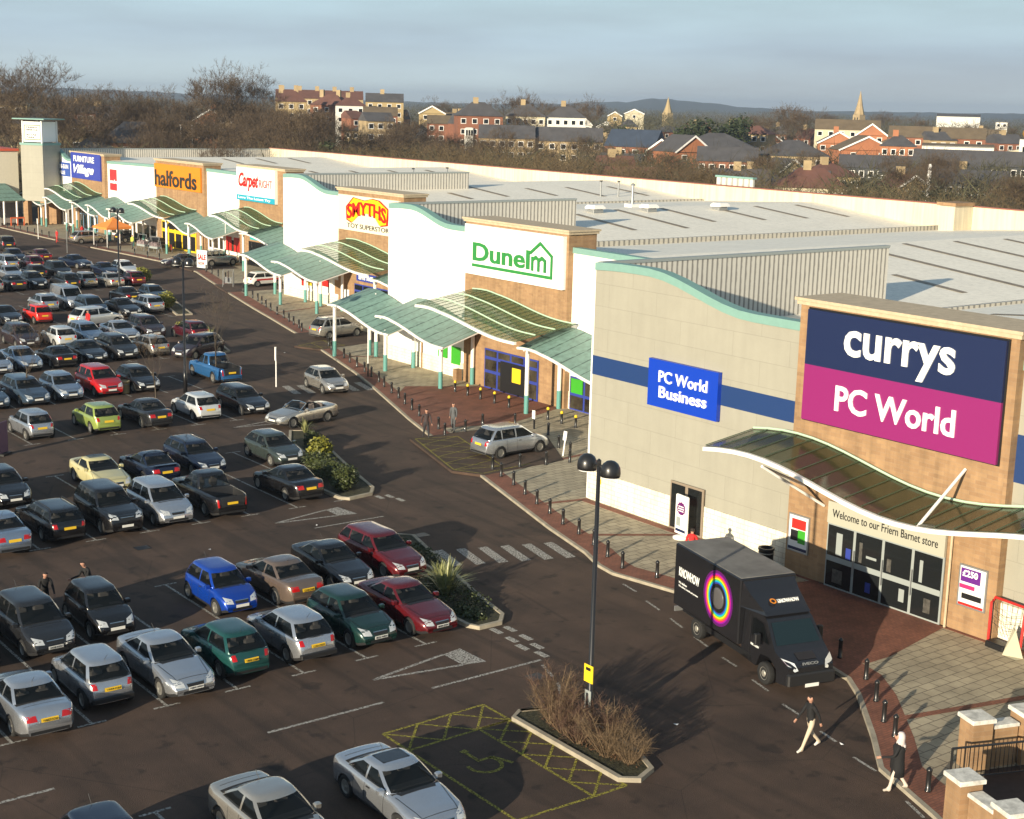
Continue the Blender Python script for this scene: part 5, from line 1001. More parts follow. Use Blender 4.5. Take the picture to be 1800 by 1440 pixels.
# red framed net by the shop corner
r = empty('red_trolley_frame', (44.1, 28.5, PV), R_(-5), 'red tubular frame with dark netting leaning at the near shop corner', 'frame')
MB().tube([(0, .75, 0), (0, .75, 1.55), (.12, .7, 1.75), (.12, -.65, 1.75), (0, -.7, 1.6), (-.1, -.7, 0)], .05, 8).build('tube_frame', M_redp, r); MB().bbox(-.25, .25, -.1, .7, 0, .22, .04).build('base_weight', M_dark, r)
b = MB(); 
for i in range(7): t = i / 6; b.tube([(-.02, .7 - 1.35 * t, 1.7), (-.15, .5 - 1.1 * t, 1.1 - .2 * math.sin(PI * t)), (-.05, .3 - .9 * t, .5)], .008, 4)
for zz in (1.4, 1.15, .9): b.tube([(-.06, .62, zz), (-.14, 0, zz - .15), (-.06, -.62, zz)], .008, 4)
b.build('net', M_dark, r); b = MB(); b.add([(-.5, -.3, .03), (-.1, -.1, .06), (-.02, -.3, 1.0), (-.15, -.5, .95), (-.5, -.9, .03), (-.2, -.95, .05)], [(0, 1, 2, 3), (0, 3, 5, 4)]); b.build('mat_sheet', mat('pale cloth', (.45, .42, .3), .8), r)
# walled enclosure, lower right
def pier(x, y, h, label, w_=.33):
    r = empty('brick_pier', (x, y, PV), R_(-20), label, 'pier', 'stone-capped brick piers, lower right'); MB().box(-w_, w_, -w_, w_, 0, h - .12).build('shaft', M_brick, r); MB().bbox(-w_ - .07, w_ + .07, -w_ - .07, w_ + .07, h - .12, h, .02).build('capstone', M_cstone, r); return r
M_cstone = mat('weathered capstone', (.62, .6, .54), .85, var=.35, vs=4)
pier(35.1, 23.35, 1.6, 'brick pier with pale capstone standing behind the black railing'); pier(31.5, 21.15, 1.6, 'brick pier with pale capstone in front of the railing, leftmost'); pier(31.0, 19.35, 1.6, 'brick pier with pale capstone at the lower right corner'); pier(36.75, 22.8, 1.62, 'brick pier with pale capstone at the right edge')
def lowwall(p0, p1, h, label):
    c = Vector(((p0[0] + p1[0]) / 2, (p0[1] + p1[1]) / 2)); d = Vector((p1[0] - p0[0], p1[1] - p0[1])); r = empty('low_brick_wall', (c.x, c.y, PV), math.atan2(d.y, d.x), label, 'wall', 'low brick walls, lower right'); ln = d.length / 2
    MB().box(-ln, ln, -.16, .16, 0, h - .1).build('brickwork', M_brick, r); MB().bbox(-ln, ln, -.24, .24, h - .1, h, .02).build('coping', M_cstone, r)
lowwall((35.5, 23.2), (36.35, 22.92), 1.32, 'low brick wall linking two piers behind the railing'); lowwall((31.4, 20.75), (31.08, 19.75), 1.32, 'low brick wall with pale coping in front of the railing'); lowwall((37.1, 22.7), (39.5, 21.9), 1.32, 'low brick wall at the far right edge'); lowwall((30.9, 18.95), (30.3, 17.2), 1.32, 'low brick wall running out of the lower right corner')
r = empty('railing', (34.1, 21.6, PV), R_(-22), 'black metal railing between the brick piers', 'railing'); b = MB(); b.tube([(-1.1, 1.0, 1.15), (1.9, 1.0, 1.15)], .035, 8); b.build('top_rail', M_black, r); b = MB(); b.tube([(-1.1, 1.0, .25), (1.9, 1.0, .25)], .025, 6); b.build('bottom_rail', M_black, r)
for i in range(22): MB().tube([(-1.1 + i * .14, 1.0, .25), (-1.1 + i * .14, 1.0, 1.13)], .011, 5).build('baluster', M_black, r)
MB().tube([(-1.1, 1.0, 0), (-1.1, 1.0, 1.15)], .035, 6).build('post', M_black, r)
struct(MB().poly([(31.9, 20.9), (35.2, 23.0), (38, 22), (36, 17.5), (31.2, 18.8)], PV + .02).build('dark_paving', mat('dark brown paving', (.035, .022, .02), .8, var=.3)))  # near-black brown sheet, mottled at random, laid over the pavers inside the walls
# ---------------------------------------------------------------- gazebo and things outside the car-parts shop
r = empty('gazebo', (71.5, 174.6, PV), R_(5), 'orange pop-up gazebo on white legs outside the shops', 'gazebo')
b = MB(); b.add([(-1.8, -1.8, 2.35), (1.8, -1.8, 2.35), (1.8, 1.8, 2.35), (-1.8, 1.8, 2.35), (0, 0, 3.5), (-.6, -.6, 2.95), (.6, -.6, 2.95), (.6, .6, 2.95), (-.6, .6, 2.95)], [(0, 1, 6, 5), (1, 2, 7, 6), (2, 3, 8, 7), (3, 0, 5, 8), (5, 6, 4), (6, 7, 4), (7, 8, 4), (8, 5, 4)]); b.build('roof_cloth', mat('orange cloth', (.75, .25, .05), .8), r)
b = MB(); b.box(-1.82, 1.82, -1.82, -1.8, 2.1, 2.36); b.box(-1.82, 1.82, 1.8, 1.82, 2.1, 2.36); b.box(-1.82, -1.8, -1.8, 1.8, 2.1, 2.36); b.box(1.8, 1.82, -1.8, 1.8, 2.1, 2.36); b.build('valance', mat('orange cloth', (.75, .25, .05)), r)
for sx_ in (-1.75, 1.75):
    for sy in (-1.75, 1.75): MB().box(sx_ - .04, sx_ + .04, sy - .04, sy + .04, 0, 2.3).build('leg', M_wht, r)
def bicycle():
    r = empty('bicycle', (0, 0, 0)); 
    for wx in (-.52, .52):
        V = []; b = MB(); n = 20
        b.tube([(wx + .33 * math.cos(2 * PI * i / n), 0, .34 + .33 * math.sin(2 * PI * i / n)) for i in range(n + 1)], .022, 5, False); w = b.build('wheel', M_tyre, r); q = MB()
        for k in range(8): a = PI * k / 8; q.tube([(wx - .31 * math.cos(a), 0, .34 - .31 * math.sin(a)), (wx + .31 * math.cos(a), 0, .34 + .31 * math.sin(a))], .004, 3)
        q.build('spokes', M_galv, w)
    b = MB(); b.tube([(-.52, 0, .34), (-.1, 0, .32), (.4, 0, .85), (-.2, 0, .85), (-.52, 0, .34)], .02, 6); b.tube([(-.1, 0, .32), (-.23, 0, .95)], .018, 6); b.tube([(.52, 0, .34), (.38, 0, .95)], .018, 6); b.build('frame', M_redp, r)
    MB().tube([(.38, -.25, 1.0), (.38, 0, .97), (.38, .25, 1.0)], .015, 6).build('handlebar', M_dark, r); MB().bbox(-.36, -.1, -.06, .06, .94, .99, .02).build('saddle', M_dark, r); return r
src = bicycle()
for i, (x, y, rz, lb) in enumerate([(74.0, 169.2, 20, 'bicycle on display outside the orange shop, leftmost'), (74.1, 168.2, 15, 'bicycle on display outside the orange shop, second from left'), (74.0, 167.2, 25, 'bicycle on display outside the orange shop, middle one'), (74.3, 166.2, 10, 'bicycle on display outside the orange shop, fourth from left'), (74.4, 164.4, 80, 'bicycle outside the yellow doors, rightmost of the display')]):
    o = src if i == 0 else copy_tree(src); o.location = (x, y, PV); o.rotation_euler = (0, 0, R_(rz)); tag(o, lb, 'bicycle', 'bicycles on display')
def rack(x, y, lb):
    r = empty('display_rack', (x, y, PV), R_(8), lb, 'rack', 'display racks on the pavement')
    for sy in (-.9, .9): MB().tube([(-.4, sy, 0), (0, sy, 1.9), (.4, sy, 0)], .04, 6).build('end_frame', M_galv, r)
    MB().tube([(0, -.9, 1.88), (0, .9, 1.88)], .04, 6).build('top_bar', M_galv, r); MB().bbox(-.3, .3, -.85, .85, .5, .75, .04).build('shelf', M_grey, r); b = MB()
    for k in range(5): b.bbox(-.3, .25, -.8 + k * .34, -.55 + k * .34, .76, 1.15 + .1 * (k % 2), .05)
    b.build('goods', mat('mixed goods', (.15, .14, .16), .6, var=.8, vs=4, col2=(.4, .3, .3)), r)
rack(72.4, 168.0, 'grey display rack of goods just right of the gazebo'); rack(72.6, 164.8, 'grey display rack of goods before the yellow doors')
r = empty('roof_box_display', (73.3, 165.9, PV), R_(15), 'dark pile of roof boxes on a stand by the orange shop', 'display stand')
for k in range(3): MB().bbox(-.5, .5, -1.1, 1.1, .5 + k * .42, .84 + k * .42, .1).build('roof_box', M_black, r)
for sy in (-.9, .9): MB().box(-.5, .5, sy - .05, sy + .05, 0, 1.4).build('stand_leg', M_galv, r)
def trolley_bay(x, y, rz, lb):
    r = empty('trolley_bay', (x, y, PV), R_(rz), lb, 'trolley bay'); 
    for sx_ in (-.7, .7): MB().tube([(sx_, -.5, 0), (sx_, -.5, 1.6), (sx_, .5, 1.6), (sx_, .5, 0)], .035, 6).build('hoop', M_galv, r)
    MB().bbox(-.68, .68, -.02, .02, .5, 1.5, .005).build('panel', mat('dark panel', (.07, .03, .03), .5), r)
    for k in range(3): b = MB(); b.box(-.5 + k * .3, -.2 + k * .3, -.35, .35, .35, .85); b.build('basket', M_galv, r)
trolley_bay(66.0, 132.6, 60, 'dark framed trolley bay left of the red and white small car')
# ---------------------------------------------------------------- people
M_skin = mat('skin', (.42, .22, .15), .6)
def person(label, x, y, hd, stride=.0, arms=(.1, .1), lean=0, top=(.02, .02, .022), legs=(.03, .03, .04), shoe=(.02, .018, .016), hair=(.02, .012, .008), elbow=(.15, .15), z=0, long=False, scarf=None, bag=False):
    M = [M_skin, mat('top %.2f%.2f%.2f' % top, top, .85), mat('legs %.2f%.2f%.2f' % legs, legs, .85), mat('shoe %.2f%.2f' % shoe[:2], shoe, .6), mat('hair %.2f%.2f' % hair[:2], hair, .8)]
    V = []; E = []; Rr = []; Mi = []
    def v(p, r): V.append(Vector(p)); Rr.append(r); return len(V) - 1
    def e(a, c, m): E.append((a, c)); Mi.append(m)
    L = lean
    def ln(zz): return L * max(0, zz - .9)
    pel = v((0, 0, .93), .135); wa = v((ln(1.08), 0, 1.1), .125); ch = v((ln(1.3), 0, 1.28), .15); sh = v((ln(1.42), 0, 1.42), .10); nk = v((ln(1.5) + .01, 0, 1.50), .055); h0 = v((ln(1.58) + .02, 0, 1.57), .075); h1 = v((ln(1.65) + .03, 0, 1.655), .092); h2 = v((ln(1.72) + .02, 0, 1.735), .065)
    e(pel, wa, 1); e(wa, ch, 1); e(ch, sh, 1); e(sh, nk, 0); e(nk, h0, 0); e(h0, h1, 0); e(h1, h2, 4)
    hb = v((ln(1.66) - .055, 0, 1.68), .07); e(h1, hb, 4); no = v((ln(1.64) + .13, 0, 1.64), .016); e(h1, no, 0)
    for s in (1, -1):
        er = v((ln(1.65) + .01, s * .095, 1.65), .018); e(h1, er, 0)
        st = stride * s; hp = v((0, s * .09, .88), .095); kn = v((st * .45 + .03, s * .10, .48), .062); an = v((st - (.08 if st < 0 else 0), s * .10, .09 + (.07 if st < 0 else 0)), .045); to = v((st + .17 - (.08 if st < 0 else 0), s * .12, .035 if st >= 0 else .05), .04); he = v((st - .04 - (.08 if st < 0 else 0), s * .1, .04 + (.09 if st < 0 else 0)), .038)
        e(pel, hp, 2); e(hp, kn, 2); e(kn, an, 2); e(an, to, 3); e(an, he, 3)
        sw = arms[0 if s > 0 else 1]; eb = elbow[0 if s > 0 else 1]
        so = v((ln(1.40), s * .185, 1.40), .065); el = v((ln(1.4) + sw * .28, s * .24, 1.13), .047); wr_ = v((ln(1.4) + sw * .5 + eb * .35, s * .25, .90 + eb * .25), .030); d = (V[wr_] - V[el]).normalized()
        e(sh, so, 1); e(so, el, 1); e(el, wr_, 1); pm = v(V[wr_] + d * .07, .032); e(wr_, pm, 0)
        sd = Vector((1, 0, 0)).cross(d).normalized() if abs(d.x) < .9 else Vector((0, 0, 1)); pf = d.cross(Vector((0, s, 0))).normalized()
        for k in range(4):
            o = pf * (k - 1.5) * .019; f1 = v(V[pm] + d * (.035 - abs(k - 1.2) * .004) + o, .0095); f2 = v(V[f1] + d * .025 + Vector((0, -s * .006, 0)), .008); f3 = v(V[f2] + d * .02 + Vector((0, -s * .014, 0)), .007); e(pm, f1, 0); e(f1, f2, 0); e(f2, f3, 0)
        t1 = v(V[wr_] + d * .045 + pf * .035, .011); t2 = v(V[t1] + d * .03 + pf * .015, .009); e(wr_, t1, 0); e(t1, t2, 0)
    me = bpy.data.meshes.new('p'); me.from_pydata([tuple(q) for q in V], E, []); o = bpy.data.objects.new('p', me); COL.objects.link(o)
    o.modifiers.new('s', 'SKIN'); sv = me.skin_vertices[0].data
    for i, r in enumerate(Rr): sv[i].radius = (r, r); sv[i].use_root = (i == 0)
    sb = o.modifiers.new('u', 'SUBSURF'); sb.levels = 1; sb.render_levels = 1
    dg = bpy.context.evaluated_depsgraph_get(); nm = bpy.data.meshes.new_from_object(o.evaluated_get(dg)); bpy.data.objects.remove(o)
    nm.materials.clear(); [nm.materials.append(q) for q in M]; mi = []
    segs = [(V[a], V[c] - V[a], Mi[i], (Rr[a] + Rr[c]) / 2) for i, (a, c) in enumerate(E)]
    for f in nm.polygons:
        c = f.center; best = 1e9; bm_ = 0
        for a, dd, m, rr in segs:
            t = max(0, min(1, (c - a).dot(dd) / dd.length_squared)); q = (c - a - dd * t).length - rr * .9
            if q < best: best = q; bm_ = m
        if bm_ == 0 and c.z > 1.6 and (c.x < ln(c.z) + .0 or c.z > 1.735): bm_ = 4
        mi.append(bm_)
    nm.polygons.foreach_set('material_index', mi); nm.polygons.foreach_set('use_smooth', [True] * len(mi))
    r = empty('person', (x, y, z), R_(hd), label, 'person'); link('body', nm, r)
    if long: MB().lathe([(.19, .48), (.185, .7), (.165, .95), (.155, 1.15), (.185, 1.35), (.12, 1.45)], 16).build('coat', M[1], r, True)
    if scarf: MB().lathe([(.14, 1.40), (.115, 1.50), (.12, 1.60), (.115, 1.70), (.07, 1.775), (.01, 1.79)], 14, (-.02, 0, 0)).build('headscarf', scarf, r, True); MB().bbox(-.16, .02, -.11, .11, 1.3, 1.46, .03).build('scarf_tail', scarf, r)
    if bag: MB().bbox(-.05, .2, -.42, -.28, .55, .85, .03).build('shoulder_bag', M_dark, r)
    return r
person('person in black jumper and cream trousers striding across the road', 32.2, 27.0, 165, .34, (-.5, .5), .06, (.008, .008, .009), (.55, .45, .33), (.6, .55, .5))
person('person in black coat and pale headscarf walking with a dark bag', 32.15, 23.75, 130, .2, (.4, -.3), .05, (.012, .012, .014), (.6, .5, .42), (.4, .35, .3), long=True, scarf=mat('pink white scarf', (.6, .52, .5), .9, var=.2, vs=14), elbow=(.7, .3), bag=True)
person('person in dark patterned coat walking past the kerbside bollards', 45.4, 67.0, 250, .22, (.4, -.4), .03, (.05, .035, .035), (.025, .025, .03))
person('person in grey clothes standing on the red paving', 47.4, 67.2, 200, .05, (.1, -.1), 0, (.09, .095, .1), (.08, .085, .09), z=PV)
person('person in a red body warmer half hidden behind the black truck', 41.2, 41.4, 30, .1, (.1, .1), 0, (.55, .02, .02), (.03, .03, .04), z=PV)
person('person in black leaning beside the dark parked car', 19.5, 50.8, 200, .1, (.6, .4), .4, (.015, .013, .012), (.02, .02, .02), elbow=(.8, .8))
person('person in black bending behind the dark parked car, left one', 17.7, 50.6, 260, .1, (.6, .4), .55, (.008, .008, .008), (.02, .02, .02))
person('person in a bright red coat between the parked cars', 43.6, 112.0, 200, .1, (.2, 0), .05, (.62, .02, .02), (.05, .05, .06))
person('person in a red top beside the far bollards', 66.6, 180.6, 200, .2, (.2, -.2), 0, (.5, .03, .03), (.5, .05, .04)); person('person in a long red coat outside the furniture shop', 71.4, 184.6, 100, .1, (.1, -.1), 0, (.5, .02, .02), (.45, .02, .02), z=PV, long=True)
person('person in brown and black left of the red coat', 70.3, 186.2, 80, .2, (.2, -.2), 0, (.06, .04, .03), (.03, .03, .03), z=PV); person('person in black right of the red coat', 72.0, 183.0, 60, .15, (.2, -.2), 0, (.02, .02, .02), (.02, .02, .02), z=PV)
person('person in a yellow jacket standing among the racks outside the orange shop', 71.8, 169.6, 200, .1, (.2, 0), 0, (.6, .65, .1), (.05, .05, .06), z=PV)
# ---------------------------------------------------------------- planting
def leaves(name, m, parent, blobs, n, size, seed=1, flat=0):
    r = random.Random(seed); b = MB()
    for _ in range(n):
        cx, cy, cz, rx, ry, rz_ = r.choice(blobs)
        while True:
            q = Vector((r.uniform(-1, 1), r.uniform(-1, 1), r.uniform(-1, 1)))
            if .35 < q.length < 1: break
        q *= r.uniform(.75, 1.08); p = Vector((cx + q.x * rx, cy + q.y * ry, cz + q.z * rz_))
        if p.z < .02: continue
        u = Vector((r.uniform(-1, 1), r.uniform(-1, 1), r.uniform(-.6, .6))).normalized(); v_ = u.cross(Vector((r.uniform(-1, 1), r.uniform(-1, 1), r.uniform(-1, 1)))).normalized(); s = size * r.uniform(.6, 1.4)
        b.add([tuple(p - u * s), tuple(p + v_ * s * .5), tuple(p + u * s), tuple(p - v_ * s * .5)], [(0, 1, 2, 3)])
    return b.build(name, m, parent, fix=False)
M_leafd = mat('dark leaves', (.035, .05, .012), .5, var=.6, vs=3, col2=(.09, .11, .03)); M_leafy = mat('yellow green leaves', (.12, .15, .02), .5, var=.6, vs=3, col2=(.35, .33, .05)); M_grass = mat('rough grass', (.05, .065, .015), .9, var=.6, vs=4, col2=(.12, .13, .03)); M_flax = mat('flax blades', (.12, .15, .04), .4, var=.5, vs=3, col2=(.38, .38, .16)); M_bark = mat('bark', (.075, .058, .042), .9, var=.4, vs=3); M_twig = mat('winter twigs', (.075, .05, .034), .9, var=.45, vs=.25, col2=(.13, .09, .052)); M_straw = mat('straw twigs', (.15, .10, .055), .85, var=.5, vs=3); M_rust = mat('rusty twigs', (.10, .056, .038), .9, var=.4, vs=3)
def shrub(x, y, s, label, m, blobs=None, n=1500, seed=1, z=.1, lf=.07):
    r = empty('shrub', (x, y, z), 0, label, 'shrub', 'shrubs on the car park islands'); leaves('foliage', m, r, blobs or [(0, 0, s * .55, s * .55, s * .55, s * .5), (.2 * s, .2 * s, s * .4, s * .5, s * .45, s * .4), (-.2 * s, -.1 * s, s * .35, s * .5, s * .5, s * .36)], n, lf, seed)
    b = MB(); rr = random.Random(seed)
    for k in range(6): a = rr.uniform(0, 6.3); b.tube([(0, 0, 0), (math.cos(a) * s * .2, math.sin(a) * s * .2, s * .5)], [.03, .01], 5)
    b.build('stems', M_bark, r); return r
shrub(35.8, 59.7, 1.25, 'rounded dark green shrub at the near end of the planted strip', M_leafd, n=2600, seed=2); shrub(36.3, 62.0, .9, 'low dark hedge between the black saloon and the lane', M_leafd, [(0, 0, .4, .8, 1.6, .5), (.4, 1.8, .4, .8, 1.2, .5)], 3200, 3)
shrub(37.8, 65.6, 1.2, 'yellow-green leafy shrub in the planted strip behind the dark hedge', M_leafy, n=2600, seed=4, lf=.09); shrub(38.9, 68.3, .9, 'tall dark shrub beside the grey-green hatchback', M_leafd, n=1500, seed=5)
shrub(50.1, 105.6, 1.0, 'pale leafy shrub at the end of the eighth row', M_leafy, [(0, 0, .5, .8, 1.2, .55), (-.6, 1.6, .5, .8, 1, .6)], 1800, 6); shrub(54.3, 121.2, 1.45, 'round bright green shrub at the lane side of the ninth row', M_leafy, n=2200, seed=7, lf=.1); shrub(59.6, 138.6, 1.55, 'round yellow-green shrub at the lane side of the eleventh row', M_leafy, n=2200, seed=8, lf=.12)
def flax(x, y, label, n=60, hgt=1.3, seed=1):
    r = empty('flax_plant', (x, y, .1), 0, label, 'plant', 'spiky flax plants'); rr = random.Random(seed); b = MB()
    for k in range(n):
        a = rr.uniform(0, 2 * PI); t = rr.uniform(.15, 1.0); h = hgt * rr.uniform(.6, 1.05) * (1 - .35 * t); d = Vector((math.cos(a), math.sin(a), 0)); sd = Vector((-d.y, d.x, 0)) * .028; o = d * rr.uniform(0, .15); P = [o, o + d * t * .35 * hgt + Vector((0, 0, h * .6)), o + d * t * .75 * hgt + Vector((0, 0, h * (1.0 - .25 * t)))]
        b.add([tuple(P[0] - sd), tuple(P[0] + sd), tuple(P[1] + sd), tuple(P[1] - sd), tuple(P[2])], [(0, 1, 2, 3), (3, 2, 4)])
    b.build('blades', M_flax, r, fix=False); return r
flax(30.95, 44.2, 'large spiky flax plant beside the dark red saloon', 110, 1.75, 1); flax(31.6, 45.6, 'second spiky flax just behind the largest one', 60, 1.2, 2); flax(40.3, 71.6, 'thin spiky flax beside the open convertible', 30, 1.0, 3); flax(49.6, 103.0, 'distant spiky flax at the end of the seventh row', 50, 1.3, 4)
def island(pts, label, m=M_grass):
    r = empty('planting_island', (0, 0, 0), 0, label, 'kerbed island', 'kerbed planting islands'); q = band(pts + [pts[0], pts[1]], 0, -.16, 0, .14, 'kerbstones', M_kerb); q.parent = r; q = MB().poly(pts, .10); q.build('soil', m, r); return r
M_soil = mat('dark soil and cover', (.03, .03, .012), .95, var=.7, vs=6, bump=.8, bs=12, col2=(.07, .065, .03))
island([(29.85, 41.1), (30.0, 40.75), (30.9, 40.75), (31.4, 41.3), (31.9, 43.5), (34.2, 51.5), (33.6, 52.1), (32.6, 51.6), (32.4, 46.5), (29.85, 46.3)][::-1], 'kerbed planting island at the end of the nearest two rows', M_soil)
island([(34.9, 58.6), (35.1, 58.3), (36.4, 58.5), (37.0, 59.3), (37.7, 62), (40.6, 71.8), (39.8, 72.3), (38.5, 70), (37.3, 64.3), (34.9, 64)][::-1], 'kerbed planting island at the end of the third row', M_soil)
island([(26.25, 33.6), (26.2, 28.6), (26.55, 28.35), (27.2, 28.6), (27.6, 29.6), (27.8, 31.6), (27.4, 33.5), (26.6, 33.8)][::-1], 'kerbed island around the nearest lamp post', M_soil)
island([(47.6, 98.5), (48.8, 98.2), (51.2, 107), (50, 107.3)][::-1], 'narrow kerbed island at the end of the seventh row', M_soil); island([(53.5, 117), (54.6, 116.9), (57.6, 128), (56.5, 128.3)][::-1], 'narrow kerbed island at the end of the ninth row', M_soil)
leaves('ground_cover', M_leafd, None, [(31.2, 44, .2, .9, 2.5, .3), (32.9, 49.5, .2, .7, 2.2, .3), (30.5, 42, .15, .5, .9, .2)], 3500, .06, 11); tag(bpy.data.objects['ground_cover'], 'dark low ground cover over the island soil', 'ground cover', kind='stuff')
def bare_tree(seed, h, levels=4, m=M_bark, tw=M_twig, spread=.55, tr=.02, twn=6, twl=.06, low=.35, up=.35, k0=5):
    """returns (trunk mesh, crown mesh) of a leafless tree: tapering limbs, then thousands of fine twigs"""
    r = random.Random(seed); T = MB(); Cr = MB()
    def br(p, d, ln, rad, lev):
        q = [p]
        for k in range(3): d = (d + Vector((r.uniform(-1, 1), r.uniform(-1, 1), r.uniform(-.4, .7))) * (.06 if lev == 0 else .2)).normalized(); q.append(q[-1] + d * ln / 3)
        rs = [rad, rad * .85, rad * .72, rad * .6]
        if lev <= 2: T.tube(q, rs, 6 if lev == 0 else 4, False)
        else: Cr.tube(q, rs, 3, False)
        if lev >= levels:
            for k in range(twn):
                t = r.uniform(.05, 1); o = q[0].lerp(q[-1], t); dd = (d * .9 + Vector((r.uniform(-1, 1), r.uniform(-1, 1), r.uniform(-.5, .9)))).normalized(); sd = dd.cross(Vector((r.uniform(-1, 1), r.uniform(-1, 1), r.uniform(-1, 1)))).normalized() * h * .0011; e_ = o + dd * h * twl * r.uniform(.5, 1.2)
                Cr.add([tuple(o - sd), tuple(o + sd), tuple(e_)], [(0, 1, 2)])
            return
        nch = (k0 if lev == 0 else r.choice((3, 3, 4))); a0 = r.uniform(0, 2 * PI)
        for k in range(nch):
            t = r.uniform(low, 1) if lev == 0 and k > 2 else r.uniform(.55, 1); o = q[0].lerp(q[3], t) if t < .95 else q[3]
            a = a0 + 2 * PI * k / nch + r.uniform(-.5, .5); sd = Vector((math.cos(a), math.sin(a), up)); sp = spread * r.uniform(.55, 1.15)
            dd = (d * (1 - sp) + sd * sp).normalized()
            br(o if lev else q[0].lerp(q[3], max(t, .6) if k <= 2 else t), dd, ln * (r.uniform(.62, .8) if lev else r.uniform(.6, .8)), rs[3] * r.uniform(.5, .7), lev + 1)
    br(Vector((0, 0, 0)), Vector((r.uniform(-.05, .05), r.uniform(-.05, .05), 1)).normalized(), h * .34, h * tr, 0)
    zz = max(v[2] for v in Cr.v + T.v); k = h / zz; T.v = [tuple(c * k for c in v) for v in T.v]; Cr.v = [tuple(c * k for c in v) for v in Cr.v]
    return T.mesh('trunk', m, True), Cr.mesh('crown', tw)
def plant(ms, x, y, z, s, rz, label, group, name='bare_tree', cat='tree'):
    r = empty(name, (x, y, z), rz, label, cat, group); link('trunk', ms[0], r); link('crown', ms[1], r); r.scale = (s, s, s); return r
sap = [bare_tree(31, 5, 4, spread=.36, tr=.009, twn=5, twl=.05, up=.9), bare_tree(32, 6.9, 4, spread=.28, tr=.008, twn=4, twl=.04, tw=M_bark, up=1), bare_tree(33, 5.2, 4, spread=.36, tr=.009, twn=4, twl=.05, up=.9)]
plant(sap[0], 37.3, 85.1, 0, 1, 0, 'slender bare sapling beside the pale litter bin', 'saplings in the car park', 'sapling'); plant(sap[1], 42.9, 88.0, 0, 1, 0, 'tall thin sapling in front of the blue pickup', 'saplings in the car park', 'sapling'); plant(sap[2], 30.2, 88.2, 0, 1, 0, 'bare sapling at the left edge in front of the slate blue cars', 'saplings in the car park', 'sapling')
def twigshrub(x, y, h, label, m, seed):
    r = random.Random(seed); T = MB(); ro = empty('bare_shrub', (x, y, .1), 0, label, 'shrub', 'leafless shrubs round the near lamp'); C_ = MB()
    for k in range(34):
        a = r.uniform(0, 2 * PI); d = Vector((math.cos(a) * r.uniform(.1, .9), math.sin(a) * r.uniform(.1, .9), 1)).normalized(); p = Vector((math.cos(a) * .12, math.sin(a) * .12, 0)); ln = h * r.uniform(.5, .85); q = [p, p + d * ln * .5 + Vector((r.uniform(-.1, .1), r.uniform(-.1, .1), 0)), p + d * ln]
        T.tube(q, [.018, .011, .005], 4, False)
        for j in range(40):
            t = r.uniform(.15, 1); o = q[1].lerp(q[2], t) if t > .5 else q[0].lerp(q[1], t * 2); dd = (d * .35 + Vector((r.uniform(-1, 1), r.uniform(-1, 1), r.uniform(-.5, .8)))).normalized(); e_ = o + dd * r.uniform(.12, .42); sd = dd.cross(Vector((r.uniform(-1, 1), r.uniform(-1, 1), 1))).normalized() * .004; C_.add([tuple(o - sd), tuple(o + sd), tuple(e_ + sd * .5), tuple(e_ - sd * .5)], [(0, 1, 2, 3)])
            for _ in range(2): f_ = o.lerp(e_, r.uniform(.4, .9)); g_ = f_ + Vector((r.uniform(-1, 1), r.uniform(-1, 1), r.uniform(-.3, 1))) * .1; C_.add([tuple(f_ - sd * .7), tuple(f_ + sd * .7), tuple(g_)], [(0, 1, 2)])
    T.build('stems', M_straw, ro, fix=False); C_.build('twigs', m, ro, fix=False); return ro
twigshrub(26.75, 31.9, 1.7, 'dense brown leafless shrub at the foot of the near lamp post', M_rust, 6); twigshrub(27.0, 29.2, 1.3, 'low brown leafless shrub at the tip of the nearest island', M_straw, 7); leaves('leaf_litter', mat('dead leaves', (.09, .045, .02), .9, var=.5, vs=9), None, [(27.0, 31, .12, .5, 2.2, .12)], 1800, .035, 12); tag(bpy.data.objects['leaf_litter'], 'dead brown leaves under the near shrubs', 'leaf litter', kind='stuff'); twigshrub(26.9, 32.6, 1.9, 'large leafless straw-coloured shrub left of the near lamp post', M_straw, 1); twigshrub(26.75, 29.9, 1.75, 'leafless straw-coloured shrub right of the near lamp post', M_straw, 2); twigshrub(27.4, 33.0, 2.0, 'reddish leafless shrub behind the near lamp post', M_rust, 3); twigshrub(26.65, 31.1, 1.2, 'low rust-brown shrub between the straw-coloured ones', M_rust, 4); twigshrub(27.4, 30.6, 1.6, 'rust-brown leafless shrub at the road side of the near lamp', M_rust, 5)
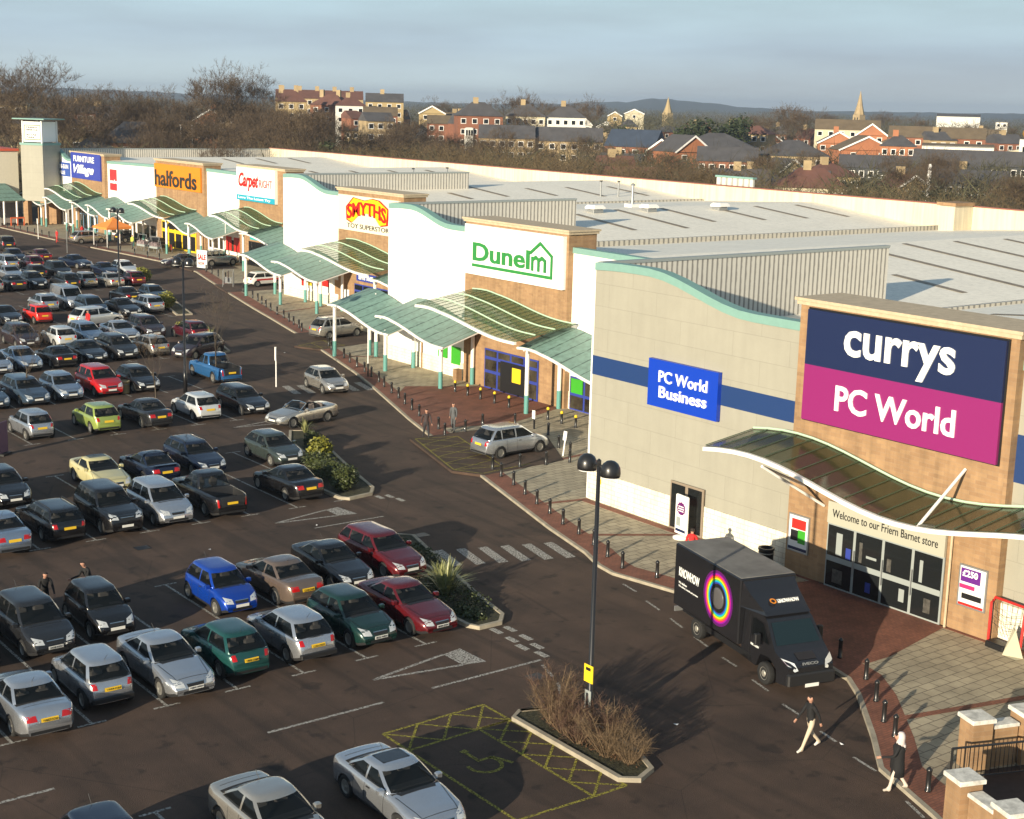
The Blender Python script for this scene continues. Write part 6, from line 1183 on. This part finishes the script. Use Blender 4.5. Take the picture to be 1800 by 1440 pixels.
# ---------------------------------------------------------------- woods and trees behind
big = [bare_tree(41, 25, 5, twn=7, spread=.46, tr=.015, up=.5, twl=.035, k0=6), bare_tree(42, 25, 5, twn=7, spread=.52, tr=.016, up=.4, twl=.035, k0=6), bare_tree(43, 25, 5, twn=7, spread=.4, tr=.013, up=.6, twl=.035, k0=5), bare_tree(46, 25, 5, twn=8, spread=.5, tr=.013, low=.12, up=.4, twl=.04, k0=7), bare_tree(47, 25, 5, twn=8, spread=.55, tr=.011, low=.08, twl=.045, up=.3, k0=7)]
TR = [(97, 284, 26.1), (99, 273, 25.4), (116, 309, 19.7), (126, 316, 21.4), (135, 323, 21.4), (137, 317, 20.8), (143, 319, 21.4), (143, 308, 20.4), (153, 315, 27.6), (159, 318, 24.6), (164, 321, 27.4), (163, 310, 20.9), (156, 291, 19.1), (163, 287, 16.3), (161, 277, 15.8), (170, 283, 13.4), (178, 278, 15.5), (188, 283, 16.8), (305, 421, 19.2), (341, 494, 21.2), (314, 415, 24.3), (324, 419, 24.9), (374, 469, 21.1), (357, 432, 21.2), (336, 396, 23.1), (384, 350, 21.9), (373, 333, 21.0), (379, 356, 18.9), (347, 332, 17.8), (529, 458, 20.9), (546, 439, 20.3), (515, 396, 19.4), (488, 349, 17.7), (495, 339, 17.0)]
rr = random.Random(9)
for i in range(46):   # the belt of lesser trees between the estate and the far terraces
    t = rr.uniform(0, 1); a = lerp(.30, 1.08, t) ; D = rr.uniform(230, 420); TR.append((round(math.sin(a) * D, 1), round(math.cos(a) * D, 1), rr.uniform(8.5, 13.5) if t > .25 else rr.uniform(13, 17)))
for i in range(34): a = rr.uniform(.31, .52); D = rr.uniform(270, 400); TR.append((round(math.sin(a) * D, 1), round(math.cos(a) * D, 1), rr.uniform(13, 19.5)))
for i in range(26): a = rr.uniform(.53, .74); D = rr.uniform(285, 400); TR.append((round(math.sin(a) * D, 1), round(math.cos(a) * D, 1), rr.uniform(9, 13)))
TR.sort(key=lambda q: math.atan2(q[0], q[1]))
for i, (x, y, h) in enumerate(TR): plant(big[(i * 7) % 5], x, y, 0, h / 25, i * 1.3, f'bare brown winter tree, {ordw(i)} from the left beyond the shops' , 'bare trees beyond the shops')
def evergreen(x, y, h, label, seed):
    r = empty('evergreen_tree', (x, y, 0), 0, label, 'tree', 'evergreens beyond the shops'); rr = random.Random(seed); bl = [(rr.uniform(-.25, .25) * h, rr.uniform(-.25, .25) * h, h * rr.uniform(.35, .8), h * .22, h * .22, h * .2) for _ in range(6)]; leaves('crown', mat('evergreen leaves', (.02, .035, .012), .7, var=.5, vs=.3, col2=(.05, .07, .02)), r, bl, 1600, .5, seed); MB().tube([(0, 0, 0), (0, 0, h * .6)], [.3, .15], 6).build('trunk', M_bark, r)
for i, (x, y, h, lb) in enumerate([(280, 313, 14, 'dark evergreen left of the slate blue roof'), (297, 311, 14.5, 'dark evergreen in the middle of the estate'), (306, 311, 16.5, 'tallest dark evergreen beyond the retail roofs'), (321, 316, 19, 'dark conifer crown right of the stone spire'), (158, 268, 10, 'bright evergreen bush behind the corrugated rear wall'), (232, 370, 14, 'dark conifer in front of the white terrace'), (440, 330, 14, 'dark evergreen behind the long brown-roofed block')]): evergreen(x, y, h, lb, i + 3)
def twigmass(name, m, cells, label, cat, seed, per, wd):
    r = random.Random(seed); b = MB()
    for (x, y, h, s) in cells:
        for _ in range(per):
            u = Vector((r.gauss(0, .45) * s, r.gauss(0, .45) * s, 0)); z0 = h * r.uniform(.25, .85); o = Vector((x, y, z0)) + u; d = Vector((r.uniform(-1, 1), r.uniform(-1, 1), r.uniform(.1, 1.1))).normalized(); z0 = h * min(.97, r.uniform(.3, 1.0) * (1 - .12 * (u.length / s))); o.z = z0; ln = wd * r.uniform(18, 55); sd = d.cross(Vector((r.uniform(-1, 1), r.uniform(-1, 1), .1))).normalized() * wd; b.add([tuple(o - sd), tuple(o + sd), tuple(o + d * ln)], [(0, 1, 2)])
    o = b.build(name, m, fix=False); return tag(o, label, cat, kind='stuff')
M_scrub = mat('brown scrub', (.085, .055, .03), .95, var=.5, vs=.06, col2=(.16, .115, .055)); M_wood = mat('far woodland', (.06, .046, .032), .95, var=.5, vs=.012, col2=(.085, .085, .042))
cells = []
for _ in range(1500):
    y = rr.uniform(30, 240); x = rr.uniform(119, 165); cells.append((x + max(0, 60 - y) * .2, y, rr.uniform(7.5, 10.4) + (1.5 if y > 150 else 0), 2.6))
for _ in range(420): cells.append((rr.uniform(74, 160), rr.uniform(222, 268), rr.uniform(6.5, 10.5), 3.0))
twigmass('thicket', M_scrub, cells, 'belt of brown leafless scrub growing along behind the shops', 'thicket', 3, 120, .022)
cells = []
for _ in range(900):
    a = rr.uniform(.2, 1.1); D = rr.uniform(240, 520); cells.append((math.sin(a) * D, math.cos(a) * D, rr.uniform(5, 9), 5))
for _ in range(2200):
    a = rr.uniform(.2, 1.1); D = 520 + 2600 * rr.random() ** 1.6; cells.append((math.sin(a) * D, math.cos(a) * D, rr.uniform(10, 15.5), 16))
twigmass('woodland', M_wood, cells, 'far-off mass of winter woodland and gardens reaching to the horizon', 'woodland', 4, 60, .1)
# blue hills on the skyline
b = MB(); H_ = [(-.05, 12), (.25, 14), (.33, 26), (.50, 16), (.62, 11), (.68, 16), (.702, 26), (.725, 27), (.742, 40), (.753, 38), (.766, 34), (.785, 30), (.80, 22), (.84, 15), (.92, 20), (1.0, 24), (1.2, 20), (1.4, 16)]; V = []
hr = random.Random(2); n = 260
for i in range(n + 1):
    a = lerp(-.05, 1.4, i / n); h = H_[0][1]
    for (p, q), (s, t) in zip(H_, H_[1:]):
        if p <= a <= s: h = q + (t - q) * smooth01((a - p) / (s - p))
    h += hr.uniform(-1.6, 1.6); D = 4500
    for dd, hh in ((-500, -2), (-260, h * .55), (0, h), (700, h * .9), (1600, -2)): V.append((math.sin(a) * (D + dd), math.cos(a) * (D + dd), hh))
b.add(V, [(i * 5 + j, i * 5 + 5 + j, i * 5 + 6 + j, i * 5 + 1 + j) for i in range(n) for j in range(4)]); struct(b.build('hills', mat('wooded hills', (.03, .04, .035), 1, var=.4, vs=.004)))
# ---------------------------------------------------------------- houses behind
WM = {'ochre': mat('ochre wall', (.37, .28, .14), .85, var=.1), 'brick': mat('far red brick', (.22, .09, .052), .85, var=.2, vs=.4), 'orange': mat('orange brick', (.36, .145, .07), .85, var=.12, vs=.4), 'white': mat('far white wall', (.62, .61, .56), .8), 'stock': mat('stock brick', (.36, .27, .15), .85, var=.2, vs=.4), 'cream': mat('cream wall', (.5, .45, .32), .8), 'dark': mat('slate hung wall', (.05, .055, .06), .8, var=.3)}
RM = {'slate': mat('slate roof', (.075, .072, .075), .8, var=.25, vs=.4), 'blue': mat('blue slate roof', (.04, .055, .085), .7, var=.2, vs=.4), 'brown': mat('brown tile roof', (.14, .105, .065), .85, var=.2, vs=.4), 'red': mat('red brown roof', (.13, .06, .045), .85, var=.2, vs=.4)}
def house(x, y, w_, ridge, eave, wall, roof, label, style='gable', d=9, cols=4, rows=2, rot=0, chim=1, cat='house', win='white', bays=0, base=0, name='house'):
    va = math.atan2(y, x); r = empty(name, (x, y, base), va + R_(rot), label, cat, 'houses and blocks beyond the retail park'); hw_ = w_ / 2
    MB().box(0, d, -hw_, hw_, 0, eave).build('wall', WM[wall], r); b = MB(); o = .4
    if style == 'hip': k = min(d / 2, hw_ * .8); b.add([(-o, -hw_ - o, eave), (d + o, -hw_ - o, eave), (d + o, hw_ + o, eave), (-o, hw_ + o, eave), (d / 2, -hw_ + k, ridge), (d / 2, hw_ - k, ridge)], [(0, 4, 5, 3), (1, 2, 5, 4), (0, 1, 4), (2, 3, 5), (0, 3, 2, 1)])
    elif style == 'front':
        b.add([(-o, -hw_ - o, eave - .1), (-o, hw_ + o, eave - .1), (d + o, hw_ + o, eave - .1), (d + o, -hw_ - o, eave - .1), (-o, 0, ridge), (d + o, 0, ridge)], [(0, 3, 5, 4), (1, 4, 5, 2), (0, 1, 2, 3)]); g = MB(); g.add([(0, -hw_, eave), (0, hw_, eave), (0, 0, ridge - .25), (.1, -hw_, eave), (.1, hw_, eave), (.1, 0, ridge - .25)], [(0, 1, 2), (5, 4, 3), (0, 2, 5, 3), (1, 4, 5, 2)]); g.build('gable', WM[wall], r)
        for s in (1, -1): q = MB(); q.add([(-.45, s * (hw_ + .4), eave - .1), (-.45, 0, ridge), (-.45, 0, ridge - .5), (-.45, s * (hw_ + .1), eave - .4)], [(0, 1, 2, 3)]); q.build('bargeboard', M_wht, r, fix=False)
    else: b.add([(-o, -hw_ - .1, eave - .1), (-o, hw_ + .1, eave - .1), (d + o, hw_ + .1, eave - .1), (d + o, -hw_ - .1, eave - .1), (d / 2, -hw_ - .1, ridge), (d / 2, hw_ + .1, ridge)], [(0, 1, 5, 4), (2, 3, 4, 5), (0, 3, 2, 1), (0, 4, 3), (1, 2, 5)])
    rf = b.build('roof', RM[roof], r)
    for c in range(chim):
        cy = -hw_ + (c + .5) * w_ / chim + .8; MB().box(d / 2 - .5, d / 2 + .5, cy - .7, cy + .7, ridge - 1.2, ridge + 1.3).build('chimney', WM['stock'] if wall != 'orange' else WM['orange'], rf)
    vis = eave if base else eave; fl = 2.9; M_wf = M_wht
    for j in range(rows):
        z1 = eave - .7 - j * fl; z0 = z1 - 1.5
        if z0 < .2: break
        for i in range(cols):
            cy = -hw_ + (i + .5) * w_ / cols; ww = min(.75, w_ / cols * .3); f = MB().box(-.06, .05, cy - ww, cy + ww, z0, z1).build('window', M_wf, r); MB().box(-.08, -.065, cy - ww + .16, cy + ww - .16, z0 + .16, z1 - .16).build('pane', M_glass, f)
    if bays:
        for i in range(bays):
            cy = -hw_ + (i + .5) * w_ / bays; MB().bbox(-1.0, -.1, cy - 1.3, cy + 1.3, 0, eave - 3.2, .3).build('bay_front', WM['white'], r)
            for s in (-.7, 0, .7): MB().box(-1.03, -1.0, cy + s - .26, cy + s + .26, eave - 5.4, eave - 3.9).build('bay_window', M_glass, r)
    return r
H = house
H(114.7, 309.4, 13.1, 14.4, 11.6, 'ochre', 'slate', 'ochre house with dark hipped roof right of the sign tower', 'hip', cols=3, chim=0, rot=20); H(129, 385, 12, 17.5, 14.8, 'ochre', 'brown', 'ochre house glimpsed behind the far left trees', cols=3, rows=2); H(104, 262, 9, 10.3, 7.6, 'stock', 'slate', 'dark roofed house just right of the ochre one', 'hip', cols=2, chim=0)
H(117.9, 275.9, 13, 13.0, 9.0, 'brick', 'slate', 'brick house with dark hipped roof among the bare trees', 'hip', cols=4, rows=1, chim=0)
H(231.8, 420.3, 9.5, 20.8, 17.0, 'ochre', 'red', 'tall ochre terrace house at the left end of the hilltop row', 'hip', cols=3, rows=4, chim=2, win='white'); H(251.6, 432.1, 12, 19.8, 16.1, 'brick', 'red', 'tall brick house next to the white rendered one', 'hip', cols=3, rows=4, chim=2, rot=-25); H(247.9, 411.0, 9.5, 19.0, 16.2, 'white', 'red', 'white rendered block among the hilltop terraces', 'hip', cols=3, rows=4, chim=1)
H(245.3, 389.2, 10.5, 16.2, 13.6, 'brick', 'brown', 'brick flats with rows of white windows below the terrace', cols=4, rows=4, chim=0); H(262, 455, 30, 21.0, 18.2, 'stock', 'red', 'long terrace with chimneys along the skyline', cols=9, rows=2, chim=5); H(279, 440, 13, 20.5, 17.6, 'ochre', 'slate', 'ochre terrace end with white dormers on the skyline', cols=4, rows=3, chim=1, bays=0)
H(258, 372.3, 11.5, 14.2, 11.8, 'brick', 'brown', 'brick block partly behind trees, right of the white windows', cols=4, rows=3, chim=0); H(292, 430, 9, 16.8, 14.2, 'ochre', 'brown', 'small gabled ochre house between the two terraces', 'front', cols=2, rows=1, chim=0)
H(247.0, 339.7, 12.7, 18.4, 14.6, 'brick', 'slate', 'Victorian brick villa with white bay windows', 'hip', cols=4, rows=3, chim=1, bays=2, rot=8); H(269.3, 348.0, 11.5, 18.2, 14.6, 'cream', 'slate', 'cream villa with hipped roof and tall chimney, left of its pair', 'hip', cols=5, rows=3, chim=1); H(279.2, 341.5, 11.5, 18.1, 14.6, 'white', 'slate', 'pale villa with hipped roof and tall chimney, right of its pair', 'hip', cols=5, rows=3, chim=1)
H(240, 318, 15, 12.6, 9.2, 'stock', 'slate', 'long low grey-roofed block, its left section', cols=6, rows=2, chim=0); H(254, 309, 18, 12.4, 8.8, 'stock', 'slate', 'long low grey-roofed block, its right section', cols=6, rows=2, chim=0)
H(252.9, 283.7, 13.5, 12.6, 8.4, 'brick', 'blue', 'brick house with a blue slate roof', cols=4, rows=2, chim=0, rot=-22); H(245.4, 263.4, 8.4, 11.0, 8.0, 'brick', 'slate', 'brick house with white dormers left of the orange gable', 'front', cols=2, rows=2, chim=0, rot=-30); H(243.9, 251.0, 10.5, 12.2, 8.4, 'orange', 'slate', 'house with a wide orange brick gable facing the roofs', 'front', cols=2, rows=1, chim=0, rot=35)
H(235.2, 231.5, 13.3, 10.2, 7.2, 'brick', 'slate', 'brick row with paired pale windows under a grey roof', cols=6, rows=2, chim=0); H(252.1, 228.2, 16, 11.8, 8.4, 'stock', 'slate', 'broad grey hipped roof in the middle of the estate', 'hip', d=14, cols=4, rows=1, chim=0); H(262, 262, 18, 12.4, 9.2, 'stock', 'slate', 'large grey hipped roof behind the orange gable', 'hip', d=14, cols=4, rows=1, chim=0)
H(366.7, 309.7, 20, 15.9, 12.9, 'cream', 'brown', 'cream block with long brown roof near the church spire', cols=6, rows=1, chim=0); H(352, 288, 9, 15.2, 11.8, 'orange', 'brown', 'orange gabled wing of the long brown-roofed block', 'front', cols=2, rows=1, chim=0, d=12); H(360, 271, 27.1, 14.7, 11.6, 'brick', 'brown', 'long brick block with a brown roof and pale windows', cols=8, rows=2, chim=0)
H(309.1, 253.9, 15, 12.4, 8.8, 'orange', 'brown', 'bright orange brick house with a wide front gable', 'front', cols=2, rows=1, chim=0, rot=18); H(305, 241, 8.5, 12.9, 10.2, 'orange', 'slate', 'narrow orange brick house with tall thin windows', 'hip', cols=4, rows=1, chim=1); H(328, 240, 18, 10.9, 10.3, 'white', 'brown', 'low white-fronted shop row behind the orange houses', cols=6, rows=1, chim=0)
H(284.2, 204.3, 25, 10.6, 7.4, 'dark', 'slate', 'long dark slate-hung row with paired white windows', cols=12, rows=2, chim=0); H(262, 210, 20, 9.2, 6.6, 'dark', 'slate', 'middle slate-roofed row of the dark estate', cols=10, rows=1, chim=0); H(258.9, 196, 20.4, 8.8, 6.2, 'dark', 'slate', 'lower slate-roofed row nearer the retail park', cols=9, rows=1, chim=0); H(241.0, 176, 19.0, 8.0, 5.6, 'dark', 'slate', 'nearest slate-roofed row at the right, above the parapet', cols=8, rows=1, chim=0); H(300, 190, 20, 10.2, 7.6, 'brick', 'slate', 'red brick row at the right edge', cols=8, rows=2, chim=0)
H(460.4, 527.2, 6.5, 15.6, 13.6, 'ochre', 'brown', 'tiny ochre gable left of the stone spire', 'front', cols=1, rows=1, chim=0); H(466.1, 520.2, 9, 17.0, 14.9, 'cream', 'brown', 'wide pale gable close to the stone spire', 'front', cols=1, rows=1, chim=0); H(725.7, 532.3, 24, 18.4, 17.0, 'white', 'slate', 'far white industrial shed near the skyline', cols=6, rows=0, chim=0, cat='shed')
r = H(575.2, 398.9, 5, 15.6, 15.4, 'white', 'slate', 'distant white tower block of flats', cols=2, rows=4, chim=0, cat='tower block', name='tower_block')
hr2 = random.Random(77); KW = ['brick', 'stock', 'cream', 'orange', 'white', 'ochre', 'brick', 'stock']; KR = ['slate', 'red', 'brown', 'slate']
def small_houses(n, a0, a1, d0, d1, lo, hi, where, k0):
    L = sorted((hr2.uniform(a0, a1), hr2.uniform(d0, d1)) for _ in range(n))
    for i, (a, D) in enumerate(L):
        w_ = hr2.uniform(6, 13); rd = hr2.uniform(lo, hi); st = hr2.choice(['gable', 'hip', 'front', 'gable']); wl = hr2.choice(KW); rf_ = hr2.choice(KR)
        H(math.sin(a) * D, math.cos(a) * D, w_, rd, rd - hr2.uniform(2.2, 3.4), wl, rf_, f'small {wl} house with {rf_} roof, {ordw(i)} from the left {where}', st, d=8, cols=max(2, int(w_ / 2.6)), rows=2, rot=hr2.uniform(-35, 35), chim=hr2.choice([0, 1, 1]))
small_houses(20, .53, .70, 400, 560, 11, 15.5, 'behind the villas', 0); small_houses(34, .70, .98, 420, 700, 9.5, 13.5, 'along the right skyline', 0); small_houses(14, .72, .97, 265, 350, 7.2, 9.0, 'amid the estate roofs', 0); small_houses(6, .36, .50, 430, 520, 13, 16, 'among the left hilltop trees', 0)
for i, (px_a, D, h) in enumerate([(.505, 372, 14), (.52, 360, 12.5), (.54, 366, 15), (.556, 352, 12), (.575, 348, 14.5), (.595, 360, 13), (.61, 350, 12), (.49, 380, 17), (.63, 320, 12), (.665, 325, 12.5), (.69, 318, 13), (.60, 330, 11.5), (.645, 345, 15), (.655, 410, 19)]): plant(big[i % 5], math.sin(px_a) * D, math.cos(px_a) * D, 0, h / 25, i, f'bare tree in front of the hilltop terraces, {ordw(i)} of that scattered line', 'bare trees before the terraces')
def spire(x, y, h, wd, label, m):
    r = empty('church_spire', (x, y, 0), 0, label, 'spire', 'church spires on the skyline'); MB().box(-wd / 2, wd / 2, -wd / 2, wd / 2, 0, h * .55).build('tower', m, r); MB().lathe([(wd * .62, h * .55), (wd * .35, h * .72), (wd * .02, h)], 8).build('spire', m, r)
    for s in (-1, 1): MB().box(-wd / 2 - .05, -wd / 2, s * wd * .2 - .3, s * wd * .2 + .3, h * .4, h * .5).build('belfry_opening', M_dark, r)
spire(751.9, 802.9, 25, 5.5, 'plain pale stone church spire, left of the two', WM['ochre']); spire(691.5, 576.1, 30, 5, 'slender stone church spire with pinnacles, right of the two', WM['stock'])
r = empty('church', (349, 236, 0), math.atan2(236, 349), 'white chapel with a golden dome at the right edge', 'church'); MB().box(0, 8, -4.5, 0, 0, 12.3).build('tower', WM['white'], r); MB().lathe([(1.0, 12.3), (1.2, 12.9), (1.7, 13.8), (1.5, 14.6), (.6, 15.4), (.12, 16.2), (.08, 17)], 14, (3, -2.2, 0)).build('dome', mat('gold dome', (.7, .35, .04), .35, metal=.6), r, True); b = MB(); b.add([(0, 0, 9.6), (0, 7, 8.2), (8, 7, 8.2), (8, 0, 9.6), (0, 0, 0), (0, 7, 0), (8, 7, 0), (8, 0, 0)], [(0, 3, 2, 1), (0, 1, 5, 4), (1, 2, 6, 5)]); b.build('nave', WM['cream'], r)
for k in (-3.2, -1.3): MB().box(-.05, -.01, k - .4, k + .4, 8.6, 10.4).build('window', M_glass, r)
# pale parked vehicles glimpsed between the far trees, and masts
for x, y, lb in ((226, 352, 'white van parked below the hilltop terrace'), (240, 322, 'white car parked in the yard below the villas')): car('panel van' if 'van' in lb else 'hatchback', 'white', x, y, 130, lb, 6 if 0 else 5.6, 'vehicles beyond the park')
for x, y, h, lb in ((128, 277, 12.4, 'left one of two thin white masts beyond the rear wall'), (130, 276, 12.4, 'right one of two thin white masts beyond the rear wall'), (222, 168, 9.5, 'thick pale chimney mast near the right edge')):
    r = empty('mast', (x, y, 0), 0, lb, 'mast', 'thin masts'); MB().tube([(0, 0, 0), (0, 0, h)], .05 if h > 12 else .35, 8).build('pole', M_wht, r); MB().lathe([(.2, h), (.2, h + .2)], 8).build('cap', M_wht, r)

# small litter and drain covers
for i, (x, y) in enumerate([(33.6, 28.2), (33.3, 26.6), (30.2, 30.5), (26.2, 54.6), (31.7, 55.4), (45.9, 58.3), (52.2, 96)]):
    r = random.Random(i); b = MB(); b.add([(0, 0, .03), (.13, .02, .008), (.15, .1, .04), (.02, .09, .01)], [(0, 1, 2, 3)]); o = b.build('litter', M_pst, fix=False); o.location = (x, y, .004); o.rotation_euler = (0, 0, i); tag(o, 'scrap of pale litter on the dark tarmac, %s of those nearest' % ordw(i), 'litter', 'scraps of litter')
for i, (x, y) in enumerate([(34.8, 51.6), (23.9, 56.3), (38.0, 33.6), (28.9, 36.0)]):
    o = MB().box(-.3, .3, -.25, .25, .003, .012).build('drain_cover', M_dark); o.location = (x, y, 0); tag(o, ('iron drain cover in the lane before the nearer zebra crossing', 'iron drain cover in the aisle behind the second row', 'iron drain cover by the kerb beside the truck', 'iron drain cover near the flag-shaped road arrow')[i], 'drain cover', 'drain covers')
hz = MB().box(-1000, 6900, -1000, 7000, -2.4, 62).build('haze', None); tag(hz, 'thin winter haze over the town', 'haze', kind='stuff')
hm = bpy.data.materials.new('haze air'); hm.use_nodes = True; t = hm.node_tree; t.nodes.clear(); o_ = t.nodes.new('ShaderNodeOutputMaterial'); v_ = t.nodes.new('ShaderNodeVolumePrincipled'); v_.inputs['Color'].default_value = (.62, .75, .95, 1); v_.inputs['Density'].default_value = .00015; v_.inputs['Anisotropy'].default_value = .2
t.links.new(v_.outputs[0], o_.inputs['Volume']); hz.data.materials.clear(); hz.data.materials.append(hm)
